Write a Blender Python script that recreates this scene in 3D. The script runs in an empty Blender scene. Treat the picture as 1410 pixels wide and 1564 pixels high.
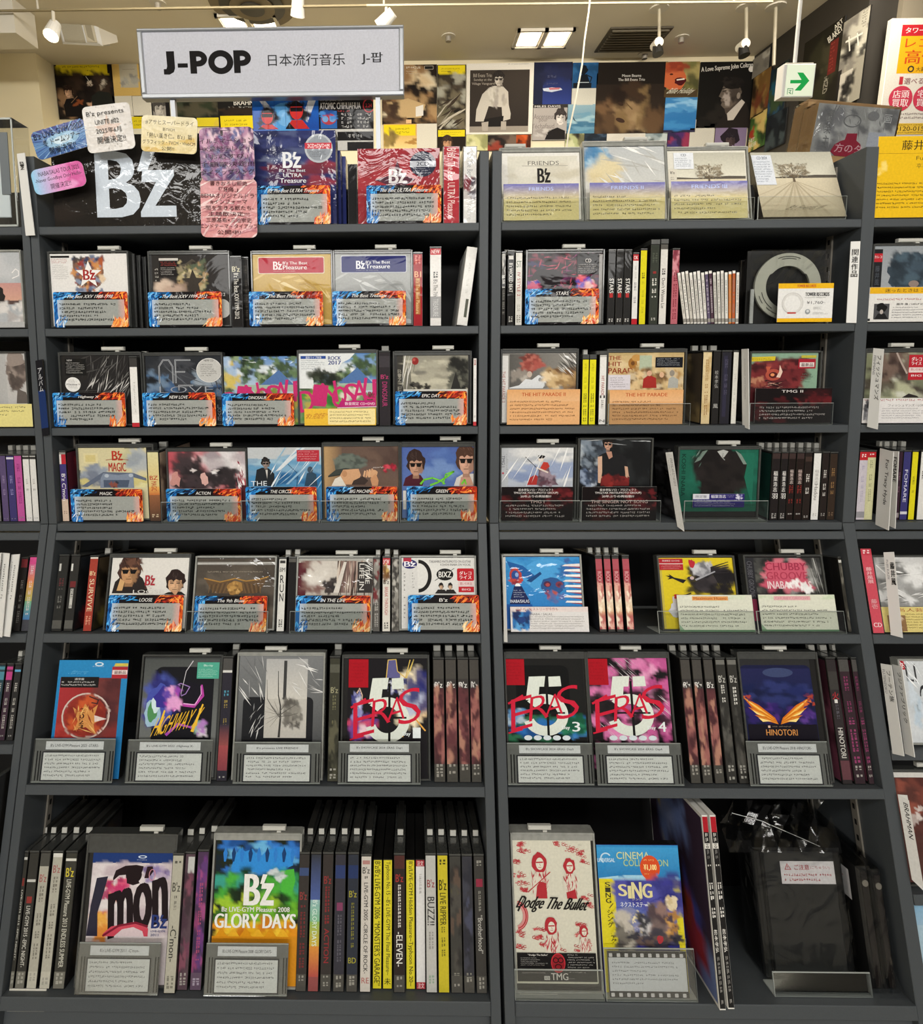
import bpy, math, random
import numpy as np
from mathutils import Vector, Matrix
from mathutils.geometry import tessellate_polygon

SC = bpy.context.scene
COL = SC.collection

# ------------------------------------------------------------------ camera
W_PX, H_PX = 1410, 1564
FPX, CX, CY = 800.0, 620.0, 620.0          # focal length and principal point for a 1410 x 1564 frame
CAM = Vector((0.66948, -0.92435, 1.37595))
PITCH, YAW, ROLL = math.radians(9.5012), math.radians(-0.7795), math.radians(-0.4037)
FWD = Vector((math.sin(YAW)*math.cos(PITCH), math.cos(YAW)*math.cos(PITCH), -math.sin(PITCH)))
_r = Vector((math.cos(YAW), -math.sin(YAW), 0.0))
_u = _r.cross(FWD)
RIGHT = _r*math.cos(ROLL) + _u*math.sin(ROLL)
UP = -_r*math.sin(ROLL) + _u*math.cos(ROLL)
cd = bpy.data.cameras.new('camera')
cam = bpy.data.objects.new('camera', cd)
COL.objects.link(cam)
m = Matrix((RIGHT, UP, -FWD)).transposed().to_4x4()
m.translation = CAM
cam.matrix_world = m
cd.sensor_fit = 'AUTO'
cd.sensor_width = 36.0
cd.lens = FPX*36.0/H_PX
cd.shift_x = (W_PX/2 - CX)/H_PX
cd.shift_y = (CY - H_PX/2)/H_PX
cd.clip_start = 0.02
SC.camera = cam

# ------------------------------------------------------------------ world, lamps, exposure
SC.view_settings.view_transform = 'Standard'
SC.view_settings.look = 'None'
SC.view_settings.gamma = 1.0
SC.view_settings.use_curve_mapping = False
SC.view_settings.exposure = 0.06
wd = bpy.data.worlds.new('shop_ambient')
SC.world = wd
wd.use_nodes = True
wd.node_tree.nodes['Background'].inputs[0].default_value = (1.0, 0.95, 0.88, 1)
wd.node_tree.nodes['Background'].inputs[1].default_value = 0.14

def area(name, loc, target, sx, sy, power, col=(1, 0.98, 0.945)):
    l = bpy.data.lights.new(name, 'AREA')
    l.shape = 'RECTANGLE'; l.size = sx; l.size_y = sy; l.energy = power; l.color = col
    o = bpy.data.objects.new(name, l)
    COL.objects.link(o)
    o.location = loc
    o.rotation_euler = (Vector(target) - Vector(loc)).to_track_quat('-Z', 'Y').to_euler()
    return o
# ceiling lamps of the aisle in front of the shelves, and an added fill
area('aisle_lamp', (-0.5, -1.45, 2.53), (0.3, 0.05, 0.75), 0.9, 0.35, 15.5)
area('aisle_lamp', (0.8, -1.45, 2.53), (0.8, 0.05, 0.75), 0.9, 0.35, 15.5)
area('aisle_lamp', (2.1, -1.45, 2.53), (1.3, 0.05, 0.75), 0.9, 0.35, 15.5)
area('shop_fill_lamp', (0.7, -3.6, 2.5), (0.7, 0.0, 0.2), 3.6, 0.5, 105)  # unseen fill, added to brighten the lower shelves
# lamps of the aisle behind the shelves
area('rear_aisle_lamp', (0.2, 0.95, 2.56), (0.2, 1.6, 0.6), 1.2, 0.3, 27, (1, 0.92, 0.79))
area('rear_aisle_lamp', (1.7, 0.95, 2.56), (1.7, 1.6, 0.6), 1.2, 0.3, 27, (1, 0.92, 0.79))

# ------------------------------------------------------------------ colours and materials
def lin(h):
    if not isinstance(h, str):
        return tuple(h)
    r = []
    for i in (0, 2, 4):
        v = int(h[i:i+2], 16)/255.0
        r.append(v/12.92 if v <= 0.04045 else ((v+0.055)/1.055)**2.4)
    return tuple(r)

MATS = {}
def mat(name, col='808080', rough=0.5, metal=0.0, spec=0.5, coat=0.0, emit=0.0, noise=0.0, nscale=400.0, bump=0.0, bscale=60.0, bdist=0.001):
    if name in MATS:
        return MATS[name]
    M = bpy.data.materials.new(name); M.use_nodes = True
    nt = M.node_tree; b = nt.nodes['Principled BSDF']
    b.inputs['Base Color'].default_value = (*lin(col), 1)
    b.inputs['Roughness'].default_value = rough
    b.inputs['Metallic'].default_value = metal
    b.inputs['Specular IOR Level'].default_value = spec
    b.inputs['Coat Weight'].default_value = coat
    if emit:
        b.inputs['Emission Color'].default_value = (*lin(col), 1)
        b.inputs['Emission Strength'].default_value = emit
    if noise or bump:
        tc = nt.nodes.new('ShaderNodeTexCoord')
    if noise:
        n = nt.nodes.new('ShaderNodeTexNoise'); n.inputs['Scale'].default_value = nscale; n.inputs['Detail'].default_value = 3
        nt.links.new(tc.outputs['Object'], n.inputs['Vector'])
        rp = nt.nodes.new('ShaderNodeMapRange')
        rp.inputs['To Min'].default_value = 1-noise; rp.inputs['To Max'].default_value = 1+noise
        nt.links.new(n.outputs['Fac'], rp.inputs['Value'])
        mx = nt.nodes.new('ShaderNodeVectorMath'); mx.operation = 'SCALE'
        mx.inputs[0].default_value = lin(col)
        nt.links.new(rp.outputs[0], mx.inputs['Scale'])
        nt.links.new(mx.outputs[0], b.inputs['Base Color'])
    if bump:
        n2 = nt.nodes.new('ShaderNodeTexNoise'); n2.inputs['Scale'].default_value = bscale; n2.inputs['Detail'].default_value = 4
        nt.links.new(tc.outputs['Object'], n2.inputs['Vector'])
        bp = nt.nodes.new('ShaderNodeBump'); bp.inputs['Strength'].default_value = bump; bp.inputs['Distance'].default_value = bdist
        nt.links.new(n2.outputs['Fac'], bp.inputs['Height'])
        nt.links.new(bp.outputs[0], b.inputs['Normal'])
    MATS[name] = M
    return M

def print_mat(name, rough, coat, wrinkle, bscale=14.0, grain=0.10):
    """printed surface: colour from the mesh's own printed colours, a little ink grain, optional shrink wrap over it"""
    M = bpy.data.materials.new(name); M.use_nodes = True
    nt = M.node_tree; b = nt.nodes['Principled BSDF']
    at = nt.nodes.new('ShaderNodeAttribute'); at.attribute_name = 'Col'
    tc = nt.nodes.new('ShaderNodeTexCoord')
    n = nt.nodes.new('ShaderNodeTexNoise'); n.inputs['Scale'].default_value = 260; n.inputs['Detail'].default_value = 4
    nt.links.new(tc.outputs['Object'], n.inputs['Vector'])
    rp = nt.nodes.new('ShaderNodeMapRange'); rp.inputs['To Min'].default_value = 1-grain*1.5; rp.inputs['To Max'].default_value = 1+grain*1.5
    nt.links.new(n.outputs['Fac'], rp.inputs['Value'])
    mx = nt.nodes.new('ShaderNodeVectorMath'); mx.operation = 'SCALE'
    nt.links.new(at.outputs['Color'], mx.inputs[0]); nt.links.new(rp.outputs[0], mx.inputs['Scale'])
    nt.links.new(mx.outputs[0], b.inputs['Base Color'])
    b.inputs['Roughness'].default_value = rough
    b.inputs['Specular IOR Level'].default_value = 0.10
    b.inputs['Coat Weight'].default_value = coat
    b.inputs['Coat Roughness'].default_value = 0.06
    if wrinkle:
        oi = nt.nodes.new('ShaderNodeObjectInfo')
        ad = nt.nodes.new('ShaderNodeVectorMath'); ad.operation = 'MULTIPLY_ADD'
        cmb = nt.nodes.new('ShaderNodeCombineXYZ')
        for k in range(3):
            nt.links.new(oi.outputs['Random'], cmb.inputs[k])
        ad.inputs[1].default_value = (30, 30, 30)
        nt.links.new(cmb.outputs[0], ad.inputs[0]); nt.links.new(tc.outputs['Object'], ad.inputs[2])
        n2 = nt.nodes.new('ShaderNodeTexNoise'); n2.inputs['Scale'].default_value = bscale; n2.inputs['Detail'].default_value = 3
        n2.inputs['Distortion'].default_value = 1.2
        nt.links.new(ad.outputs[0], n2.inputs['Vector'])
        bp = nt.nodes.new('ShaderNodeBump'); bp.inputs['Strength'].default_value = wrinkle; bp.inputs['Distance'].default_value = 0.02
        nt.links.new(n2.outputs['Fac'], bp.inputs['Height'])
        nt.links.new(bp.outputs[0], b.inputs['Coat Normal'])
    MATS[name] = M
    return M
P_FILM = print_mat('print_under_glossy_film', 0.6, 0.6, 0.10, 34)
P_PAPER = print_mat('printed_paper', 0.7, 0.0, 0)
P_CARD = print_mat('laminated_print', 0.6, 0.22, 0.12, 30)
P_GLOSS = print_mat('print_under_plastic', 0.6, 0.18, 0.06, 12)
P_WRAP = print_mat('print_under_shrink_wrap', 0.6, 0.7, 0.15, 18)

def clear_mat(name, tint, gloss_rough, fac, bump=0.0, bscale=20.0):
    """thin clear plastic: mostly transmits, reflects a little"""
    M = bpy.data.materials.new(name); M.use_nodes = True
    nt = M.node_tree
    nt.nodes.remove(nt.nodes['Principled BSDF'])
    out = nt.nodes['Material Output']
    tr = nt.nodes.new('ShaderNodeBsdfTransparent'); tr.inputs[0].default_value = (*tint, 1)
    gl = nt.nodes.new('ShaderNodeBsdfGlossy'); gl.inputs['Roughness'].default_value = gloss_rough
    fr = nt.nodes.new('ShaderNodeFresnel'); fr.inputs['IOR'].default_value = 1.45
    ml = nt.nodes.new('ShaderNodeMath'); ml.operation = 'MULTIPLY'; ml.inputs[1].default_value = fac; ml.use_clamp = True
    nt.links.new(fr.outputs[0], ml.inputs[0])
    mx = nt.nodes.new('ShaderNodeMixShader')
    nt.links.new(ml.outputs[0], mx.inputs[0]); nt.links.new(tr.outputs[0], mx.inputs[1]); nt.links.new(gl.outputs[0], mx.inputs[2])
    nt.links.new(mx.outputs[0], out.inputs['Surface'])
    if bump:
        tc = nt.nodes.new('ShaderNodeTexCoord')
        n2 = nt.nodes.new('ShaderNodeTexNoise'); n2.inputs['Scale'].default_value = bscale; n2.inputs['Detail'].default_value = 2; n2.inputs['Distortion'].default_value = 1.5
        nt.links.new(tc.outputs['Object'], n2.inputs['Vector'])
        bp = nt.nodes.new('ShaderNodeBump'); bp.inputs['Strength'].default_value = bump; bp.inputs['Distance'].default_value = 0.02
        nt.links.new(n2.outputs['Fac'], bp.inputs['Height'])
        nt.links.new(bp.outputs[0], gl.inputs['Normal']); nt.links.new(bp.outputs[0], fr.inputs['Normal'])
    MATS[name] = M
    return M
M_CLEAR = clear_mat('clear_acrylic', (0.95, 0.96, 0.95), 0.05, 1.0)
M_BAG = clear_mat('crinkled_clear_bag', (0.88, 0.89, 0.89), 0.1, 1.0, 0.22, 14)
M_EDGE = mat('polished_acrylic_edge', 'a3a8a4', 0.25, spec=0.7)  # pale colour stands in for light caught at clear edges
M_RIM = mat('grey_security_case_plastic', '3f403e', 0.22, spec=0.6, coat=0.3, noise=0.25, nscale=120)
M_RIM2 = mat('pale_security_case_plastic', '8d8e88', 0.25, spec=0.6, coat=0.3, noise=0.3, nscale=90)
M_BODY = mat('dark_disc_case_plastic', '1b1a19', 0.25, spec=0.5, coat=0.2)
M_TAB = mat('grey_white_lock_plastic', 'b9b8b0', 0.45)
M_BAR = mat('dark_lock_bar_plastic', '2e2d2a', 0.35, noise=0.3, nscale=150)
M_LAM = mat('dark_grey_laminate', '43474a', 0.5, spec=0.3, noise=0.22, nscale=900, bump=0.15, bscale=900, bdist=0.0004)
M_LAM2 = mat('black_back_panel', '0d0d0e', 0.6, spec=0.3)
M_STEEL = mat('galvanised_steel', 'a9a296', 0.4, metal=0.6)
M_DARK = mat('black_slot', '050505', 0.7)
M_WHITE = mat('white_plastic', 'dcdad4', 0.45)
M_PAPERW = mat('white_card', 'd9d8d4', 0.6)

# ------------------------------------------------------------------ mesh builder
class MB:
    def __init__(s):
        s.v = []; s.f = []; s.m = []; s.mats = []; s.smooth = False
    def mi(s, M):
        if M not in s.mats:
            s.mats.append(M)
        return s.mats.index(M)
    def quad(s, a, b, c, d, M):
        i = len(s.v); s.v += [tuple(a), tuple(b), tuple(c), tuple(d)]; s.f.append((i, i+1, i+2, i+3)); s.m.append(s.mi(M)); return s
    def box(s, x0, y0, z0, x1, y1, z1, M, ch=0.0, edge=None):
        """box, its front edges chamfered by ch; edge = material of the narrow sides"""
        i = len(s.v); k = s.mi(M); ke = s.mi(edge) if edge else k
        if ch <= 0:
            s.v += [(x0,y0,z0),(x1,y0,z0),(x1,y1,z0),(x0,y1,z0),(x0,y0,z1),(x1,y0,z1),(x1,y1,z1),(x0,y1,z1)]
            for q, kk in (((0,3,2,1),ke),((4,5,6,7),ke),((0,1,5,4),k),((1,2,6,5),ke),((2,3,7,6),k),((3,0,4,7),ke)):
                s.f.append(tuple(i+t for t in q)); s.m.append(kk)
        else:
            c = ch
            s.v += [(x0+c,y0,z0+c),(x1-c,y0,z0+c),(x1-c,y0,z1-c),(x0+c,y0,z1-c),
                    (x0,y0+c,z0),(x1,y0+c,z0),(x1,y0+c,z1),(x0,y0+c,z1),
                    (x0,y1,z0),(x1,y1,z0),(x1,y1,z1),(x0,y1,z1)]
            for q, kk in (((0,1,2,3),k),((4,5,1,0),ke),((5,6,2,1),ke),((6,7,3,2),ke),((7,4,0,3),ke),
                      ((8,9,5,4),ke),((9,10,6,5),ke),((10,11,7,6),ke),((11,8,4,7),ke),((11,10,9,8),k)):
                s.f.append(tuple(i+t for t in q)); s.m.append(kk)
        return s
    def prism(s, P, y0, y1, M):
        """flat outline P (x, z; counter-clockwise from the front) given the depth y0..y1"""
        i = len(s.v); k = s.mi(M); n = len(P)
        s.v += [(x, y0, z) for x, z in P] + [(x, y1, z) for x, z in P]
        s.f.append(tuple(range(i, i+n))); s.f.append(tuple(range(i+2*n-1, i+n-1, -1))); s.m += [k, k]
        for j in range(n):
            j2 = (j+1) % n; s.f.append((i+j2, i+j, i+n+j, i+n+j2)); s.m.append(k)
        return s
    def cyl(s, p0, p1, r0, M, n=12, r1=None, caps=True):
        r1 = r0 if r1 is None else r1
        p0 = Vector(p0); p1 = Vector(p1); d = (p1-p0).normalized()
        a = d.orthogonal().normalized(); b = d.cross(a); i = len(s.v); k = s.mi(M)
        for j in range(n):
            t = 2*math.pi*j/n; q = a*math.cos(t)+b*math.sin(t)
            s.v.append(tuple(p0+q*r0)); s.v.append(tuple(p1+q*r1))
        for j in range(n):
            j2 = (j+1) % n
            s.f.append((i+2*j, i+2*j2, i+2*j2+1, i+2*j+1)); s.m.append(k)
        if caps:
            s.f.append(tuple(i+2*j for j in range(n-1,-1,-1))); s.m.append(k)
            s.f.append(tuple(i+2*j+1 for j in range(n))); s.m.append(k)
        return s
    def tube(s, pts, r, M, n=8):
        for a, b in zip(pts, pts[1:]):
            s.cyl(a, b, r, M, n)
        return s
    def build(s, name, parent=None):
        me = bpy.data.meshes.new(name)
        me.from_pydata(s.v, [], s.f)
        for M in s.mats:
            me.materials.append(M)
        me.polygons.foreach_set('material_index', s.m)
        me.update()
        o = bpy.data.objects.new(name, me); COL.objects.link(o)
        if parent is not None:
            o.parent = parent
        return o

def tag(o, label=None, cat=None, group=None, kind=None):
    if label: o['label'] = label
    if cat: o['category'] = cat
    if group: o['group'] = group
    if kind: o['kind'] = kind
    return o
def empty(name, loc, rx=0, rz=0):
    o = bpy.data.objects.new(name, None); COL.objects.link(o)
    o.location = loc; o.rotation_euler = (rx, 0, rz); o.empty_display_size = 0.02
    return o

# ------------------------------------------------------------------ printed artwork: layered flat shapes with printed colours
_TXT = {}
def text_tris(s, bold):
    k = (s, bold)
    if k not in _TXT:
        c = bpy.data.curves.new('lettering', 'FONT'); c.body = s; c.offset = bold; c.resolution_u = 3 if len(s) < 12 else 2
        o = bpy.data.objects.new('lettering', c)
        me = bpy.data.meshes.new_from_object(o)
        me.calc_loop_triangles()
        vs = [(v.co.x, v.co.y) for v in me.vertices]
        ts = [tuple(t.vertices) for t in me.loop_triangles]
        bpy.data.objects.remove(o); bpy.data.curves.remove(c); bpy.data.meshes.remove(me)
        if vs:
            x0 = min(v[0] for v in vs); x1 = max(v[0] for v in vs); y0 = min(v[1] for v in vs); y1 = max(v[1] for v in vs)
            vs = [((x-x0)/max(x1-x0, 1e-6), (y-y0)/max(y1-y0, 1e-6)) for x, y in vs]
        _TXT[k] = (vs, ts)
    return _TXT[k]

def _clip(poly):
    for ax, lim, sg in ((0, 0.0, 1), (0, 1.0, -1), (1, 0.0, 1), (1, 1.0, -1)):
        out = []
        for i in range(len(poly)):
            a = poly[i-1]; b = poly[i]
            da = (a[ax]-lim)*sg; db = (b[ax]-lim)*sg
            if (da >= 0) != (db >= 0):
                t = da/(da-db)
                out.append(tuple(a[q]+(b[q]-a[q])*t for q in range(len(a))))
            if db >= 0:
                out.append(b)
        poly = out
        if len(poly) < 3:
            return []
    return poly

def rounded(x0, y0, x1, y1, rx, ry, n=4):
    P = []
    for cx, cy, a in ((x1-rx, y0+ry, -90), (x1-rx, y1-ry, 0), (x0+rx, y1-ry, 90), (x0+rx, y0+ry, 180)):
        for k in range(n+1):
            t = math.radians(a+k*90/n); P.append((cx+rx*math.cos(t), cy+ry*math.sin(t)))
    return P

class Art:
    """drawn in the units of a measured rectangle (y downwards)"""
    def __init__(s, x0, y0, x1, y1, seed=1):
        s.x0, s.y0, s.x1, s.y1 = x0, y0, x1, y1
        s.v = []; s.f = []; s.c = []; s.layer = 0; s.mask = None
        s.R = random.Random(seed)
    def _mask(s):
        """keep only what lies inside a rounded outline of corner radius s.mask (in drawing units)"""
        rx, ry = s.mask/(s.x1-s.x0), s.mask/(s.y1-s.y0); P = rounded(0, 0, 1, 1, rx, ry)
        v, f, c = [], [], []
        for poly in s.f:
            q = [(*s.v[i], *s.c[i]) for i in poly]
            if not all(rx < p[0] < 1-rx or ry < p[1] < 1-ry for p in q):
                for i in range(len(P)):
                    a, b = P[i-1], P[i]; out = []
                    for j in range(len(q)):
                        u, w = q[j-1], q[j]
                        du = (b[0]-a[0])*(u[1]-a[1])-(b[1]-a[1])*(u[0]-a[0]); dw = (b[0]-a[0])*(w[1]-a[1])-(b[1]-a[1])*(w[0]-a[0])
                        if (du >= 0) != (dw >= 0):
                            t = du/(du-dw); out.append(tuple(u[k]+(w[k]-u[k])*t for k in range(6)))
                        if dw >= 0: out.append(w)
                    q = out
                    if len(q) < 3: break
                if len(q) < 3: continue
            n = len(v); v += [p[:3] for p in q]; c += [p[3:] for p in q]; f.append(tuple(range(n, n+len(q))))
        s.v, s.f, s.c = v, f, c
    def X(s, f): return s.x0+(s.x1-s.x0)*f
    def Y(s, f): return s.y0+(s.y1-s.y0)*f
    def _n(s, p):
        return ((p[0]-s.x0)/(s.x1-s.x0), 1-(p[1]-s.y0)/(s.y1-s.y0))
    def _tri(s, pts, cols):
        if all(0 <= p[0] <= 1 and 0 <= p[1] <= 1 for p in pts):
            poly = [(p[0], p[1], *c) for p, c in zip(pts, cols)]
        else:
            poly = _clip([(p[0], p[1], *c) for p, c in zip(pts, cols)])
            if not poly: return
        i = len(s.v)
        s.v += [(q[0], q[1], s.layer) for q in poly]; s.c += [q[2:5] for q in poly]
        s.f.append(tuple(range(i, i+len(poly))))
    def p(s, pts, col, new=True):
        if new: s.layer += 1
        c = lin(col); q = [s._n(t) for t in pts]
        a2 = sum(q[i-1][0]*q[i][1]-q[i][0]*q[i-1][1] for i in range(len(q)))
        if a2 < 0: q.reverse()
        if len(q) <= 4 and s._convex(q):
            s._tri(q, [c]*len(q))
        else:
            for t in tessellate_polygon([[Vector((a, b, 0)) for a, b in q]]):
                w = [q[k] for k in t]
                if (w[1][0]-w[0][0])*(w[2][1]-w[0][1])-(w[2][0]-w[0][0])*(w[1][1]-w[0][1]) < 0: w.reverse()
                s._tri(w, [c]*3)
        return s
    @staticmethod
    def _convex(q):
        n = len(q)
        for i in range(n):
            a, b, c = q[i-2], q[i-1], q[i]
            if (b[0]-a[0])*(c[1]-b[1])-(b[1]-a[1])*(c[0]-b[0]) < -1e-9: return False
        return True
    def r(s, x0, y0, x1, y1, col, new=True):
        return s.p([(x0,y0),(x1,y0),(x1,y1),(x0,y1)], col, new)
    def bg(s, col):
        return s.r(s.x0, s.y0, s.x1, s.y1, col)
    def rr(s, x0, y0, x1, y1, rad, col):
        P = []
        for cx, cy, a in ((x1-rad,y0+rad,-90),(x1-rad,y1-rad,0),(x0+rad,y1-rad,90),(x0+rad,y0+rad,180)):
            for k in range(5):
                t = math.radians(a+k*22.5); P.append((cx+rad*math.cos(t), cy+rad*math.sin(t)))
        return s.p(P, col)
    def e(s, cx, cy, rx, ry, col, n=20, a0=0, a1=360, rot=0, new=True):
        P = []
        ca, sa = math.cos(math.radians(rot)), math.sin(math.radians(rot))
        for k in range(n + (0 if a1-a0 == 360 else 1)):
            t = math.radians(a0+(a1-a0)*k/n); x, y = rx*math.cos(t), ry*math.sin(t)
            P.append((cx+x*ca-y*sa, cy+x*sa+y*ca))
        return s.p(P, col, new)
    def ring(s, cx, cy, rx, ry, w, col, a0=0, a1=360, n=28, new=True):
        if new: s.layer += 1
        for k in range(n):
            t0 = math.radians(a0+(a1-a0)*k/n); t1 = math.radians(a0+(a1-a0)*(k+1)/n)
            s.p([(cx+rx*math.cos(t0),cy+ry*math.sin(t0)),(cx+rx*math.cos(t1),cy+ry*math.sin(t1)),
                 (cx+(rx-w)*math.cos(t1),cy+(ry-w)*math.sin(t1)),(cx+(rx-w)*math.cos(t0),cy+(ry-w)*math.sin(t0))], col, False)
        return s
    def l(s, pts, w, col, w1=None, new=True):
        if new: s.layer += 1
        n = len(pts)-1
        for k, (a, b) in enumerate(zip(pts, pts[1:])):
            wa = w if w1 is None else w+(w1-w)*k/n; wb = w if w1 is None else w+(w1-w)*(k+1)/n
            dx, dy = b[0]-a[0], b[1]-a[1]; L = math.hypot(dx, dy) or 1; nx, ny = -dy/L/2, dx/L/2
            ex, ey = dx/L*min(wa, wb)*0.25, dy/L*min(wa, wb)*0.25
            s.p([(a[0]-ex+nx*wa,a[1]-ey+ny*wa),(b[0]+ex+nx*wb,b[1]+ey+ny*wb),(b[0]+ex-nx*wb,b[1]+ey-ny*wb),(a[0]-ex-nx*wa,a[1]-ey-ny*wa)], col, False)
        return s
    def g(s, x0, y0, x1, y1, c0, c1, horiz=False, c2=None):
        s.layer += 1
        cs = [lin(c0), lin(c1)] + ([lin(c2)] if c2 else [])
        n = len(cs)-1
        for k in range(n):
            if horiz:
                a, b = x0+(x1-x0)*k/n, x0+(x1-x0)*(k+1)/n
                s._tri([s._n((a,y1)),s._n((b,y1)),s._n((b,y0)),s._n((a,y0))], [cs[k],cs[k+1],cs[k+1],cs[k]])
            else:
                a, b = y0+(y1-y0)*k/n, y0+(y1-y0)*(k+1)/n
                s._tri([s._n((x0,b)),s._n((x1,b)),s._n((x1,a)),s._n((x0,a))], [cs[k+1],cs[k+1],cs[k],cs[k]])
        return s
    def t(s, st, x0, y0, x1, y1, col, b=0.0, rot=0, sh=0.0):
        """lettering fitted to a box; rot=90 reads downwards, sh slants it"""
        s.layer += 1
        vs, ts = text_tris(st, min(b, 0.0)); c = lin(col); P = []
        cx, cy = (x0+x1)/2, (y0+y1)/2; q = abs(rot) == 90
        bold = max(b, 0.0)*(x1-x0 if q else y1-y0)*0.75
        W, H = (y1-y0, x1-x0) if q else (x1-x0, y1-y0)
        W = max(W-2*bold, W*0.3); a = math.radians(rot); ca, sa = math.cos(a), math.sin(a)
        for sx in ((-bold, 0.0, bold) if bold else (0.0,)):
            P = []; s.layer += 0.33 if sx > -bold else 0
            for u, w in vs:
                dx, dy = (u-0.5+sh*(w-0.5))*W+sx, (0.5-w)*H
                P.append(s._n((cx+dx*ca-dy*sa, cy+dx*sa+dy*ca)))
            for t in ts:
                w = [P[k] for k in t]
                if (w[1][0]-w[0][0])*(w[2][1]-w[0][1])-(w[2][0]-w[0][0])*(w[1][1]-w[0][1]) < 0: w.reverse()
                s._tri(w, [c]*3)
        s.layer = math.ceil(s.layer)
        return s
    def tv(s, st, x0, y0, x1, y1, col, b=0.0):
        h = (y1-y0)/len(st)
        for k, ch in enumerate(st):
            if ch.strip(): s.t(ch, x0, y0+h*k+h*0.06, x1, y0+h*(k+1)-h*0.06, col, b)
        return s
    def s(s, x0, y0, x1, y1, n, col, fill=0.55, ragged=0.35, cw=None, heavy=1.0):
        """rows of small print too small to read: tiny strokes"""
        s.layer += 1; R = s.R; row = (y1-y0)/n; h = row*fill; cw = cw or h*0.95
        for k in range(n):
            y = y0+row*k; end = x1-(x1-x0)*ragged*R.random()*(1.0 if k in (n-1, 0) or R.random() < .4 else 0.15); x = x0
            while x < end-cw:
                q = R.random()
                if q > 0.07:
                    a = h*0.16*heavy
                    for _ in range(2):
                        yy = y+h*R.random()*0.85; s.r(x, yy, x+cw*(0.5+0.35*R.random()), yy+a, col, False)
                    xx = x+cw*R.random()*0.7; s.r(xx, y+h*0.1*R.random(), xx+a, y+h*(0.6+0.4*R.random()), col, False)
                x += cw*(0.85+0.3*R.random())
        return s
    def blob(s, cx, cy, rx, ry, col, rough=0.35, n=14, new=True):
        P = []
        for k in range(n):
            t = 2*math.pi*k/n; q = 1+rough*(s.R.random()*2-1)
            P.append((cx+rx*q*math.cos(t), cy+ry*q*math.sin(t)))
        return s.p(P, col, new)
    def _under(s, P):
        """printed colour below each of the points P (n x 2, normalised)"""
        C = np.zeros((len(P), 3)); lo = P.min(0); hi = P.max(0); v, c = s.v, s.c
        for poly in s.f:
            q = [v[i] for i in poly]
            xs = [t[0] for t in q]; ys = [t[1] for t in q]
            if max(xs) < lo[0] or min(xs) > hi[0] or max(ys) < lo[1] or min(ys) > hi[1]: continue
            ins = np.ones(len(P), bool)
            for k in range(len(q)):
                a, b = q[k-1], q[k]
                ins &= (b[0]-a[0])*(P[:, 1]-a[1])-(b[1]-a[1])*(P[:, 0]-a[0]) >= -1e-9
            if not ins.any(): continue
            cc = [c[i] for i in poly]
            if all(t == cc[0] for t in cc): C[ins] = cc[0]
            else:
                M = np.array([(t[0], t[1], 1) for t in q]); K = np.linalg.lstsq(M, np.array(cc), rcond=None)[0]
                C[ins] = np.clip(np.c_[P[ins], np.ones(ins.sum())] @ K, 0, 1)
        return C
    def scat(s, x0, y0, x1, y1, n, rx, ry, cols, rough=0.5, k=7, soft=0.4, hard=False):
        """soft-edged blotches, as a picture would have: one fine patch of blended colour"""
        R = s.R; B = []
        for i in range(n):
            q = 0.5+R.random()
            B.append((x0+(x1-x0)*R.random(), y0+(y1-y0)*R.random(), rx*q, ry*q, lin(R.choice(cols)), R.random()*6.28, 2+int(R.random()*3), R.random()*3.14))
        ex, ey = (0, 0) if hard else (rx*1.6, ry*1.6)
        xa, xb = max(s.x0, min(x0, x1)-ex), min(s.x1, max(x0, x1)+ex); ya, yb = max(s.y0, y0-ey), min(s.y1, y1+ey)
        if xb-xa < 1e-3 or yb-ya < 1e-3: return s
        step = max(min(abs(rx), abs(ry))/2.6, math.sqrt(max((xb-xa)*(yb-ya), 1)/1500.0))
        nx, ny = max(3, int((xb-xa)/step)), max(3, int((yb-ya)/step))
        gx, gy = np.meshgrid(np.linspace(xa, xb, nx+1), np.linspace(ya, yb, ny+1))
        P = np.c_[(gx.ravel()-s.x0)/(s.x1-s.x0), 1-(gy.ravel()-s.y0)/(s.y1-s.y0)]
        C = s._under(np.clip(P, 1e-6, 1-1e-6)); ch = np.zeros(len(P))
        for cx, cy, ax, ay, col, ph, m, ro in B:
            dx, dy = gx.ravel()-cx, gy.ravel()-cy
            th = np.arctan2(dy/ay, dx/ax)
            d = np.hypot(dx/ax, dy/ay)/(1+rough*0.55*np.sin(m*th+ph)+rough*0.25*np.sin((m+3)*th+ro))
            w = np.clip((1.12-d)/soft, 0, 1)*0.92
            C = C*(1-w[:, None])+np.array(col)*w[:, None]; ch = np.maximum(ch, w)
        s.layer += 1; i0 = len(s.v); L = s.layer; use = ch > 0.01; W = nx+1
        idx = -np.ones(len(P), int); F = []
        for j in range(ny):
            for i in range(nx):
                q = (j*W+i, (j+1)*W+i, (j+1)*W+i+1, j*W+i+1)
                if use[q[0]] or use[q[1]] or use[q[2]] or use[q[3]]: F.append(q)
        cnt = i0
        for q in F:
            for t in q:
                if idx[t] < 0:
                    idx[t] = cnt; cnt += 1
                    s.v.append((float(P[t, 0]), float(P[t, 1]), L)); s.c.append(tuple(C[t]))
            s.f.append(tuple(int(idx[t]) for t in q))
        return s
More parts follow.
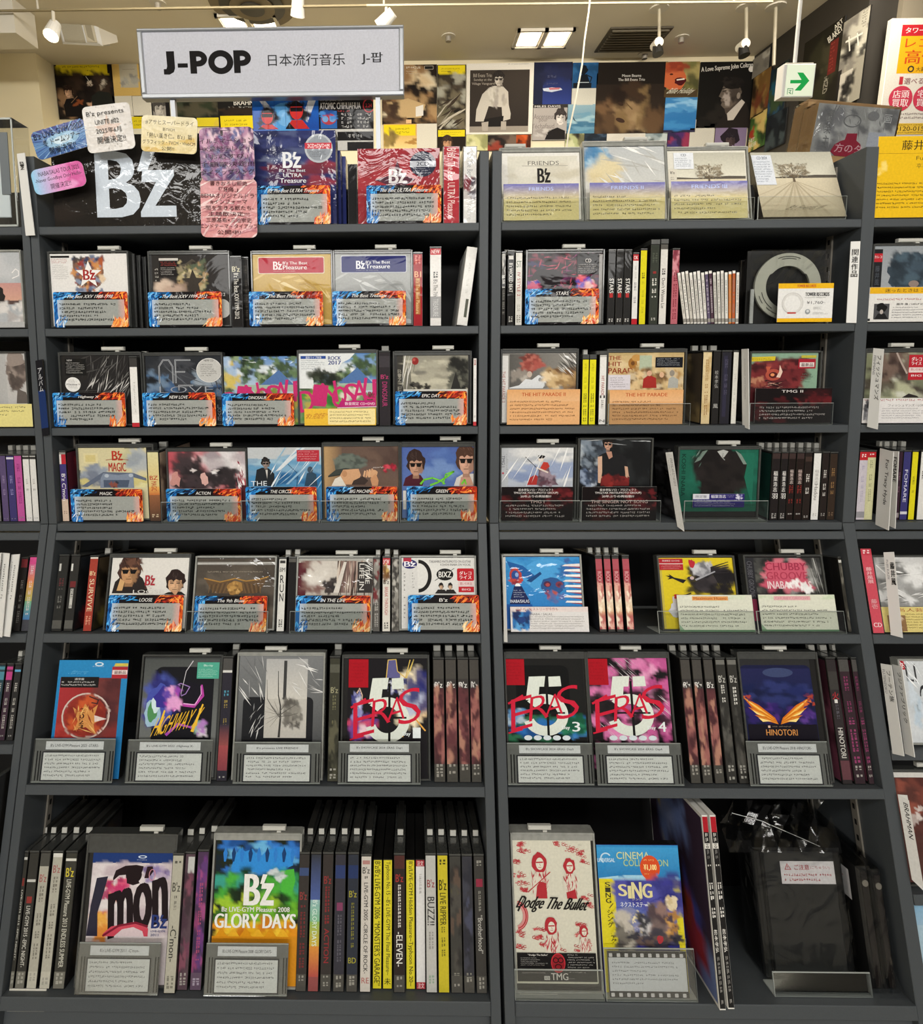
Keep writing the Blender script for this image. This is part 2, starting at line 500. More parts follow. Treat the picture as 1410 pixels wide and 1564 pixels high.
    def streaks(s, x0, y0, x1, y1, n, ang, L, w, cols, spread=15):
        for i in range(n):
            if i % 6 == 0: s.layer += 1
            x = x0+(x1-x0)*s.R.random(); y = y0+(y1-y0)*s.R.random(); a = math.radians(ang+spread*(s.R.random()*2-1)); q = L*(0.4+s.R.random())
            dx, dy = math.cos(a)*q/2, math.sin(a)*q/2; b = w*(0.5+s.R.random())
            nx, ny = -math.sin(a)*b/2, math.cos(a)*b/2
            s.p([(x-dx,y-dy),(x+nx,y+ny),(x+dx,y+dy),(x-nx,y-ny)], s.R.choice(cols), False)
            s.layer += 0.12
        s.layer = math.ceil(s.layer)
        return s
    def head(s, cx, cy, rx, ry, skin, hair, glasses=None, dark=None):
        """a plain printed face: hair, face with a shaded side, features"""
        L = lin(skin); sd = tuple(v*0.62 for v in L); hl = tuple(min(1, v*1.18) for v in L); Hh = lin(hair); h2 = tuple(v*1.7+0.012 for v in Hh)
        s.blob(cx, cy-ry*0.22, rx*1.2, ry*1.12, hair, 0.13, 22)
        s.p([(cx-rx*.34, cy+ry*.6), (cx+rx*.38, cy+ry*.6), (cx+rx*.45, cy+ry*1.25), (cx-rx*.42, cy+ry*1.25)], sd)
        s.p([(cx-rx*.80, cy-ry*.35), (cx-rx*.84, cy+ry*.2), (cx-rx*.66, cy+ry*.68), (cx-rx*.25, cy+ry*.98), (cx+rx*.22, cy+ry*.98), (cx+rx*.64, cy+ry*.68), (cx+rx*.84, cy+ry*.2), (cx+rx*.80, cy-ry*.35), (cx+rx*.4, cy-ry*.7), (cx-rx*.4, cy-ry*.7)], skin)
        s.scat(cx+rx*.5, cy-ry*.1, cx+rx*.75, cy+ry*.7, 5, rx*.22, ry*.3, [sd]); s.scat(cx-rx*.4, cy+ry*.2, cx-rx*.1, cy+ry*.4, 2, rx*.2, ry*.16, [hl])
        s.p([(cx-rx*.95,cy-ry*.1),(cx-rx*.72,cy-ry*.32),(cx-rx*.45,cy-ry*.36),(cx-rx*.2,cy-ry*.22),(cx+rx*.1,cy-ry*.42),(cx+rx*.5,cy-ry*.28),(cx+rx*.78,cy-ry*.34),(cx+rx*.95,cy-ry*.05),(cx+rx*1.0,cy-ry*.7),(cx+rx*.5,cy-ry*1.15),(cx-rx*.5,cy-ry*1.15),(cx-rx*1.0,cy-ry*.7)], hair)
        s.streaks(cx-rx*.7, cy-ry*1.0, cx+rx*.7, cy-ry*.5, 9, 65, ry*.5, rx*.07, [h2], 40)
        d = dark or hair
        if glasses:
            s.p([(cx-rx*0.8,cy-ry*0.14),(cx-rx*0.06,cy-ry*0.07),(cx-rx*0.18,cy+ry*0.2),(cx-rx*0.62,cy+ry*0.2)], glasses)
            s.p([(cx+rx*0.8,cy-ry*0.14),(cx+rx*0.06,cy-ry*0.07),(cx+rx*0.18,cy+ry*0.2),(cx+rx*0.62,cy+ry*0.2)], glasses, False)
            s.r(cx-rx*0.85, cy-ry*0.14, cx+rx*0.85, cy-ry*0.08, glasses, False)
        else:
            for q in (-1, 1):
                s.l([(cx+q*rx*0.2,cy-ry*0.02),(cx+q*rx*0.58,cy-ry*0.03)], ry*0.09, d)
                s.l([(cx+q*rx*0.15,cy-ry*0.2),(cx+q*rx*0.65,cy-ry*0.22)], ry*0.06, d, new=False)
        s.l([(cx+rx*0.08,cy+ry*0.05),(cx+rx*0.16,cy+ry*0.40),(cx-rx*.04,cy+ry*.44)], ry*0.05, sd)
        s.l([(cx-rx*0.26,cy+ry*0.63),(cx+rx*0.26,cy+ry*0.63)], ry*0.07, tuple(v*.42 for v in L))
        return s
    def body(s, cx, cy, w, h, col):
        """shoulders and chest below a neck at (cx, cy)"""
        return s.p([(cx-w*0.16,cy),(cx+w*0.16,cy),(cx+w*0.42,cy+h*0.12),(cx+w*0.5,cy+h*0.35),(cx+w*0.46,cy+h),(cx-w*0.46,cy+h),(cx-w*0.5,cy+h*0.35),(cx-w*0.42,cy+h*0.12)], col)
    def mesh(s, name, Wm, Hm, M, parent=None, z0=0.0, y0=0.0, dz=0.00004, xoff=0.0):
        """lay the print on the plane y = y0, facing -y"""
        if s.mask:
            s._mask()
        me = bpy.data.meshes.new(name)
        step = min(dz, 0.0012/max(s.layer, 1))
        me.from_pydata([(xoff+q[0]*Wm, y0-q[2]*step, z0+q[1]*Hm) for q in s.v], [], s.f)
        at = me.color_attributes.new('Col', 'FLOAT_COLOR', 'CORNER')
        buf = []
        for poly in s.f:
            for i in poly:
                c = s.c[i]; buf += [c[0], c[1], c[2], 1.0]
        at.data.foreach_set('color', buf)
        me.materials.append(M); me.update()
        o = bpy.data.objects.new(name, me); COL.objects.link(o)
        if parent is not None: o.parent = parent
        return o

# ------------------------------------------------------------------ shelf planes
TU, TL = math.radians(4.7604), math.radians(20.0863)      # the upper racks lean back a little, the lower racks more
JOINT = Vector((0, 0, 1.0))
def pv(t): return Vector((0, math.sin(t), math.cos(t)))
def pn(t): return Vector((0, -math.cos(t), math.sin(t)))
SH = {'S1': (TU, 0.5441), 'S2': (TU, 0.3630), 'S3': (TU, 0.1806), 'S4': (TU, 0.0),
      'S5': (TL, -0.1935), 'S6': (TL, -0.4386), 'S7': (TL, -0.7449)}
def ray(px, py):
    return (FWD + RIGHT*((px-CX)/FPX) + UP*((CY-py)/FPX))
def hit(px, py, P, N):
    d = ray(px, py); t = ((P-CAM).dot(N))/d.dot(N)
    return CAM + d*t
def on_plane(t, px, py, n=0.0):
    O = JOINT + pn(t)*n; P = hit(px, py, O, pn(t))
    return P.x, (P-O).dot(pv(t))
SH['N6'] = (TL, on_plane(TL, 10, 1137)[1])       # neighbouring bays have their own lower shelf heights
SH['E6'] = (TL, on_plane(TL, 1380, 1146)[1])
SH['E7'] = (TL, on_plane(TL, 1380, 1366)[1])
CROP = {'P1': (0, 0, 3.0), 'P2': (370, 0, 3.0), 'P3': (700, 0, 3.0), 'P4': (1080, 0, 4.115), 'F': (0, 0, 1.0)}
for r_, y_ in (('2', 350), ('4', 650), ('6', 970), ('7', 1220)):
    CROP['A'+r_] = (0, y_, 3.525); CROP['B'+r_] = (370, y_, 3.525); CROP['C'+r_] = (740, y_, 4.147); CROP['D'+r_] = (1040, y_, 3.811)
def px(key, x, y):
    a, b, s = CROP[key]
    return a+x/s, b+y/s

# ------------------------------------------------------------------ the record racks, one per bay
UD, LD = 0.20, 0.27        # depths of upper and lower racks
def rack(label, xl, xr, pl, pr, upper, lower, strips):
    """xl, xr inner width; pl, pr thickness of the side panels (0 = shared with the next bay)"""
    xc = (xl+xr)/2
    root = tag(empty('record_rack', (xc, 0.1, 0)), label, 'rack')
    def put(mb, name, t):
        o = mb.build(name, root); o.location = (-xc, -0.1, 1.0); o.rotation_euler = (-t, 0, 0); return o
    panels = {}
    for sd, a, b in (('l', xl-pl, xl), ('r', xr, xr+pr)):
        if b-a > 0.001:
            panels[sd, TU] = put(MB().box(a, 0, 0.0, b, UD, 0.5441+0.122, M_LAM, 0.0008), 'side_panel', TU)
            panels[sd, TL] = put(MB().box(a, 0, -1.02, b, LD, -0.0005, M_LAM, 0.0008), 'side_panel', TL)
    put(MB().box(xl, UD-0.006, 0.0, xr, UD, 0.5441+0.122, M_LAM2), 'back_panel', TU)
    put(MB().box(xl, LD-0.006, -1.0, xr, LD, -0.034, M_LAM2), 'back_panel', TL)
    for k in upper:
        s = SH[k][1]
        put(MB().box(xl+0.0004, 0.0, s-0.0142, xr-0.0004, UD-0.007, s, M_LAM, 0.0012), 'shelf', TU)
    put(MB().box(xl+0.0004, 0.0, -0.0300, xr-0.0004, LD-0.03, -0.0158, M_LAM, 0.0012), 'top_rail', TL)
    for k in lower:
        s = SH[k][1]
        th = 0.0195 if k == 'S7' else 0.0155
        put(MB().box(xl+0.0004, -0.0015, s-th, xr-0.0004, LD-0.007, s, M_LAM, 0.0012), 'shelf', TL)
    s = SH['S7'][1]-0.0195
    put(MB().box(xl+0.0004, 0.012, -1.02, xr-0.0004, 0.03, s-0.0005, M_LAM), 'plinth_panel', TL)
    put(MB().box(xl-pl, UD+0.001, 0.5441+0.055, xr+pr, UD+0.22, 0.5441+0.07, M_LAM), 'rear_ledge', TU)
    for side in strips:
        for yy in (0.062, UD-0.022):
            for t, z0, z1 in ((TU, 0.002, 0.5441+0.11), (TL, -0.99, -0.035)):
                mb = MB()
                xa, xb = (xl, xl+0.003) if side == 'l' else (xr-0.003, xr)
                mb.box(xa, yy, z0, xb, yy+0.013, z1, M_STEEL)
                xf = xb+0.0002 if side == 'l' else xa-0.0002
                z = z0+0.012
                while z < z1-0.012:
                    mb.quad((xf, yy+0.004, z), (xf, yy+0.009, z), (xf, yy+0.009, z+0.009), (xf, yy+0.004, z+0.009), M_DARK); z += 0.025
                mb.build('slotted_strip', panels[side, t])
    return root
UP_S = ['S1', 'S2', 'S3', 'S4']
rack('dark grey record rack bay at the left picture edge, mostly cut off', -0.85, -0.0303, 0.0135, 0.0135, UP_S, ['S5', 'N6', 'S7'], '')
rack('wide dark grey record rack bay below the J-POP sign', 0.0, 0.7890, 0.0150, 0.0160, UP_S, ['S5', 'S6', 'S7'], 'l')
rack('narrower dark grey record rack bay holding the empty black binder', 0.8275, 1.4590, 0.0165, 0.0215, UP_S, ['S5', 'S6', 'S7'], 'r')
rack('dark grey record rack bay under the yellow artist card', 1.4805, 2.20, 0, 0.02, UP_S, ['S5', 'E6', 'E7', 'S7'], '')

# ------------------------------------------------------------------ builders for what stands on the racks
class Spot:
    """a place on a shelf: plane through the shelf's front edge, n in front of it, leaning back by extra degrees"""
    def __init__(s, shelf, n=-0.016, lean=0.0):
        t, v = SH[shelf]
        s.t = t+math.radians(lean); s.O = JOINT + pv(t)*v + pn(t)*n
        s.N = Vector((0, -math.cos(s.t), math.sin(s.t))); s.V = Vector((0, math.sin(s.t), math.cos(s.t)))
    def xv(s, key, x, y):
        P = hit(*px(key, x, y), s.O, s.N)
        return P.x, (P-s.O).dot(s.V)
    def rect(s, key, b):
        x0, y0, x1, y1 = b
        xm, ym = (x0+x1)/2, (y0+y1)/2
        return s.xv(key, x0, ym)[0], s.xv(key, xm, y1)[1], s.xv(key, x1, ym)[0], s.xv(key, xm, y0)[1]
    def root(s, name, x, v=0.0, rz=0.0):
        o = bpy.data.objects.new(name, None); COL.objects.link(o); o.empty_display_size = 0.02
        o.matrix_world = Matrix.Translation(s.O + Vector((x, 0, 0)) + s.V*v) @ Matrix.Rotation(-s.t, 4, 'X') @ Matrix.Rotation(rz, 4, 'Y')
        return o
    def place(s, o, x, v=0.0, rz=0.0):
        o.matrix_world = Matrix.Translation(s.O + Vector((x, 0, 0)) + s.V*v) @ Matrix.Rotation(-s.t, 4, 'X') @ Matrix.Rotation(rz, 4, 'Y')
        return o

BASE = 0.0026
BAYS = ((-0.85, -0.0303), (0.0, 0.7890), (0.8275, 1.4590), (1.4805, 2.20))
def fit(x0, x1, pad=0.0044):
    """keep a span clear of the side panels of its bay"""
    xm = (x0+x1)/2
    for a, b in BAYS:
        if a-0.02 < xm < b+0.02:
            if x0 < a+pad: x0, x1 = a+pad, max(x1, a+pad+0.006)
            if x1 > b-pad: x0, x1 = min(x0, b-pad-0.006), b-pad
    return x0, x1
def lock_tab(parent, xa, xb, z, y=-0.001, stem=None):
    xm = xa+(xb-xa)*0.72 if stem is None else stem
    mb = MB().box(xa, y, z+0.0022, xb, y+0.008, z+0.0092, M_TAB, 0.0016)
    mb.box(xm-0.0035, y+0.0005, z-0.004, xm+0.0035, y+0.0065, z+0.0023, M_TAB)
    return mb.build('lock_tab', parent)

def face(key, shelf, desc, b, draw, n=-0.016, case=None, tab='auto', lean=0.0, th=0.012, M=None, kind='disc', seed=1, rim=None, label=None, behind=0, yb=None, v0=BASE, name=None):
    """a disc case standing face out; b = measured rectangle of its printed front, case = of the security case round it"""
    sp = Spot(shelf, n, lean)
    x0, a0, x1, a1 = sp.rect(key, b)
    k0, kv0, k1, kv1 = sp.rect(key, case) if case else (x0, a0, x1, a1)
    k0, k1 = fit(k0, k1)
    x0, x1 = max(x0, k0), min(x1, k1)
    if lean: v0 = v0 + 0.002 + (th+0.002)*math.sin(math.radians(lean))
    name = name or ('dvd_case' if kind == 'dvd' else 'cd_case')
    r = sp.root(name, (k0+k1)/2)
    tag(r, label or desc, 'disc case')
    xo = -(k0+k1)/2
    bot = v0
    top = max(a1, kv1)
    MB().box(k0+xo, 0.0006, bot, k1+xo, th, top-0.0004, M_BODY, 0.0).build('case_back', r)
    art = Art(*b, seed=seed)
    draw(art)
    lo = max(a0, bot+0.0005)
    art.mesh('printed_cover', x1-x0, a1-lo, M or P_GLOSS, r, z0=lo, y0=0.0003, xoff=x0+xo)
    if case:
        mb = MB(); w = 0.0022; R_ = rim or M_RIM
        mb.box(k0+xo-0.001, -0.0030, bot, k0+xo+w, th+0.001, top, R_, 0.0006)
        mb.box(k1+xo-w, -0.0030, bot, k1+xo+0.001, th+0.001, top, R_, 0.0006)
        mb.box(k0+xo+w, -0.0030, top-w*1.3, k1+xo-w, th+0.001, top+0.0006, R_, 0.0006)
        mb.box(k0+xo+w, -0.0030, bot+0.0001, k1+xo-w, 0.0, bot+0.003, R_, 0.0006)
        gap = top-w*1.3-a1
        if gap > 0.003:
            mb.box(k0+xo+w, -0.0018, a1+0.0006, k1+xo-w, 0.0004, top-w*1.3, R_)
        sc = mb.build('security_case', r)
        if tab:
            if tab == 'auto':
                ta, tb = k0+(k1-k0)*0.56, k0+(k1-k0)*0.84
            else:
                ta = sp.xv(key, tab[0], case[1])[0]; tb = sp.xv(key, tab[1], case[1])[0]
            lock_tab(sc, ta+xo, tb+xo, top+0.0006)
    for q in range(behind):
        d = sp.root('cd_case' if kind != 'dvd' else 'dvd_case', min((k0+k1)/2+0.0035*(q+1), max(b_ for a_, b_ in BAYS if a_ < k0)-(k1-k0)/2-.003))
        d.location -= sp.N*((th+0.0022)*(q+1)); tag(d, '%s spare dark case stacked behind the %s' % (ORD[q], desc), 'disc case')
        MB().box(k0+xo, 0.0006, bot, k1+xo, th-0.0005, top-0.001, M_BODY, 0.0008).build('case_back', d)
        MB().box(k1+xo-0.0125, -0.0004, bot+0.001, k1+xo-0.001, 0.0004, top-0.002, M_RIM).build('case_front', d)
    return r

def board(key, shelf, label, b, draw, n=-0.006, M=None, th=0.0008, lean=0.0, name='comment_card', cat='card', group=None, rz=0.0, seed=3, back=None, v0=None, spot=None, rad=0):
    """a flat printed card: a thin board with its print"""
    sp = spot or Spot(shelf, n, lean)
    x0, a0, x1, a1 = sp.rect(key, b)
    if v0 is not None: a0 = v0
    elif n < 0: a0 = max(a0, 0.0024)
    if n < 0: x0, x1 = fit(x0, x1, .001)
    art = Art(*b, seed=seed); draw(art)
    w, h = (x1-x0)/2, (a1-a0)/2
    r = sp.root(name, (x0+x1)/2, (a0+a1)/2, rz)
    tag(r, label, cat, group)
    rad = rad or art.mask or 0
    if rad:
        q = rad*2*w/(b[2]-b[0]); art.mask = rad
        MB().prism(rounded(-w, -h, w, h, q, q), 0.0001, th, back or M_PAPERW).build('card_board', r)
    else:
        MB().box(-w, 0.0001, -h, w, th, h, back or M_PAPERW).build('card_board', r)
    art.mesh('printed_face', 2*w, 2*h, M or P_CARD, r, y0=0.0, z0=-h, xoff=-w)
    return r

def stand(key, shelf, label, b, n=-0.0015, deep=0.05, group=None):
    """a clear acrylic display stand: low front lip, base and back"""
    sp = Spot(shelf, n)
    x0, _, x1, v1 = sp.rect(key, b)
    x0, x1 = fit(x0, x1, .001); w = (x1-x0)/2
    mb = MB()
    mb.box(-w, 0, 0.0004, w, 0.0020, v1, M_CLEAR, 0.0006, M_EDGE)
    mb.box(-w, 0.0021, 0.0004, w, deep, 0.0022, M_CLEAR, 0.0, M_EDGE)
    o = mb.build('acrylic_stand')
    tag(o, label, 'stand', group)
    return sp.place(o, (x0+x1)/2)

def spine(key, shelf, label, x0, x1, yt, base, ops=(), yb=None, n=-0.012, depth=0.140, lock='tab', side=None, M=None, group=None, rz=0.0, seed=5, name='cd_case', lean=0.0, body=None, cap=True, top_ext=0.0):
    """a disc case standing with its spine to the front"""
    sp = Spot(shelf, n, lean)
    xm = (x0+x1)/2
    yb_ = yb if yb is not None else yt+10
    ymid = (yt + (yb if yb else yt+400))/2
    X0 = sp.xv(key, x0, ymid)[0]; X1 = sp.xv(key, x1, ymid)[0]
    vt = sp.xv(key, xm, yt)[1]
    if not rz: X0, X1 = fit(X0, X1, .0036)
    w = (X1-X0)/2; h = vt-0.001
    r = sp.root(name, (X0+X1)/2, 0.0006+w*abs(math.sin(rz)), rz)
    tag(r, label, 'disc case', group)
    bm = body or M_BODY
    MB().box(-w, 0.0004, 0, w, depth, h, bm, 0.0005).build('case_body', r)
    art = Art(0, 0, 100, 1000, seed=seed)
    art.bg(base)
    for op in ops:
        if op[0] == 'b': art.r(op[4] if len(op) > 4 else 0, op[1]*1000, op[5] if len(op) > 5 else 100, op[2]*1000, op[3])
        elif op[0] == 't':
            wf = op[5] if len(op) > 5 else 0.56
            art.t(op[1], 50-50*wf, op[2]*1000, 50+50*wf, op[3]*1000, op[4], 0.012, 90)
        elif op[0] == 'v': art.tv(op[1], 22, op[2]*1000, 78, op[3]*1000, op[4], 0.01)
        elif op[0] == 'h': art.t(op[1], 12, op[2]*1000, 88, op[3]*1000, op[4], 0.02)
        elif op[0] == 'g': art.g(0, op[1]*1000, 100, op[2]*1000, op[3], op[4])
        elif op[0] == 's':
            art.layer += 1; y = op[1]*1000
            while y < op[2]*1000-14:
                q = 12+22*art.R.random()
                if art.R.random() > .18:
                    art.r(50-op[4]/2, y, 50-op[4]/2+op[4]*(0.25+.2*art.R.random()), y+q*.75, op[3], False)
                    art.r(50+op[4]*(.02+.2*art.R.random()), y, 50+op[4]/2, y+q*.6, op[3], False)
                y += q
        elif op[0] == 'x': art.scat(0, op[1]*1000, 100, op[2]*1000, op[4], 30, 60, op[3])
    art.mesh('printed_spine', 2*w*0.90, h*0.985, M or P_GLOSS, r, z0=h*0.008, y0=0.0003, xoff=-w*0.90)
    if side:
        # the printed front of the case, seen from the side
        for sgn in side[0]:
            xs = w+0.0002 if sgn == 'r' else -w-0.0002
            mb = MB(); cols = side[1]
            k = len(cols)
            a2 = Art(0, 0, 1000, 1000, seed=seed+7); a2.bg(cols[0]); a2.scat(0, 0, 1000, 1000, 14, 160, 160, cols[1:] or cols, 0.6, 8)
            o = a2.mesh('side_print', depth*0.96, h*0.96, P_GLOSS, r, z0=h*0.02)
            if sgn == 'r': o.rotation_euler = (0, 0, math.radians(90)); o.location = (xs, depth*0.02, 0)
            else: o.rotation_euler = (0, 0, math.radians(-90)); o.location = (xs, depth*0.98, 0)
    sc = r
    if cap:
        sc = MB().box(-w, -0.0006, h+0.0002, w, depth, h+0.0026+top_ext, M_RIM, 0.0004).build('security_case', r)
    z = h+0.0028+top_ext
    if lock == 'tab':
        MB().box(-w*0.72, 0.042, z, w*0.60, 0.050, z+0.0095, M_TAB, 0.0008).build('lock_tab', sc)
    elif lock == 'bar':
        MB().box(-w*0.50, 0.0475, z, w*0.62, 0.138, z+0.0105, M_BAR, 0.0008).build('lock_bar', sc)
        MB().box(-w*0.48, 0.046, z+0.001, w*0.60, 0.0472, z+0.0100, M_TAB, 0.0004).build('lock_tab', sc)
    return r

def plate(key, shelf, label, q, nl, nr, draw, th=0.0012, M=None, name='index_divider', cat='divider', box=None, mt=None):
    """a stiff divider card seen at an angle: its left edge at nl, its right edge at nr in front of the shelf edge (q: four measured corners tl tr br bl)"""
    A_, B_ = Spot(shelf, nl), Spot(shelf, nr)
    def w3(sp, p):
        X, v = sp.xv(key, *p); return sp.O+Vector((X, 0, 0))+sp.V*v
    tl, tr, br, bl = w3(A_, q[0]), w3(B_, q[1]), w3(B_, q[2]), w3(A_, q[3])
    xa = ((tr-tl)+(br-bl)).normalized(); up = ((tl-bl)+(tr-br)).normalized()
    up = (up - xa*up.dot(xa)).normalized(); back = up.cross(xa)      # x right, y back, z up
    Wd = ((tr-tl).length+(br-bl).length)/2; c = bl
    r = bpy.data.objects.new(name, None); COL.objects.link(r); r.empty_display_size = 0.02
    mw = Matrix((xa, back, up)).transposed().to_4x4(); mw.translation = c
    r.matrix_world = mw; tag(r, label, cat)
    inv = mw.inverted()
    L = [inv @ p for p in (tl, tr, br, bl)]
    mb = MB(); f = [(p.x, 0.0, p.z) for p in L]; bk = [(p.x, th, p.z) for p in L]
    mb.quad(f[3], f[2], f[1], f[0], mt or M_PAPERW); mb.quad(bk[0], bk[1], bk[2], bk[3], mt or M_PAPERW)
    for i in range(4):
        j = (i+1) % 4; mb.quad(f[i], f[j], bk[j], bk[i], mt or M_PAPERW)
    mb.build('divider_board', r)
    if draw:
        Hh = min(L[0].z, L[1].z)-max(L[2].z, L[3].z)
        art = Art(0, 0, 100, 1000, seed=4); draw(art)
        z0 = max(L[2].z, L[3].z)
        o = art.mesh('printed_face', Wd*0.98, Hh, M or P_PAPER, r, z0=z0, y0=-0.0003, xoff=0)
        # follow the slant of the plate
        sl = (L[0].x-L[3].x)/max(L[0].z-L[3].z, 1e-6)
        for v in o.data.vertices:
            v.co.x += L[3].x + sl*(v.co.z-L[3].z) + Wd*0.01
    return r

ORD = ['first', 'second', 'third', 'fourth', 'fifth', 'sixth', 'seventh', 'eighth', 'ninth', 'tenth', 'eleventh', 'twelfth', 'thirteenth', 'fourteenth', 'fifteenth', 'sixteenth']
# ------------------------------------------------------------------ recurring prints
def bz(a, x0, y0, x1, y1, col):
    """the two-letter band logo"""
    def q(x, y): return (x0+(x-440)/365*(x1-x0), y0+(y-690)/295*(y1-y0))
    a.layer += 1
    a.t('B', q(440,690)[0], q(440,690)[1], q(640,985)[0], q(640,985)[1], col, 0.05)
    a.p([q(662,690),q(716,694),q(676,782),(q(632,782))], col)
    a.p([q(655,775),q(800,775),q(800,800),q(708,935),q(804,935),q(804,985),q(640,985),q(640,962),q(716,828),q(648,828)], col)

def flame(title, tx=0.5):
    """comment card: blue flames at the left, fire at the right, a grey panel of small print"""
    def draw(a):
        X, Y = a.X, a.Y; w, h = a.x1-a.x0, a.y1-a.y0
        a.bg('120e10')
        a.g(X(0), Y(0), X(.14), Y(1), '1d6fb8', '1f5f9f')
        a.g(X(.0), Y(0), X(.34), Y(.13), '2a86cf', '120e10', True)
        a.streaks(X(-.02), Y(0), X(.13), Y(1), 42, 100, h*.22, w*.022, ['3fa3e6','0f3f7d','8cc6f0','174f94','0a1c3c','58b2ee'], 30)
        a.streaks(X(.0), Y(0), X(.36), Y(.15), 30, -25, w*.10, h*.035, ['3f9fe0','0d2b55','206fb8','10101a','7fc0ee'], 30)
        a.g(X(.62), Y(0), X(1), Y(.2), '120e10', 'b3301c', True)
        a.g(X(.90), Y(0), X(1), Y(1), 'a52c1a', 'e0661e')
        a.streaks(X(.62), Y(0), X(1.0), Y(.2), 40, -28, w*.11, h*.04, ['d8452a','7d1a12','e8722e','2a0c0a','b02c1c','f08a3c'], 35)
        a.streaks(X(.90), Y(.1), X(1.02), Y(1), 40, 80, h*.2, w*.022, ['e85a22','8a1d10','f59a3a','c23a1a','f8b95a','50100a'], 30)
        a.rr(X(.055), Y(.225), X(.955), Y(.945), w*.02, '969994')
        a.g(X(.055), Y(.225), X(.16), Y(.945), 'aebfd4', '969994', True)
        a.g(X(.86), Y(.225), X(.955), Y(.945), '969994', 'cf9f96', True)
        a.streaks(X(.04), Y(.72), X(.17), Y(1), 16, 110, h*.22, w*.02, ['7fb0dd','dfe9f2','4d8fd0','2f6db5'], 25)
        a.streaks(X(.78), Y(.78), X(1.0), Y(1.02), 46, 110, h*.26, w*.025, ['f0a04a','f6c98a','e0763a','f8dcae','c9482a','e89a78'], 30)
        tl = min(.70, .026*len(title)+.04)
        a.t(title, X(tx-tl/2), Y(.085), X(tx+tl/2), Y(.18), 'e2dfdb', 0.01, sh=0.04)
        a.s(X(.08), Y(.32), X(.92), Y(.86), 5, '353634', 0.62, 0.4, heavy=1.35)
        a.mask = w*.025
    return draw
def textcard(bgc, title, tcol, ink, rows=5, frame=None, y0=.3):
    def draw(a):
        X, Y = a.X, a.Y
        a.bg(bgc)
        if frame: a.g(X(0), Y(0), X(1), Y(frame[2] if len(frame) > 2 else .34), frame[0], frame[1])
        if title:
            tl = min(.6, .035*len(title)+.08); a.t(title, X(.5-tl/2), Y(.09), X(.5+tl/2), Y(.19), tcol, 0.02)
        a.s(X(.04), Y(y0), X(.96), Y(.93), rows, ink, 0.5, 0.45)
    return draw
def darkcard(lines, title):
    def draw(a):
        X, Y = a.X, a.Y
        a.bg('120b0c')
        a.scat(X(.6), Y(.1), X(1), Y(.6), 26, (a.x1-a.x0)*.07, (a.y1-a.y0)*.09, ['4a1418','5d1a1e','1a0c0d','2c0f12','6d2226'])
        a.scat(X(0), Y(.3), X(.35), Y(1), 24, (a.x1-a.x0)*.07, (a.y1-a.y0)*.09, ['471418','30100f','120b0c','541a1c'])
        for k, L in enumerate(lines):
            tl = min(.62, .03*len(L)+.1); a.t(L, X(.48-tl/2), Y(.05+.095*k), X(.48+tl/2), Y(.125+.095*k), 'd9d3cf', 0.012)
        if title: a.t(title, X(.5-.02*len(title)), Y(.39), X(.5+.02*len(title)), Y(.48), 'd9b9b4', 0.015)
        a.s(X(.06), Y(.52), X(.94), Y(.93), 4, 'cfc5c1', 0.55, 0.2)
    return draw
# ------------------------------------------------------------------ top shelf, left bay
def d(a):
    a.bg('191512')
    a.scat(100, 640, 307*3, 1030, 12, 60, 40, ['1d1815','17130f','221b17'])
    a.t('B', 438, 690, 642, 985, 'c3ccd6', 0.05)
    a.p([(660,690),(716,694),(676,780),(632,780)], 'c3ccd6')
    a.p([(655,775),(799,775),(799,800),(708,935),(804,935),(804,985),(640,985),(640,962),(716,828),(648,828)], 'c3ccd6')
board('P1', 'S1', 'large glossy black artist board with a big pale logo at the rack top', (240, 615, 922, 1036), d, n=-0.020, M=P_FILM, th=0.004, name='artist_board', cat='sign', back=M_BODY, v0=0.0005)
def d(a):
    a.g(a.x0, a.y0, a.x1, a.y1, '4b4f86', '5f86b4', False, '3d5c92')
    a.e(285, 640, 80, 34, '8fb3cd'); a.e(285, 640, 45, 18, 'b9cdd8')
    for k in range(26):
        t = k*2*math.pi/26+.1; a.p([(285+60*math.cos(t),640+24*math.sin(t)),(285+190*math.cos(t-.03),640+100*math.sin(t-.03)),(285+190*math.cos(t+.03),640+100*math.sin(t+.03))], ['86a9cc','6a8fbd','49609c'][k % 3])
    a.t("B'z LIVE-GYM 2025", 162, 585, 395, 612, '15171f', -0.005); a.t('冬 ドームツアー', 195, 622, 372, 652, '15171f'); a.t('開催決定!!', 215, 662, 340, 694, '15171f')
board('P1', 'S1', 'blue light-burst rounded announcement card at the far left of the artist board', (150, 572, 406, 704), d, n=0.006, rad=24, rz=math.radians(-15), name='announcement_card')
def d(a):
    a.g(a.x0, a.y0, a.x1, a.y1, '8fc6e2', 'd98ec0', True, 'cf5f9f')
    a.scat(300, 756, 390, 874, 10, 22, 20, ['d673ab','c95b98','e09ac6'])
    a.t('INABA/SALAS TOUR 2025', 180, 772, 372, 792, '33282e'); a.t('-Never Goodbye Only Hello-', 160, 802, 378, 824, '33282e'); a.t('開催決定!!', 225, 834, 320, 860, '33282e')
board('P1', 'S1', 'sky blue to pink rounded announcement card, lowest at the left of the artist board', (147, 756, 390, 874), d, n=0.004, rad=28, rz=math.radians(-11), name='announcement_card')
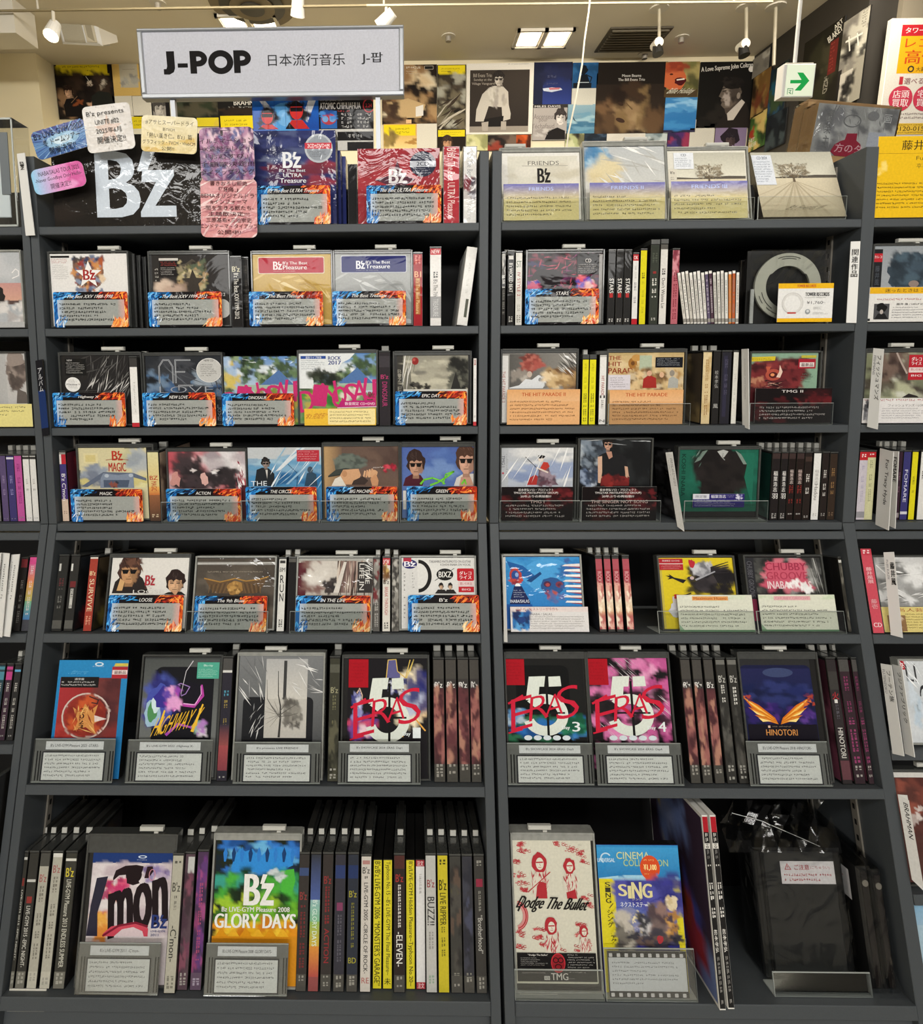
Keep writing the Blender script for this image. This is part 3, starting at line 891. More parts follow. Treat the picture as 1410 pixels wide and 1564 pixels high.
def d(a):
    a.bg('cfcac4'); a.p([(495,520),(510,568),(560,570),(520,600),(536,652),(496,622),(456,652),(472,600),(430,572),(482,568)], 'c9b3a6')
    for k in range(26): a.e(a.x0+(a.x1-a.x0)*a.R.random(), a.y0+(a.y1-a.y0)*a.R.random(), 3, 4, 'b5b0a8', 6)
    a.t("B'z presents", 405, 503, 578, 530, '2a2724'); a.t('UNITE #02', 440, 545, 550, 568, '2a2724'); a.t('2025年6月', 440, 583, 555, 608, '2a2724'); a.t('開催決定!!', 440, 622, 570, 655, '2a2724')
board('P1', 'S1', 'white rounded handwritten announcement card above the big logo', (388, 478, 608, 692), d, n=0.007, rad=22, rz=math.radians(-6), name='announcement_card')
def d(a):
    a.g(a.x0, a.y0, a.x1, a.y1, 'd9cfae', 'd3c08a'); a.scat(650, 640, 900, 700, 12, 30, 12, ['cfb470','dccb94','c9a95e'])
    a.t('#アサヒスーパードライ', 665, 552, 885, 574, '37301f'); a.t('新TVCM', 745, 586, 800, 602, '37301f'); a.t("「熱い漢き仁。B'z」篇", 675, 612, 880, 636, '37301f'); a.t('グラフィック・TVCM・WebCM', 655, 644, 895, 664, '37301f'); a.t('公開!!', 742, 672, 800, 692, '37301f')
board('P1', 'S1', 'pale yellow rounded handwritten announcement card right of the big logo', (648, 533, 903, 700), d, n=0.005, rad=20, rz=math.radians(4), name='announcement_card')
def d(a):
    a.bg('6f4d6e'); a.scat(a.x0, a.y0, a.x1, a.y1, 130, 14, 20, ['8d6486','53406a','b58aa4','c9a0b4','7b4a72','40355c','d7b9c4','8e5a7c','5d6390'])
    for k, s_ in enumerate(['「', 'イルミネーション', 'NHK連続テレビ小説', '「おむすび」', '主題歌決定!!!', 'タイアップソング']): a.t(s_, 1040-14*len(s_)-12, 596+36*k, 1040+14*len(s_)+12, 620+36*k, '2a1620', 0.01)
board('P1', 'S1', 'purple mottled rounded announcement card overlapping the blue boxed set', (917, 583, 1165, 826), d, n=0.008, rad=24, rz=math.radians(-1), name='announcement_card')
def d(a):
    a.g(a.x0, a.y0, a.x1, a.y1, 'c98f92', 'cf8d8d'); a.streaks(920, 818, 1178, 1088, 70, -25, 110, 9, ['dcb5b4','b4747a','e6cac8','c07f86','d9a4a4'], 40)
    for k, s_ in enumerate(['書きおろし新曲', '「鴉」', 'ABEMAオリジナルドラマ', '#インフォーマ', '-闇を生きる獣たち-', '主題歌決定!!!', '三原基希×三池崇史', 'エンドテーマ・タイアップ', '公開中!']): a.t(s_, 1049-10*len(s_)-14, 830+28*k, 1049+10*len(s_)+14, 851+28*k, '3d1a20')
board('P1', 'S1', 'pink rounded announcement card hanging over the top shelf edge', (920, 818, 1178, 1088), d, n=0.007, rad=26, rz=math.radians(1), name='announcement_card')

def d(a):
    a.bg('20285c'); a.scat(60, 600, 330, 860, 46, 46, 14, ['2c3566','4a5378','161c46','6b7390','1b2152','343d70'])
    a.scat(130, 740, 420, 850, 12, 60, 22, ['6b2335','8a2c3c','3a1d48','54203f'])
    bz(a, 187, 695, 272, 768, 'dfe0e4'); a.t("B'z The Best", 170, 772, 290, 786, 'dcdde2', 0.03); a.t('ULTRA', 188, 793, 275, 810, 'dcdde2', 0.04); a.t('Treasure', 172, 815, 293, 836, 'dcdde2', 0.04)
    a.e(353, 680, 64, 66, 'b3b7bd', 26); a.e(353, 680, 55, 57, '8e949c'); a.r(290, 655, 412, 682, 'c23a48'); a.t('2CD+DVD+M', 302, 660, 402, 677, 'f0e4e4', 0.02); a.s(310, 692, 396, 722, 4, '3c4048')
face('P2', 'S1', 'thick blue wrinkle-wrapped boxed disc set with a silver seal', (52, 598, 430, 1026), d, n=-0.030, M=P_WRAP, th=0.03, case=None, name='boxed_set')
face('P2', 'S1', 'dark blue slim boxed disc set tucked behind the blue wrapped one', (380, 690, 452, 1026), lambda a: a.bg('232c66'), n=-0.066, M=P_GLOSS, th=0.03, name='boxed_set')
face('P2', 'S1', 'plain blue slim boxed disc set, last in the stack of blue ones', (400, 716, 476, 1026), lambda a: a.bg('2c377c'), n=-0.100, M=P_GLOSS, th=0.025, name='boxed_set')
board('P2', 'S1', 'flame-edged comment card in front of the blue boxed set', (70, 850, 405, 1028), flame("B'z The Best ULTRA Treasure", .5), n=-0.010, seed=11)
spine('P2', 'S1', 'plain black wide case standing between the blue and red boxed sets', 484, 528, 750, '1c1c1e', [], 1026, n=-0.07, lock=None, cap=False, depth=0.1)
def d(a):
    a.bg('8e1f2b'); a.scat(530, 690, 905, 860, 16, 60, 40, ['96242f','861b28','9d2d36'])
    a.p([(712,735),(735,800),(795,822),(745,850),(770,930),(715,880),(650,930),(680,850),(605,822),(688,800)], '4e2436')
    bz(a, 672, 772, 755, 838, 'd9d4d4'); a.t("B'z The Best", 660, 843, 760, 856, 'c9b8b8', 0.03)
    a.e(828, 752, 60, 58, '20243a', 26); a.r(770, 738, 888, 765, 'b9bcc4'); a.t('2CD', 800, 742, 855, 760, '1d2036', 0.04); a.s(785, 706, 872, 734, 3, 'a9adb8'); a.s(785, 770, 870, 800, 3, 'a9adb8')
face('P2', 'S1', 'red boxed disc set with dark star and round navy sticker', (530, 680, 905, 1026), d, n=-0.026, M=P_WRAP, th=0.03, name='boxed_set', label='red boxed disc set with dark star and round navy sticker')
board('P2', 'S1', 'flame-edged comment card in front of the red boxed set', (570, 848, 912, 1022), flame('The Best ULTRA Pleasure'), n=-0.010, seed=12)
spine('P2', 'S1', 'glossy red thick boxed set standing spine out beside the white one', 920, 998, 668, 'a32431', [('t', "B'z The Best ULTRA Pleasure", .10, .92, 'e6c9c4', .5), ('t', "B'z", .02, .1, 'e6c9c4', .6)], 1022, n=-0.012, lock=None, M=P_WRAP, cap=False, name='boxed_set')
spine('P2', 'S1', 'glossy white thick boxed set standing spine out at the bay end', 1012, 1088, 668, 'd6d4d0', [('b', .42, .68, 'b9b3b0'), ('x', .44, .66, ['6e1c2a','8e2a38','4a4550'], 5), ('t', "B'z The Best", .08, .4, '9a9c9e', .45), ('t', 'Treasure', .7, .95, 'b9b9b8', .4)], 1020, n=-0.012, lock=None, M=P_WRAP, cap=False, name='boxed_set')
def d(a):
    a.tv("B'z", 25, 100, 75, 200, '3a3834', 0.02)
plate('P1', 'S1', 'white plastic artist divider standing at the left end of the top shelf', ((78, 705), (112, 700), (160, 1078), (118, 1080)), 0.004, 0.010, d)
# clear case at the top of the cut-off left bay
def clearbox():
    sp = Spot('S1', 0.0); X0, v0, X1, v1 = sp.rect('F', (-40, 180, 46, 345)); X0, X1 = fit(X0, X1)
    r = sp.root('empty_display_case', (X0+X1)/2); tag(r, 'large empty clear display case on the top shelf at the left picture edge', 'display case')
    w = (X1-X0)/2
    MB().box(-w, 0, 0.0006, w, 0.04, v1, M_CLEAR, 0.0015, M_CLEAR).build('clear_shell', r)
    mb = MB()
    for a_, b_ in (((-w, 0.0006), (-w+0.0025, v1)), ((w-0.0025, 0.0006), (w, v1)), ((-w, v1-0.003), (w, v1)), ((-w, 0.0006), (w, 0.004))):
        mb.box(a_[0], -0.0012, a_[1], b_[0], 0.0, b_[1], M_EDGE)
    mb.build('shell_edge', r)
    MB().box(-w+0.03, 0.012, 0.02, w-0.022, 0.014, v1-0.02, mat('pale_grey_insert', 'cfd6d8', 0.5), 0.001).build('insert_card', r)
    MB().box(w-0.034, 0.010, 0.06, w-0.018, 0.0115, v1-0.02, mat('grey_hanger_strip', '6f7478', 0.5)).build('hanger_strip', r)
clearbox()

# ------------------------------------------------------------------ top shelf, right bay
def tree(a, x0, y0, x1, y1, sky='cfcab8', ground='cdbf9f', ink='6a5d4c'):
    w, h = x1-x0, y1-y0
    a.g(x0, y0, x1, y0+h*.38, 'b9b6a6', 'dedac8'); a.g(x0, y0+h*.38, x1, y1, 'd8cdb2', 'b5a98f')
    a.p([(x0,y0+h*.36),(x0+w*.3,y0+h*.375),(x0+w*.75,y0+h*.345),(x1,y0+h*.35),(x1,y0+h*.39),(x0,y0+h*.39)], '5d574e')
    cx, cy = x0+w*.47, y0+h*.43
    for k, t in enumerate((-66,-52,-36,-20,-6,10,24,40,54,68)):
        q = math.radians(90+t); L = 1/max(abs(math.sin(q)), .3)*.6
        a.p([(cx-w*.008,cy),(cx+w*.008,cy),(cx+w*L*math.cos(q)+w*.035,cy+h*.66),(cx+w*L*math.cos(q)-w*.02,cy+h*.66)], ['b3a78d','bfb298'][k % 2])
    a.scat(cx-w*.17, cy-h*.24, cx+w*.17, cy-h*.06, 70, w*.022, h*.016, ['8f846f','a59a84','9a8f7a','7d725f'], .6)
    a.scat(cx-w*.05, cy-h*.2, cx+w*.05, cy-h*.1, 3, w*.04, h*.04, ['e3dcc8'])
    a.p([(cx-w*.016,cy+h*.02),(cx+w*.016,cy+h*.02),(cx+w*.010,cy-h*.08),(cx-w*.010,cy-h*.08)], '6a5d4c')
    for k in range(11):
        q = math.radians(188+k*16.4); r_ = .75+.35*a.R.random()
        a.l([(cx,cy-h*.05),(cx+w*.09*math.cos(q),cy-h*.07+h*.06*math.sin(q)),(cx+w*.21*r_*math.cos(q),cy-h*.09+h*.17*r_*math.sin(q))], w*.010, '6d604e', w*.002)
    a.scat(cx-w*.2, cy-h*.26, cx+w*.2, cy-h*.05, 60, w*.011, h*.009, ['77705e','8a806c','6a604f','a3977f'], .6)

def cardF(t):
    return textcard('d2c489', t, 'aebbe8', '55503c', 5, ('6a6aae', 'd2c489', .46), .36)
def d(a):
    a.bg('dfdcd4'); a.r(228, 715, 550, 1010, 'd3cfc0'); a.scat(240, 760, 540, 860, 10, 50, 20, ['d9d4c6','cbc5b4','c5beaa'])
    a.t('FRIENDS', 322, 738, 465, 757, '6b6862', 0.0); a.l([(295,760),(505,760)], 1.5, '77736a'); bz(a, 364, 772, 425, 838, '262422')
face('P3', 'S1', 'cream CD with thin grey lettering, leftmost on the right top shelf', (195, 700, 560, 1006), d, n=-0.026, case=(188, 680, 566, 1006), tab=(215, 310), lean=10, rim=M_RIM2, seed=2)
board('P3', 'S1', 'blue to yellow comment card in front of the cream CD', (208, 842, 553, 1009), cardF('FRIENDS'), n=-0.008, lean=5, seed=21)
def d(a):
    a.bg('c9c8c2'); a.g(580, 670, 950, 1005, 'b9bcbc', 'd5d2c8'); a.scat(580, 680, 670, 760, 10, 34, 30, ['5f93b8','7eaac6','4a7ea8','a9c4d2'])
    a.scat(600, 760, 720, 840, 8, 50, 40, ['d9cba4','e2dccb','d0c096']); a.streaks(640, 660, 960, 850, 24, 35, 120, 8, ['dcdcd8','efeeea','b3b2ac'], 30)
face('P3', 'S1', 'pale icy-looking CD with a blue corner, second on the right top shelf', (580, 672, 950, 1004), d, n=-0.026, case=(574, 650, 956, 1004), lean=10, rim=M_RIM2, M=P_WRAP, tab=(762, 868))
board('P3', 'S1', 'blue to yellow comment card in front of the pale icy CD', (603, 836, 948, 1004), cardF('FRIENDS II'), n=-0.008, lean=5, seed=22)
def d(a):
    a.bg('d9d5c8'); tree(a, 1003, 700, 1320, 1010); a.r(962, 775, 1003, 1010, 'd3cdbd'); a.t("B'z", 974, 785, 994, 797, '3b3832', 0.03); a.s(974, 810, 994, 900, 9, '6b6658'); a.r(992, 700, 1083, 775, 'dfe2e6'); a.t('CD', 1026, 705, 1050, 716, '4b5868', 0.02); a.s(998, 724, 1078, 768, 5, '6c7886')
face('P3', 'S1', 'lone-tree CD with white price sticker, behind a comment card', (962, 690, 1325, 1002), d, n=-0.026, case=(956, 676, 1332, 1002), lean=10, rim=M_RIM2, tab=(1137, 1243))
board('P3', 'S1', 'blue to yellow comment card in front of the lone-tree CD', (976, 830, 1326, 1000), cardF('FRIENDS III'), n=-0.008, lean=5, seed=23)
def d(a):
    tree(a, a.x0, a.y0, a.x1, a.y1+20); a.r(308, 975, 440, 1165, 'dfe3ea'); a.t('CD 2024', 345, 985, 412, 1003, '4f5d70', 0.02); a.s(316, 1015, 432, 1155, 9, '7a8798')
    a.t("B'z Friends III", 490, 1292, 705, 1318, '77705f', -0.01, sh=.3)
face('P4', 'S1', 'larger lone-tree record sleeve without comment card, last on the right top shelf', (312, 955, 838, 1362), d, n=-0.024, case=None, lean=20, th=0.010, M=P_WRAP, name='record_sleeve')
stand('P3', 'S1', 'clear acrylic stand under the cream and icy CDs', (195, 905, 950, 1014), n=-0.001)
stand('P3', 'S1', 'clear acrylic stand under the lone-tree CD', (965, 905, 1358, 1010), n=-0.001)
stand('P4', 'S1', 'clear acrylic stand under the larger lone-tree sleeve', (322, 1232, 880, 1375), n=-0.001)

# ------------------------------------------------------------------ second shelf, left bay
def d(a):
    a.bg('dcd9d5'); a.r(272, 142, 375, 153, '1d1a1a'); a.s(275, 158, 368, 185, 3, 'a3352e', .6, .2); a.s(280, 190, 370, 272, 8, '9b9894', .5, .4)
    a.p([(392,160),(432,158),(474,146),(515,158),(560,162),(560,240),(540,300),(474,345),(410,300),(392,240)], '7a5a4a')
    a.scat(395, 155, 555, 335, 90, 14, 14, ['8d3226','5c6a86','a9552e','31405e','c58a52','6d2a2a','8893a6','3d3a3c','b9744a','d9c0a0'])
    a.p([(476,170),(496,218),(548,220),(506,252),(522,308),(476,274),(430,308),(446,252),(408,220),(458,218)], 'e6e3df'); bz(a, 446, 218, 514, 272, '9b2a2a')
face('A2', 'S2', 'white CD with a mosaic shield and star emblem', (262, 132, 692, 528), d, case=(258, 120, 700, 528), tab=(525, 642), behind=3)
board('A2', 'S2', 'flame-edged comment card in front of the white shield CD', (290, 337, 690, 528), flame('The Best XXV 1988-1998'), seed=31)
def d(a):
    a.bg('2c2927'); a.s(838, 210, 860, 330, 6, 'b9b4ac'); a.r(862, 155, 965, 168, 'c3beb8'); a.r(862, 168, 965, 255, '1c1918'); a.s(870, 174, 958, 200, 3, 'a33a34', .6, .2); a.s(870, 205, 958, 250, 5, 'c9c4be', .5, .3)
    a.p([(968,190),(1005,185),(1040,160),(1078,185),(1118,190),(1118,260),(1090,320),(1040,345),(995,320),(968,260)], '4c463c')
    a.scat(970, 175, 1115, 335, 80, 13, 13, ['8d8268','6d6a4a','3d3a30','b0a27a','55604c','a58a64','2a2622','c9b98e'])
    a.p([(1040,215),(1060,262),(1100,265),(1070,295),(1080,340),(1000,340),(1012,295),(985,265),(1025,262)], '38322c')
    a.scat(862, 290, 985, 335, 8, 40, 24, ['cfb9a6','b9a08e','8f7a6c']); a.t('2012', 1165, 345, 1212, 362, 'd9d6d0', 0.02); a.e(1195, 430, 46, 52, 'b3b2ae')
face('A2', 'S2', 'black CD with a faded shield emblem and dark sticker', (825, 138, 1236, 528), d, case=(808, 118, 1241, 528), tab=(1018, 1138))
board('A2', 'S2', 'flame-edged comment card in front of the black shield CD', (800, 337, 1196, 528), flame('The Best XXV 1999-2012'), seed=32)
spine('A2', 'S2', 'black CD spine with white lettering right of the black shield CD', 1243, 1305, 150, '1d1b1a', [('h', "B'z", .12, .2, 'c9c3a8'), ('t', "B'z The Best XXV 1999-2012", .22, .88, 'd9d5cc', .45)], 535, lock=None)
spine('A2', 'S2', 'plain dark CD case, second right of the black shield CD', 1310, 1342, 155, '26221f', [('s', .1, .9, '5b554c', 40)], 530, n=-0.03, lock=None)
def d(a):
    a.g(60, 130, 480, 525, 'bfa25e', 'b08f49'); a.streaks(60, 250, 480, 520, 26, 20, 160, 16, ['cdb273','a98840','d9c592','b8984f'], 50)
    a.rr(88, 148, 445, 240, 8, 'd5c9b4'); a.rr(92, 153, 441, 236, 8, 'a81f34'); bz(a, 170, 174, 218, 218, 'e6dcdc'); a.t("B'z The Best", 222, 174, 354, 190, 'e6dcdc', 0.03); a.t('Pleasure', 222, 194, 352, 217, 'e6dcdc', 0.04); a.s(172, 224, 352, 232, 1, 'd9b9b9')
face('B2', 'S2', 'gold CD with a red title label', (60, 135, 482, 524), d, case=(54, 116, 487, 524), tab=(275, 393))
board('B2', 'S2', 'flame-edged comment card in front of the gold CD', (38, 335, 436, 524), flame('The Best Pleasure'), seed=33)
def d(a):
    a.g(498, 130, 912, 525, 'a3a5a4', '8f9190'); a.streaks(498, 250, 912, 520, 26, 20, 160, 16, ['b5b7b6','8c8e8d','c6c8c7','9b9d9c'], 50)
    a.rr(533, 140, 887, 236, 8, 'b9bcc4'); a.rr(537, 145, 883, 232, 8, '1d2363'); bz(a, 615, 170, 663, 214, 'dfe0e8'); a.t("B'z The Best", 667, 170, 798, 186, 'dfe0e8', 0.03); a.t('Treasure', 667, 190, 797, 212, 'dfe0e8', 0.04); a.s(617, 220, 797, 228, 1, 'b9bbd0')
face('B2', 'S2', 'silver CD with a navy title label', (500, 132, 910, 524), d, case=(494, 113, 916, 524), tab=(715, 830))
board('B2', 'S2', 'flame-edged comment card in front of the silver CD', (487, 333, 882, 524), flame('The Best Treasure'), seed=34)
spine('B2', 'S2', 'red CD spine with gold lettering right of the silver CD', 920, 972, 130, '9a2229', [('s', .02, .18, 'd98a80', 60), ('h', 'B1', .24, .32, 'e6b48a'), ('b', .33, .84, 'a8663a', 22, 78), ('t', "B'z The Best Pleasure", .34, .83, 'dfc089', .42)], 523)
spine('B2', 'S2', 'white CD spine with red top band, upright in the open space', 1010, 1073, 100, 'dbd8d4', [('b', .0, .08, 'b3212e'), ('h', 'NEW', .015, .065, 'e8d5d2'), ('s', .3, .38, '4a4a48', 40), ('t', "B'z The 7th", .4, .62, '5b5955', .4), ('b', .62, .9, '9c9c9c'), ('t', 'TREASURE', .65, .88, 'c9c9c9', .5)], 522, lock=None)
spine('B2', 'S2', 'white CD case tipped over against the bay side', 1156, 1212, 95, 'dcdad5', [('b', .66, .9, '55584e', 55, 85), ('s', .2, .6, 'c0beb8', 20)], 528, lock=None, rz=math.radians(7.5), cap=False, body=M_WHITE)

# ------------------------------------------------------------------ second shelf, right bay
spine('C2', 'S2', 'black and white patterned CD spine at the left end of its row', 101, 134, 150, '2a2826', [('x', .02, .3, ['a9a6a0','1c1a18','d6d3cc','5d5a55'], 26), ('s', .3, .48, 'dcd9d2', 60), ('b', .48, .9, '2c2a28'), ('s', .5, .85, '8a8780', 50)], 600, lock='tab')
spine('C2', 'S2', 'black CD spine with white capitals, second in its row', 146, 189, 140, '1d1c1b', [('h', 'I', .05, .1, 'c9c6c0'), ('t', "B'z WICKED BEAT", .15, .55, 'e2dfd8', .6), ('s', .88, .97, 'a9a69f', 60)], 603)
spine('C2', 'S2', 'white CD spine with small red capitals, third in its row', 196, 240, 145, 'cfccc4', [('h', 'ST', .11, .2, '5c6a58'), ('t', 'IV STYLE 2', .27, .6, '9a3a34', .5), ('s', .86, .97, '8b8880', 60), ('s', .62, .8, 'a9a69e', 40)], 603)
def d(a):
    a.bg('1d1517'); a.scat(265, 150, 745, 380, 60, 26, 16, ['5a2030','7a3040','2a1a22','3a1822','1a1316','4d2040','3d2236','2c2a50'], .9); a.streaks(270, 160, 740, 370, 60, -40, 60, 9, ['9a4052','b0485c','7a3a4a','6d2c58'], 60)
    a.blob(400, 310, 90, 60, '1c1518', .15, 20); a.scat(265, 330, 340, 380, 12, 22, 12, ['e08a9a','6f3a8a','b9486a','4a48a0']); a.scat(600, 300, 690, 375, 20, 22, 20, ['d9606c','e8b9b2','8a3a92','5b50b0'])
    a.r(582, 155, 722, 288, '151314'); a.t('CD', 635, 188, 672, 212, 'cfcac6', 0.02); a.s(592, 222, 712, 282, 5, 'b9b4b0', .5, .3); a.r(722, 160, 745, 600, '8e8b88')
face('C2', 'S2', 'nebula-patterned CD with black sticker', (268, 150, 748, 603), d, case=(262, 130, 752, 603), tab=(497, 640), M=P_GLOSS)
board('C2', 'S2', 'flame-edged comment card in front of the nebula CD', (258, 377, 725, 603), flame('STARS'), seed=41)
for k, (a_, b_) in enumerate(((782, 828), (834, 880), (884, 930))):
    spine('C2', 'S2', 'black CD spine with white letters, %s of three alike beside the nebula CD' % ORD[k], a_, b_, 135, '242322', [('t', 'STARS', .37, .57, 'e6e3dd', .62), ('b', .57, .63, 'a9302f', 25, 75), ('s', .92, .97, 'b9b6b0', 60)], 603, lock=None, group='three identical black spines beside the nebula CD')
spine('C2', 'S2', 'white CD spine with red top and bottom bands', 936, 974, 155, 'd9d7d3', [('b', .0, .09, 'b3222c'), ('b', .92, 1, 'b3222c'), ('h', 'OK', .02, .07, 'e9dcd8'), ('s', .4, .72, '77757a', 36), ('s', .15, .35, 'b3b1ac', 30)], 603, lock=None)
spine('C2', 'S2', 'bright yellow CD spine between the white one and the tall dark one', 984, 1026, 130, 'd3c71c', [('s', .3, .4, '4d4a10', 40), ('s', .42, .85, 'a89d18', 30)], 603, lock=None)
spine('C2', 'S2', 'tall dark green-grey disc spine with white capitals', 1048, 1104, 95, '33372f', [('s', .1, .3, '4c5046', 60), ('b', .33, .36, '8a2f2c', 30, 70), ('s', .42, .68, 'd2cfc6', 52), ('s', .92, .96, 'b9b6ae', 50)], 606, lock=None, top_ext=0.006)
spine('C2', 'S2', 'tall white disc spine beside the dark green-grey one', 1110, 1158, 92, 'd2cfc8', [('b', .0, .06, '55534e'), ('s', .3, .37, '2e2c2a', 44), ('t', "Don't Wanna Lie", .42, .8, '3e3b38', .5)], 604, lock=None, top_ext=0.006)
spine('C2', 'S2', 'pink and maroon lettered CD spine before the thin singles', 1185, 1232, 128, 'b0616a', [('x', .02, .25, ['7a2d3c','d6a2a6','8f3c48','c98890'], 26), ('s', .3, .94, '7a2836', 50)], 600, lock=None)
thin = ['c9c4ba','d6d2ca','bdb8ae','d3cfc8','c6c2bb','d9d6d0','cfcbc4','5a4f66','4a3440','b9b6ae','cac7bf','c2beb6','d6d4ce','c77a3a','b05a32','d0cbc2']
xs = [(1246,1286),(1284,1308),(1306,1340),(1340,1372),(1372,1402)]
for k in range(16):
    xD = 22 + k*20.2
    cols = thin[k]
    spine('D2', 'S2', 'thin CD single in the low leaning row, %s from its left end' % ORD[k] if k not in (0, 15) else ('thickest creased white single at the left end of the low row' if k == 0 else 'last thin single at the right end of the low row'),
          xD, xD+18, 248-(k % 3)*5, cols, [('s', .15, .8, '7a756c' if k not in (7, 8) else 'b9b0b4', 45), ('b', .9, .97, '8d8880'), ('b', 0, .05, 'e2dfd8')], 556, lock=None, cap=False, rz=math.radians(-9.0+k*0.5), n=-0.010, depth=0.12, seed=60+k, group='thin CD singles in the low row', name='cd_single')
# round adapter in a clear sleeve
def adapter():
    sp = Spot('S2', -0.02); X0, v0, X1, v1 = sp.rect('D2', (405, 118, 862, 540))
    r = sp.root('round_adapter_pack', (X0+X1)/2); tag(r, 'cream ring-shaped record adapter in a clear sleeve', 'adapter')
    w = (X1-X0)/2
    cx_, cz_ = sp.xv('D2', 632, 332); cx_ -= (X0+X1)/2
    R_ = (sp.xv('D2', 826, 332)[0]-sp.xv('D2', 438, 332)[0])/2
    M = mat('cream_ring_plastic', 'cfccba', 0.5); M2 = mat('ring_slot_grey', '4a4944', 0.6)
    mb = MB(); n = 64
    def rin(t):
        d_ = math.degrees(t) % 360
        return 0.62*R_ if 35 < d_ < 145 else 0.66*R_
    for k in range(n):
        t0, t1 = 2*math.pi*k/n, 2*math.pi*(k+1)/n
        p = lambda rr, t, y: (cx_+rr*math.cos(t), y, cz_+rr*math.sin(t))
        mb.quad(p(rin(t0), t0, 0.004), p(R_, t0, 0.004), p(R_, t1, 0.004), p(rin(t1), t1, 0.004), M)
        mb.quad(p(R_, t0, 0.008), p(R_, t1, 0.008), p(R_, t1, 0.004), p(R_, t0, 0.004), M)
        mb.quad(p(rin(t0), t0, 0.004), p(rin(t1), t1, 0.004), p(rin(t1), t1, 0.008), p(rin(t0), t0, 0.008), M)
    mb.build('ring', r)
    mb = MB()
    for a0, a1, rr in ((68, 112, .90), (75, 105, .84), (192, 235, .80), (198, 214, .90), (225, 250, .88)):
        for k in range(10):
            t0, t1 = math.radians(a0+(a1-a0)*k/10), math.radians(a0+(a1-a0)*(k+1)/10)
            p = lambda q, t: (cx_+q*R_*math.cos(t), 0.0036, cz_+q*R_*math.sin(t))
            mb.quad(p(rr-.012, t0), p(rr+.012, t0), p(rr+.012, t1), p(rr-.012, t1), M2)
    mb.build('ring_slot', r)
    MB().box(-w, 0.012, BASE, w, 0.014, v1, mat('clear_sleeve_backing', '1f1e1c', 0.3)).build('sleeve_back', r)
    MB().box(-w, 0.001, BASE, w, 0.0014, v1, M_BAG).build('clear_sleeve', r)
    MB().box(-w+0.004, 0.0040, BASE, -w+0.010, 0.006, BASE+(v1)*.46, mat('white_slip', 'c9c9c2', .5)).build('paper_slip', r)
    for k in range(4):
        q = sp.root('round_adapter_pack', (X0+X1)/2+min(0.012+0.009*k, 1.4515-X1)); q.location -= sp.N*(0.02+0.018*k)
        tag(q, 'spare clear-sleeved adapter behind the cream ring, ' + ('directly behind it', 'second behind it', 'third behind it', 'at the very back')[k], 'adapter', 'spare adapters behind the cream ring')
        MB().box(-w, 0.002, BASE, w, 0.010, v1-0.004, mat('spare_sleeve_plastic', '383532', 0.25, coat=.4, noise=.4, nscale=40), 0.001).build('clear_sleeve', q)
        MB().box(w-0.018, 0.0012, 0.01, w-0.006, 0.0019, v1-0.03, M_RIM2).build('sleeve_edge', q)
adapter()
def d(a):
    a.bg('dcdbd8'); a.r(565, 315, 888, 345, 'e0ae1c'); a.r(565, 518, 888, 540, 'e0ae1c'); a.t('TOWER RECORDS', 672, 322, 782, 338, 'b8402a', 0.04)
    a.t('TOWER RECORDS', 722, 368, 862, 390, '2a2827', 0.05); a.s(720, 396, 855, 404, 1, '4b4947'); a.t('¥1,760', 733, 418, 826, 438, '6b686a', 0.0); a.s(826, 424, 850, 434, 1, '7d7a7c')
    a.ring(650, 430, 62, 62, 14, 'cfcdc9'); a.ring(650, 430, 62, 62, 2, 'b3b1ad'); a.r(622, 483, 672, 491, 'b33a34'); a.e(740, 480, 15, 15, '8f9497'); a.e(740, 477, 8, 8, 'c9cccd'); a.s(770, 452, 830, 470, 3, '8b8987'); a.s(770, 484, 862, 498, 2, '8b8987')
board('D2', 'S2', 'white price card with yellow bands in front of the cream ring', (565, 315, 885, 540), d, n=-0.004)
def d(a):
    a.tv('関連作品', 16, 90, 84, 440, '2b2926', 0.02)
plate('D2', 'S2', 'white divider with four bold characters at the right end of the second shelf', ((990, 72), (1046, 70), (1022, 546), (963, 545)), 0.0, 0.004, d)

# ------------------------------------------------------------------ third shelf, left bay
def d(a):
    a.bg('211f1e'); a.streaks(480, 700, 700, 900, 40, -65, 120, 5, ['5a5856','3d3b3a','8b8986','141312'], 25); a.streaks(460, 690, 700, 890, 16, -40, 160, 9, ['3a3836','2c2a29','4b4947'], 40)
    a.r(358, 697, 472, 788, '121110'); a.t('NEW', 370, 701, 398, 711, 'b9b6b2', .02); a.s(364, 718, 466, 782, 6, 'c2bfba', .5, .3); a.e(396, 838, 41, 40, 'dfddd9', 24); a.s(370, 812, 424, 862, 6, '6b6966'); a.t('Presence II', 362, 833, 432, 842, '3d3b39', .02)
    a.streaks(480, 810, 690, 880, 26, -60, 90, 5, ['a3a09c','7b7875','c6c3bf'], 20)
face('A2', 'S3', 'black wrapped CD with round white sticker and scrawled silver title', (335, 680, 698, 1065), d, case=(330, 662, 770, 1065), tab=(545, 665), M=P_WRAP)
board('A2', 'S3', 'flame-edged comment card in front of the black CD with round sticker', (287, 880, 677, 1067), flame('Highway X'), seed=51)
spine('A2', 'S3', 'white CD spine with red foot right of the black wrapped CD', 702, 745, 690, 'dcdad6', [('b', 0, .13, '3a3836'), ('t', 'Highway X', .35, .8, 'b3b1ac', .3), ('b', .94, 1, 'b32a34'), ('b', .82, .94, 'e4e2de')], 1070, n=-0.004)
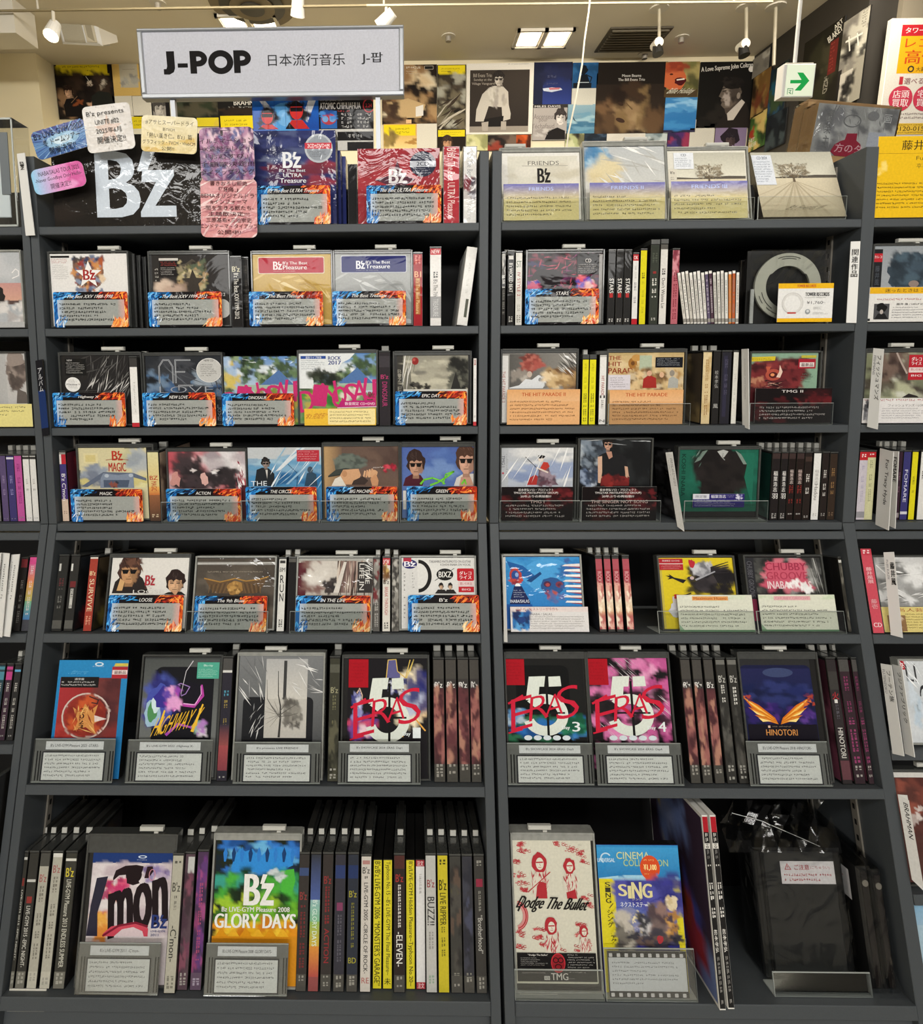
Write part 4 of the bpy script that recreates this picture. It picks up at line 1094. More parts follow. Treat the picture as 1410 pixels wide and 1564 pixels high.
def d(a):
    a.bg('24272c'); a.scat(790, 780, 1195, 900, 44, 40, 26, ['3d5a80','6a7f96','1c2026','8f9aa4','4b6a8c','2c3038','b3b8bc','151619'])
    a.scat(800, 680, 1060, 790, 20, 40, 26, ['303236','3d3f44','24262a']); a.blob(985, 805, 60, 50, '3a3c42', .3); a.streaks(830, 690, 1180, 880, 12, 50, 160, 8, ['5d6066','44474c'], 30)
    for q in ([(862,830),(862,740),(885,705),(915,705),(935,740),(935,830)], [(950,830),(950,705),(1030,705)], [(950,770),(1000,770)], [(965,870),(965,845),(1040,845)]): a.l(q, 7, 'b9bcc0'); a.l(q, 3, '2a2d32')
    a.t('LOVE', 860, 850, 1150, 885, '9a9da2', -0.02); a.e(1131, 762, 69, 67, 'b9b8b4', 26); a.ring(1131, 762, 69, 67, 3, 'd9d8d4'); a.t('NEW CD', 1105, 702, 1155, 714, '55534f', .02); a.s(1085, 728, 1178, 800, 6, '6b6965')
    a.tv('NEW LOVE', 1168, 860, 1190, 1040, '6b6e74')
face('A2', 'S3', 'dark blue-grey CD with outlined lettering and silver round sticker', (790, 682, 1198, 1065), d, case=(780, 664, 1203, 1065), tab=(995, 1115), M=P_WRAP)
board('A2', 'S3', 'flame-edged comment card in front of the outlined-lettering CD', (770, 880, 1162, 1067), flame('NEW LOVE'), seed=52)
def dino(a, x0, y0, x1, y1):
    w, h = x1-x0, y1-y0; X = lambda f: x0+w*f; Y = lambda f: y0+h*f
    a.r(x0, y0, x1, y1, '7b8f6a'); a.g(x0, y0, x1, Y(.55), '5e86ba', 'b8c9d4'); a.scat(X(0), Y(.0), X(.55), Y(.4), 60, w*.05, h*.05, ['3c5030','4c6040','2c3c24','66785a','889a74','1f2a1c'])
    a.scat(X(.55), Y(.12), X(1), Y(.35), 16, w*.09, h*.05, ['4a6ea6','d0d8dc','5b7fae','e2e4e0'])
    a.scat(X(.62), Y(.02), X(1), Y(.42), 30, w*.05, h*.05, ['4f6444','3b4c34','5f7650']); a.p([(X(.5),Y(.42)),(X(.75),Y(.2)),(X(.95),Y(.42))], '4f6fa0')
    a.r(x0, Y(.42), x1, Y(.52), '9fb0a0'); a.scat(x0, Y(.5), x1, y1, 60, w*.06, h*.06, ['7a8a3a','55702e','94803c','3a4a2c','b3a24a','4c8a3c'])
def dino_title(a, x0, y0, x1, y1):
    w, h = x1-x0, y1-y0; X = lambda f: x0+w*f; Y = lambda f: y0+h*f
    for k, (xx, ch) in enumerate(zip((.0,.17,.30,.42,.56,.68,.82,.94), 'DINOSAUR')):
        yy = (.52,.44,.40,.46,.42,.38,.35,.36)[k]; a.t(ch, X(xx), Y(yy), X(xx+.19), Y(yy+.30), 'bf2d6a', 0.02, rot=(-8,5,-12,0,10,-6,4,-5)[k], sh=.1)
def d(a):
    dino(a, 1205, 685, 1604, 1060); a.scat(1215, 700, 1290, 890, 14, 26, 24, ['9fb6d2','7f9cc6','c9b35a','d0d8e0'])
    dino_title(a, 1205, 685, 1604, 1060)
face('A2', 'S3', 'landscape CD with magenta scrawled title, left one of two', (1209, 684, 1602, 1065), d, case=None, M=P_WRAP, tab=None)
board('A2', 'S3', 'flame-edged comment card in front of the left magenta-titled landscape CD', (1197, 884, 1584, 1065), flame('DINOSAUR'), seed=53)
def d(a):
    dino(a, 306, 668, 727, 1060); a.p([(306,668),(610,668),(580,700),(540,720),(505,780),(470,790),(420,770),(385,785),(385,860),(306,860)], 'd9dcdc')
    a.r(318, 682, 453, 698, '2d4a90'); a.t('最新ライブ映像', 345, 684, 430, 697, 'd0d6e2', .01); a.t('ROCK', 465, 684, 535, 704, '2a3a78', .05); a.t('2017', 465, 708, 535, 730, '2a3a78', .05); a.s(320, 704, 450, 760, 5, '7f8890')
    a.scat(385, 770, 500, 860, 14, 26, 22, ['2c3026','3d4434','1d211c']); a.scat(430, 870, 560, 960, 14, 30, 24, ['4f9a3c','6aae4c','2f6a30']); a.scat(540, 860, 620, 910, 10, 20, 18, ['d6cfc0','c9b9b4'])
    dino_title(a, 306, 668, 727, 1060)
    bz(a, 678, 880, 715, 912, '8e2a4a'); a.p([(530,930),(720,926),(720,962),(512,966)], 'b3246e'); a.t('数量限定 CD+DVD', 552, 936, 714, 954, 'e9cfdc', .02); a.l([(512,968),(722,962)], 5, 'd9c0cc')
face('B2', 'S3', 'landscape CD with magenta scrawled title and white corner, right one of two', (306, 668, 727, 1060), d, case=(302, 650, 730, 1062), tab=(520, 635))
def d(a):
    a.bg('e2b53a'); a.rr(462, 968, 716, 1058, 6, 'e8d79a'); a.t('“B’z 完成形”', 342, 990, 456, 1024, 'b0602a', .0, sh=.2); a.s(472, 980, 706, 1052, 4, '6a5528', .5, .3)
board('B2', 'S3', 'yellow comment card in front of the right magenta-titled CD', (335, 966, 720, 1062), d)
spine('B2', 'S3', 'dark CD spine with magenta letters beside the yellow-carded CD', 737, 798, 660, '2c282b', [('b', .05, .2, '3c383c'), ('h', "B'z", .30, .36, 'b03a6a'), ('t', 'DINOSAUR', .40, .74, 'a8386c', .5)], 1062)
def d(a):
    a.bg('3a3834'); a.g(868, 680, 1215, 870, '8c897c', 'b5b09c'); a.scat(880, 700, 1210, 860, 30, 50, 16, ['a39f8e','8f8b7c','bdb8a4','77746a'])
    a.e(932, 710, 19, 21, '8a2c28'); a.e(926, 703, 8, 8, 'b4514a'); a.l([(930,730),(922,770)], 2, '4b4842'); a.p([(880,760),(905,740),(915,870),(868,870)], '6f6c62'); a.scat(915, 835, 1000, 868, 14, 16, 10, ['2c2a27','4b4843','1d1b19'])
    a.scat(1120, 700, 1215, 860, 44, 20, 22, ['3a3a34','55554c','22221f','6d6c60']); a.p([(1150,770),(1178,870),(1122,870)], '2c2b28'); a.tv("B'z EPIC DAY", 838, 755, 858, 1040, '8a867c')
    a.r(868, 866, 1214, 1055, 'c9c6bd'); a.streaks(870, 680, 920, 870, 6, 100, 150, 6, ['d6d3cc'], 8)
face('B2', 'S3', 'sepia sky CD with a small red balloon', (835, 680, 1218, 1060), d, case=(815, 656, 1232, 1060), tab=(1025, 1140), M=P_GLOSS)
board('B2', 'S3', 'flame-edged comment card in front of the red balloon CD', (824, 872, 1210, 1056), flame('EPIC DAY'), seed=54)
spine('B2', 'S3', 'slim white CD spine with red ends at the bay end of the third shelf', 1244, 1273, 692, 'dad8d4', [('b', .01, .1, 'cfccc8'), ('s', .02, .09, 'a3302f', 50), ('t', 'EPIC DAY', .3, .7, 'bdbab5', .35), ('b', .94, 1, 'b5333a'), ('s', .85, .94, 'a3a09b', 50)], 1066, n=0.0, lock=None, cap=False)
def d(a):
    a.bg('17171b'); a.r(0, 400, 100, 900, '1c2f5c'); a.tv('アルバム', 22, 100, 78, 420, 'c9c8cc')
plate('A2', 'S3', 'black and navy divider standing at the left end of the third shelf', ((190, 708), (232, 700), (262, 1108), (228, 1115)), 0.004, 0.006, d, mt=M_BODY)

# ------------------------------------------------------------------ third shelf, right bay
cardO = lambda t: textcard('d9a673', t, 'b3481e', '6b4526', 6, ('d6a06a', 'dcae80'), .32)
def d(a):
    a.bg('8f8c86'); a.g(158, 790, 575, 1010, '55534f', '8c8881', True); a.r(100, 800, 150, 1235, 'd6d4d0'); a.t('THE HIT PARADE II', 112, 900, 132, 1100, '9b4a40', .0, 90)
    a.scat(240, 800, 340, 900, 24, 30, 20, ['8a4038','6d342e','b0675a','a5534a']); a.scat(180, 900, 260, 960, 10, 22, 24, ['8d857c','b3aca2']); a.e(285, 920, 16, 20, 'b9a99c')
    a.p([(158,1005),(220,990),(260,950),(300,955),(340,925),(390,940),(385,985),(370,1010),(158,1010)], 'd3d5d6'); a.e(355, 955, 14, 14, '8a8c8e'); a.l([(395,840),(400,950)], 8, '77736d')
    a.scat(400, 900, 570, 1010, 30, 34, 26, ['a5865a','c9ab7c','6a4c30','8c6c44','e0c9a2']); a.streaks(480, 790, 570, 900, 26, 45, 90, 6, ['d6d4d0','b9b6b0','efeeec','4a4845'], 14)
face('C2', 'S3', 'grey wrapped CD with guitarist drawing and red hair', (104, 785, 578, 1238), d, case=(98, 758, 588, 1238), tab=(338, 475), M=P_WRAP)
board('C2', 'S3', 'orange comment card in front of the grey wrapped guitarist CD', (143, 1015, 604, 1238), cardO('THE HIT PARADE II'), seed=61)
for k, (a_, b_) in enumerate(((618, 659), (663, 706))):
    spine('C2', 'S3', 'bright yellow CD spine, %s of the pair on the third shelf' % ('left', 'right')[k], a_, b_, 822, 'd9d020', [('s', .06, .5, 'b3aa18', 34), ('s', .52, .68, '4a4a14', 46), ('s', .7, .96, '77721c', 50)], 1242, lock='tab' if k else None, top_ext=0.006, cap=True)
spine('C2', 'S3', 'white CD spine with red lettering right of the yellow pair', 726, 772, 792, 'dcdad6', [('b', 0, .03, 'b3b1ad'), ('t', 'HIT PARADE', .30, .58, '9a3a34', .45), ('h', 'II', .58, .62, '2f2d2b'), ('s', .65, .85, '77736d', 30), ('h', 'N', .93, .97, '55524e')], 1238, lock=None, top_ext=0.004)
def d(a):
    a.bg('c2a878'); a.r(780, 782, 1256, 800, 'b79f6e'); a.scat(780, 800, 1256, 1020, 30, 50, 30, ['c9b182','b89c6a','d2bc92'])
    a.e(935, 850, 28, 36, '9c6a30'); a.e(958, 815, 30, 22, 'b98c4c'); a.e(936, 850, 12, 14, '6b4420')
    a.t('THE', 782, 802, 862, 828, '8a3a24', .03); a.t('HIT', 782, 840, 865, 868, '8a3a24', .03); a.t('PARADE', 782, 880, 965, 915, '8a3a24', .03)
    a.r(978, 800, 1055, 890, 'a9b39a'); a.scat(930, 900, 1240, 1010, 46, 26, 26, ['a5804e','d6b98a','8a6a40','b9a27a','6d5236','c7b493'])
    a.p([(1000,1010),(1005,950),(1040,925),(1085,945),(1090,1010)], '9b2c26'); a.e(1042, 915, 16, 18, 'c9a084'); a.e(1185, 915, 16, 20, '8c8478'); a.p([(1160,1010),(1165,950),(1190,935),(1225,955),(1225,1010)], 'a3a39c'); a.e(1120, 925, 15, 18, 'cfa786')
    a.r(1078, 812, 1250, 878, '14151a'); a.s(1088, 820, 1240, 872, 4, 'a3a8ae', .5, .3); a.r(782, 924, 922, 1020, 'cfc9cf'); a.s(795, 940, 910, 1010, 5, '6d686a')
face('C2', 'S3', 'tan CD with brown capitals, guitar and group picture', (778, 782, 1258, 1238), d, case=(772, 758, 1270, 1238), tab=(995, 1138))
board('C2', 'S3', 'orange comment card in front of the tan CD with brown capitals', (792, 1018, 1257, 1238), cardO('THE HIT PARADE'), seed=62)
stand('C2', 'S3', 'clear acrylic stand under the tan CD', (785, 1105, 1305, 1238))
spine('D2', 'S3', 'cream CD spine with brown script, thick dark case side', 122, 176, 712, 'c9b48a', [('x', .05, .95, ['d2bf96','c0a878','b89c6c'], 10), ('s', .1, .5, '9a7848', 30), ('s', .55, .9, '8d6a40', 36)], 1142, lock='tab', side=('l', ['4a4034','6d5d42','332c24','8a7650']))
spine('D2', 'S3', 'dark CD spine with white characters beside the cream one', 185, 226, 712, '211f1e', [('v', '松本孝弘', .25, .5, '9a9894'), ('h', '風', .72, .78, 'a9a7a2')], 1142)
spine('D2', 'S3', 'dark indigo CD spine in the middle of the third shelf', 232, 290, 712, '24232a', [('b', .05, .9, '2c2a3c', 20, 60), ('s', .1, .6, '4d4a5c', 30)], 1140)
spine('D2', 'S3', 'plain white CD spine right of the indigo one', 299, 330, 712, 'd3d1c8', [('s', .3, .8, 'bdbbb2', 30)], 1138, lock=None)
plate('D2', 'S3', 'white card slip projecting in front of the red creature CD', ((356, 698), (392, 696), (400, 1165), (358, 1148)), -0.006, 0.010, lambda a: a.s(44, 120, 62, 640, 26, '8b8985', .7, .1))
def d(a):
    a.bg('7f9c86'); a.scat(396, 778, 690, 930, 50, 40, 26, ['4a1a1e','6d262a','351317','8a3a38','55201f']); a.r(396, 780, 692, 1125, '4a1c20'); a.scat(396, 780, 690, 930, 50, 40, 26, ['5a2226','7a2e30','3a1518','8e403c','672528'])
    a.e(535, 848, 46, 34, 'a34a3a'); a.e(535, 850, 26, 18, '4a1a1a'); a.e(530, 848, 12, 9, 'd98a5a'); a.p([(570,790),(588,830),(575,865),(552,862),(568,830)], 'd6b9a8'); a.p([(490,800),(520,800),(500,840)], 'b3563f')
    a.streaks(480, 880, 590, 930, 16, 0, 80, 6, ['1d1214','c99a86','2c181a'], 20); a.scat(420, 870, 480, 920, 8, 20, 18, ['b07a5e','8a4a3c'])
    a.p([(398,744),(542,740),(540,764),(396,770)], 'c9b32c'); a.t('オリジナルアルバム', 405, 750, 520, 764, '6d5c1a', .0); a.r(692, 735, 778, 750, 'b3a83c'); a.r(676, 756, 776, 812, '9b2230'); a.r(684, 776, 768, 803, 'd9c9c4'); a.t('最新品', 692, 780, 762, 800, '3d1a1c', .03); a.s(694, 842, 770, 900, 4, '5c7866')
face('D2', 'S3', 'red creature CD with green border and red sticker', (396, 718, 790, 1130), d, case=(394, 710, 806, 1130), tab=None)
board('D2', 'S3', 'black and dark red comment card in front of the red creature CD', (432, 926, 876, 1128), darkcard(['TMG II'], None), seed=63, n=-0.006)
stand('D2', 'S3', 'clear acrylic stand under the red creature CD', (402, 1012, 888, 1130))

# ------------------------------------------------------------------ fourth shelf, left bay
spine('A4', 'S4', 'CD spine with red, indigo and cream bands and white title at the left end', 310, 364, 140, '3c3666', [('b', 0, .03, '8a8780'), ('b', .03, .17, 'b02a34', 30), ('b', .03, .17, 'd6cfca', 0, 30), ('g', .18, .68, '3f3a70', '46306a'), ('b', .68, 1, 'c9b3a0'), ('t', "B'z C'mon", .31, .70, 'e2dfda', .6), ('s', .85, .9, '9a8676', 50)], 528, lock=None, side=('r', ['5a2430','3a3470','a52c34','1f1c34']))
def d(a):
    a.g(432, 120, 800, 525, 'c9c098', 'd0c8a4'); a.scat(435, 230, 560, 330, 12, 40, 30, ['7a8496','8f98a4','6d7484']); a.scat(680, 130, 790, 240, 12, 34, 26, ['a8acae','8f979f','b9b58e']); a.scat(440, 300, 790, 340, 10, 40, 16, ['c9bd7a','d6cf9a'])
    a.r(458, 150, 535, 206, 'd3c89a'); a.r(468, 160, 522, 198, 'c9ba80'); bz(a, 610, 137, 668, 190, 'b03626'); a.l([(578,188),(635,180),(698,188)], 3, '8a3a28'); a.t('MAGIC', 590, 203, 684, 252, 'a82e24', .02)
    a.p([(440,335),(560,255),(720,260),(790,290),(790,305),(720,285),(560,285),(470,340)], '5d6678'); a.p([(560,262),(640,272),(722,262),(722,345),(540,345),(545,290)], '7b8698'); a.p([(560,300),(700,300),(690,340),(560,340)], '4b566a'); a.e(578, 276, 12, 10, 'aab3bf'); a.e(708, 274, 12, 10, 'aab3bf'); a.scat(600, 310, 660, 340, 6, 10, 12, ['8a4a3a','2c2e36'])
face('A4', 'S4', 'yellow-grey CD with red title over a car bonnet', (430, 118, 795, 525), d, case=(425, 98, 835, 526), tab=(638, 752), M=P_WRAP)
board('A4', 'S4', 'flame-edged comment card in front of the car bonnet CD', (383, 342, 770, 524), flame('MAGIC'), seed=71)
spine('A4', 'S4', 'CD spine fading from cream to brown with red lettering', 798, 862, 140, 'cfc48e', [('g', 0, .5, 'cfc89a', 'd0b878'), ('g', .5, .62, 'd9a85a', 'b96a3a'), ('g', .62, 1, '8a5a3c', '4a382e'), ('h', 'BZ', .34, .4, 'a8382c'), ('t', 'MAGIC', .42, .56, 'a8382c', .5), ('s', .9, .95, 'b9a68a', 60)], 530, side=('r', ['b9a08a','8a4a44','6d3a3c','d0bfae','5c4a44']))
def d(a):
    a.bg('b9646a'); a.scat(915, 130, 1335, 350, 30, 60, 50, ['c9848a','b04a54','d09aa0','a83e4a','cfa9ac']); a.scat(1140, 120, 1330, 280, 20, 50, 40, ['c6c3c4','b3a9ac','d9d3d4','9a8f94'])
    a.scat(960, 170, 1110, 345, 30, 34, 34, ['2a2426','1c181a','3d3235']); a.scat(1120, 240, 1290, 345, 24, 34, 26, ['2c2628','1e1a1c','4b4043']); a.blob(945, 290, 26, 50, 'c08a82'); a.blob(1100, 300, 20, 34, 'cfa49c'); a.scat(1150, 240, 1190, 262, 4, 16, 8, ['e0dcdc','cfc6c4']); a.scat(1025, 235, 1060, 255, 3, 12, 8, ['cfc6c4'])
    a.streaks(1270, 200, 1315, 345, 26, 75, 40, 7, ['efedeb','d9c6c6','8a3a44'], 14); a.r(1300, 330, 1335, 525, '4b2024')
face('A4', 'S4', 'red CD with two dark figures and torn light patches', (912, 140, 1328, 525), d, case=(906, 122, 1333, 526), tab=(1130, 1245), M=P_WRAP)
board('A4', 'S4', 'flame-edged comment card in front of the red two-figure CD', (897, 340, 1300, 524), flame('ACTION'), seed=72)
stand('A4', 'S4', 'clear acrylic stand under the red two-figure CD', (868, 412, 1302, 524))
def d(a):
    a.g(32, 118, 430, 515, '9fb0bb', '4d8ab4', False, '2a5f8f'); a.r(32, 118, 430, 178, 'b9bdbf'); a.scat(40, 170, 430, 240, 14, 60, 20, ['7ea6c2','9fbccc','5f94b8']); a.scat(40, 260, 430, 330, 10, 60, 20, ['2c6a9c','245a8a','4a8ab8'])
    a.p([(65,330),(80,240),(110,228),(145,232),(175,262),(172,330)], '1e2226'); a.head(130, 205, 20, 26, '8a7a72', '23201f', '111214'); a.p([(128,240),(140,240),(136,290)], 'c9c6c0'); a.t('THE', 48, 302, 134, 328, 'dfe3e6', .0)
    a.p([(335,330),(350,260),(375,250),(400,265),(405,330)], '2c4458'); a.e(368, 240, 15, 18, '3d4a58'); a.l([(250,210),(300,260),(295,330)], 3, '2c4a66')
    a.p([(300,120),(345,120),(210,240),(180,250)], 'd0d6da'); a.p([(360,200),(380,195),(250,320),(235,320)], '8fb3cc'); a.streaks(150, 130, 430, 320, 14, -50, 150, 7, ['b9ccd8','dfe6ea','8ab0c8'], 14)
    a.r(298, 132, 418, 194, 'b02c3a'); a.s(304, 138, 412, 190, 4, 'd9a3a6', .5, .2)
face('B4', 'S4', 'blue landscape CD with a long-coated figure and red sticker', (34, 118, 428, 515), d, case=None, M=P_WRAP, tab=None)
board('B4', 'S4', 'flame-edged comment card in front of the blue landscape CD', (20, 330, 402, 514), flame('THE CIRCLE'), seed=73)
def d(a):
    a.g(440, 110, 845, 515, '5d4a42', '6a564a', True); a.g(440, 110, 540, 515, 'b59468', '6a5446', True); a.scat(620, 120, 845, 300, 10, 60, 40, ['57453e','4d3c36','65524a'])
    a.p([(500,225),(505,180),(540,150),(590,148),(635,170),(655,215),(640,235),(560,235),(505,250)], '4f5650'); a.scat(510, 160, 640, 225, 20, 24, 16, ['5d655e','454b46','676f66']); a.p([(462,275),(505,240),(560,230),(600,238),(560,262)], '3a3f3b'); a.l([(465,278),(560,262)], 6, '2c302d')
    a.p([(545,240),(628,235),(640,270),(625,300),(590,322),(520,322),(520,285)], 'c79a74'); a.e(552, 262, 14, 18, 'b3845f'); a.p([(480,330),(500,290),(530,275),(560,330)], 'd6d0c4'); a.blob(700, 265, 28, 24, 'c99c76', .25); a.p([(690,290),(720,260),(735,300),(730,330),(700,330)], 'c08e68')
    for k in range(4): a.l([(655+14*k,280),(662+13*k,248-4*k)], 9, ['d0a580','c99a74'][k % 2])
    a.p([(600,300),(650,275),(680,300),(660,322),(590,322)], '3d322e'); a.s(705, 224, 772, 238, 1, 'd9cfca'); a.scat(768, 215, 818, 250, 8, 14, 12, ['b02c40','c94a58','8a2030'])
face('B4', 'S4', 'brown CD with a man in a knitted cap side-on', (440, 112, 843, 515), d, case=(436, 90, 848, 516), tab=(648, 762))
board('B4', 'S4', 'flame-edged comment card in front of the knitted cap CD', (453, 328, 835, 514), flame('BIG MACHINE'), seed=74)
def d(a):
    a.g(860, 115, 1268, 515, '4a5f9c', '5f78ac'); a.scat(960, 150, 1160, 290, 12, 50, 36, ['5570ab','4a64a0','6d88b8'])
    a.p([(866,330),(880,285),(920,262),(965,270),(985,300),(975,330)], '4a1f2a'); a.head(938, 212, 42, 62, 'b58a72', '332420', '15120f', '4a3026')
    a.p([(1150,330),(1165,285),(1200,265),(1265,262),(1268,330)], 'c9c4be'); a.p([(1180,330),(1190,280),(1240,275),(1262,330)], 'b98e78'); a.head(1218, 190, 46, 74, 'c29680', '4b3328', '1a1513', '54352a'); a.r(866, 355, 884, 460, 'd6d3cf')
    for q in ([(965,318),(985,295),(1030,285),(1075,300),(1100,318)], [(1020,325),(1060,310),(1110,280),(1150,250),(1140,252),(1105,265),(1090,320)], [(1195,318),(1210,295),(1218,320)]): a.l(q, 11, '6fc23a', 7)
face('B4', 'S4', 'blue CD with two men in sunglasses and green script', (860, 115, 1266, 515), d, case=(854, 88, 1272, 516), tab=(1065, 1178))
board('B4', 'S4', 'flame-edged comment card in front of the two sunglasses men CD', (886, 327, 1266, 513), flame('GREEN'), seed=75)
stand('B4', 'S4', 'clear acrylic stand under the blue landscape CD', (-10, 405, 415, 514))
stand('B4', 'S4', 'clear acrylic stand under the knitted cap CD', (422, 405, 842, 514))
stand('B4', 'S4', 'clear acrylic stand under the two sunglasses men CD', (850, 405, 1274, 515))

# ------------------------------------------------------------------ fourth shelf, right bay
def d(a):
    a.g(98, 140, 560, 605, 'b9bcc0', 'a3aab8'); a.scat(110, 250, 550, 380, 24, 90, 26, ['8e9cba','a9b3c6','c3c6ca','7d8cae','b3b9c4']); a.scat(200, 150, 550, 240, 14, 70, 24, ['c9cacb','aeb2b8','d6d6d5']); a.r(98, 140, 150, 435, 'b3b6ba'); a.t('TMG I', 108, 190, 128, 265, '4b4d55', .01, 90); a.s(136, 180, 150, 350, 14, '6d7078', .6, .2); a.e(117, 305, 7, 7, 'b0505a')
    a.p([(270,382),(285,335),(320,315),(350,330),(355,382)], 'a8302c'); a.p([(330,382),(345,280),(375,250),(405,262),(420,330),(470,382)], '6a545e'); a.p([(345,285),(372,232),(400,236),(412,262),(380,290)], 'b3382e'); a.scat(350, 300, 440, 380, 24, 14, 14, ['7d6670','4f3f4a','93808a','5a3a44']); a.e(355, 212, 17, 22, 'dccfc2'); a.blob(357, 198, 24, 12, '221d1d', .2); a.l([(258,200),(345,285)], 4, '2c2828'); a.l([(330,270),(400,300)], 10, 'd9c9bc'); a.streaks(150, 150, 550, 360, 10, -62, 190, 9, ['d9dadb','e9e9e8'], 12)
face('C4', 'S4', 'pale CD with a sword-bearing figure in red and mauve robe', (98, 140, 560, 605), d, case=(95, 120, 577, 607), tab=(335, 472), M=P_WRAP)
board('C4', 'S4', 'black and red comment card in front of the robed figure CD', (108, 388, 560, 606), darkcard(['松本孝弘ソロ・プロジェクト', 'TMG(TAK MATSUMOTO GROUP)', '20年ぶりの再始動!?'], 'TMG I'), seed=81)
def d(a):
    a.bg('141516'); a.scat(605, 90, 740, 260, 46, 26, 30, ['55606c','2a2f36','7b8692','1a1c20','a3abb2','3d4550']); a.scat(610, 280, 720, 385, 30, 24, 22, ['5d6e8a','8c9ab0','2c3442','b3bcc8','3a465c']); a.scat(880, 90, 1050, 380, 20, 50, 60, ['1b1c1d','101112','222425'])
    a.p([(715,200),(745,180),(785,165),(850,175),(890,200),(905,260),(880,330),(745,325),(730,260)], '18181a'); a.p([(715,200),(742,195),(745,300),(735,372),(720,368)], 'c9a48c'); a.p([(885,260),(905,265),(915,330),(895,335)], 'c09a82'); a.head(777, 118, 28, 34, 'b98e78', '17120f', '0d0c0c'); a.p([(765,165),(800,165),(808,200),(785,215)], 'b08470'); a.p([(740,325),(880,325),(915,340),(915,388),(735,388)], '6a1f1e'); a.scat(740, 330, 900, 385, 16, 16, 18, ['8a2a26','4a1516','7a2422']); a.streaks(700, 85, 1040, 120, 8, 0, 120, 5, ['8a8d90','c3c5c6'], 8)
face('C4', 'S4', 'dark CD with a man in a black sleeveless shirt', (605, 88, 1045, 605), d, case=(590, 78, 1058, 607), tab=None, M=P_WRAP)
board('C4', 'S4', 'black and red comment card in front of the sleeveless man CD', (618, 388, 1090, 606), darkcard(['松本孝弘ソロ・プロジェクト', 'TMG(TAK MATSUMOTO GROUP)', '20年ぶりの再始動!?'], 'THE SINGER NOT SONG'), seed=82)
stand('C4', 'S4', 'clear acrylic stand under the robed figure CD', (98, 476, 606, 607))
stand('C4', 'S4', 'clear acrylic stand under the sleeveless man CD', (612, 476, 1118, 607))
plate('C4', 'S4', 'black disc case leaning behind the white divider strip', ((1075, 135), (1160, 150), (1212, 578), (1110, 552)), -0.06, -0.012, lambda a: a.scat(0, 0, 100, 1000, 20, 40, 90, ['1d1c1c','2b2a2b','3d3c3e','151414']), mt=M_BODY, name='cd_case', cat='disc case', th=0.006, M=P_GLOSS)
def d(a):
    a.bg('cdcbc6'); a.s(54, 60, 90, 430, 16, '2a2827', .75, .1); a.s(22, 90, 44, 300, 12, '77746f', .7, .1)
plate('C4', 'S4', 'white divider strip leaning in front of the green CD', ((1145, 172), (1190, 168), (1262, 672), (1222, 640)), 0.002, 0.012, d)
def d(a):
    a.bg('1d5a48'); a.scat(0, 140, 450, 480, 16, 60, 50, ['1a5242','206350','174a3c']); a.p([(-40,150),(-5,150),(-5,470),(-40,470)], '1d5a48')
    a.t('KOSHI INABA', 2, 165, 26, 410, '0f2c24', .02, 90)
    a.p([(62,230),(95,170),(150,140),(290,140),(350,170),(385,240),(330,330),(318,395),(118,395),(108,320)], '1b1817'); a.scat(110, 160, 340, 390, 24, 50, 40, ['201c1b','171414','262120']); a.p([(75,215),(120,150),(150,142),(110,200)], '6a7a70'); a.p([(310,145),(350,170),(380,225),(360,225)], '77867d'); a.streaks(60, 140, 110, 230, 8, -55, 60, 5, ['93a098','4b5f56'], 10); a.p([(205,150),(240,140),(270,150),(245,185),(232,185)], 'a9aaa6'); a.l([(240,160),(235,185),(250,200)], 5, '8a8b88')
    a.p([(340,160),(380,225),(368,300),(420,480),(420,160)], '1f6450')
face('D4', 'S4', 'green CD with a headless black shirt', (-15, 140, 445, 500), d, case=(-22, 120, 452, 540), tab=(218, 347), M=P_GLOSS)
def d(a):
    a.bg('2b2468'); a.r(70, 398, 165, 428, 'd0cfd6'); a.t('限定盤', 85, 405, 150, 420, '55525f'); a.t('稲葉浩志', 175, 403, 262, 422, 'dcdae4', .02); a.s(268, 404, 318, 422, 2, 'a9a6c2'); a.scat(318, 402, 360, 424, 5, 9, 8, ['d6d3e2','8f8ac0']); a.s(80, 432, 330, 474, 4, 'c3c0d6', .5, .3)
board('D4', 'S4', 'small indigo and white caption card on the green CD', (70, 398, 370, 476), d, n=-0.012, name='caption_card')
stand('D4', 'S4', 'clear acrylic stand under the green CD', (20, 438, 508, 560), n=-0.001, deep=0.055)
MBK = [(525, 573, '1f1a1a', '稲葉浩志', 'd9d6d2', 'black CD spine with bold white characters, first right of the green CD'), (578, 618, '1e1a1a', '稲葉浩志', 'd9d6d2', 'black CD spine with bold white characters, second right of the green CD'), (622, 662, '1f1614', '稲葉浩志', 'c9b9b3', 'black and dark red CD spine, first of its pair'), (668, 712, '211714', '稲葉浩志', 'c9b3ad', 'black and dark red CD spine, second of its pair')]
for k, (a_, b_, c_, t_, tc_, lb) in enumerate(MBK):
    o_ = [('b', 0, .08, '3a2c2a'), ('v', t_, (.26 if k < 2 else .24), (.58 if k < 2 else .46), tc_)]
    o_ += [('h', '羽', .60, .68, 'd9d6d2')] if k < 2 else [('s', .48, .76, '7a2a26', 60)]
    o_ += [('s', .9, .97, '9a9692', 60)]
    spine('D4', 'S4', lb, a_, b_, 158, c_, o_, 562, side=('l', ['12302a','1a4438','0f1a18','3d5f54']) if k == 0 else None)
spine('D4', 'S4', 'brown-black CD spine with slanted white script left of the white spine', 716, 758, 158, '241c19', [('s', .31, .62, 'cfcac4', 46), ('s', .9, .97, '9a9692', 60), ('b', .05, .12, '3c2e28')], 560)
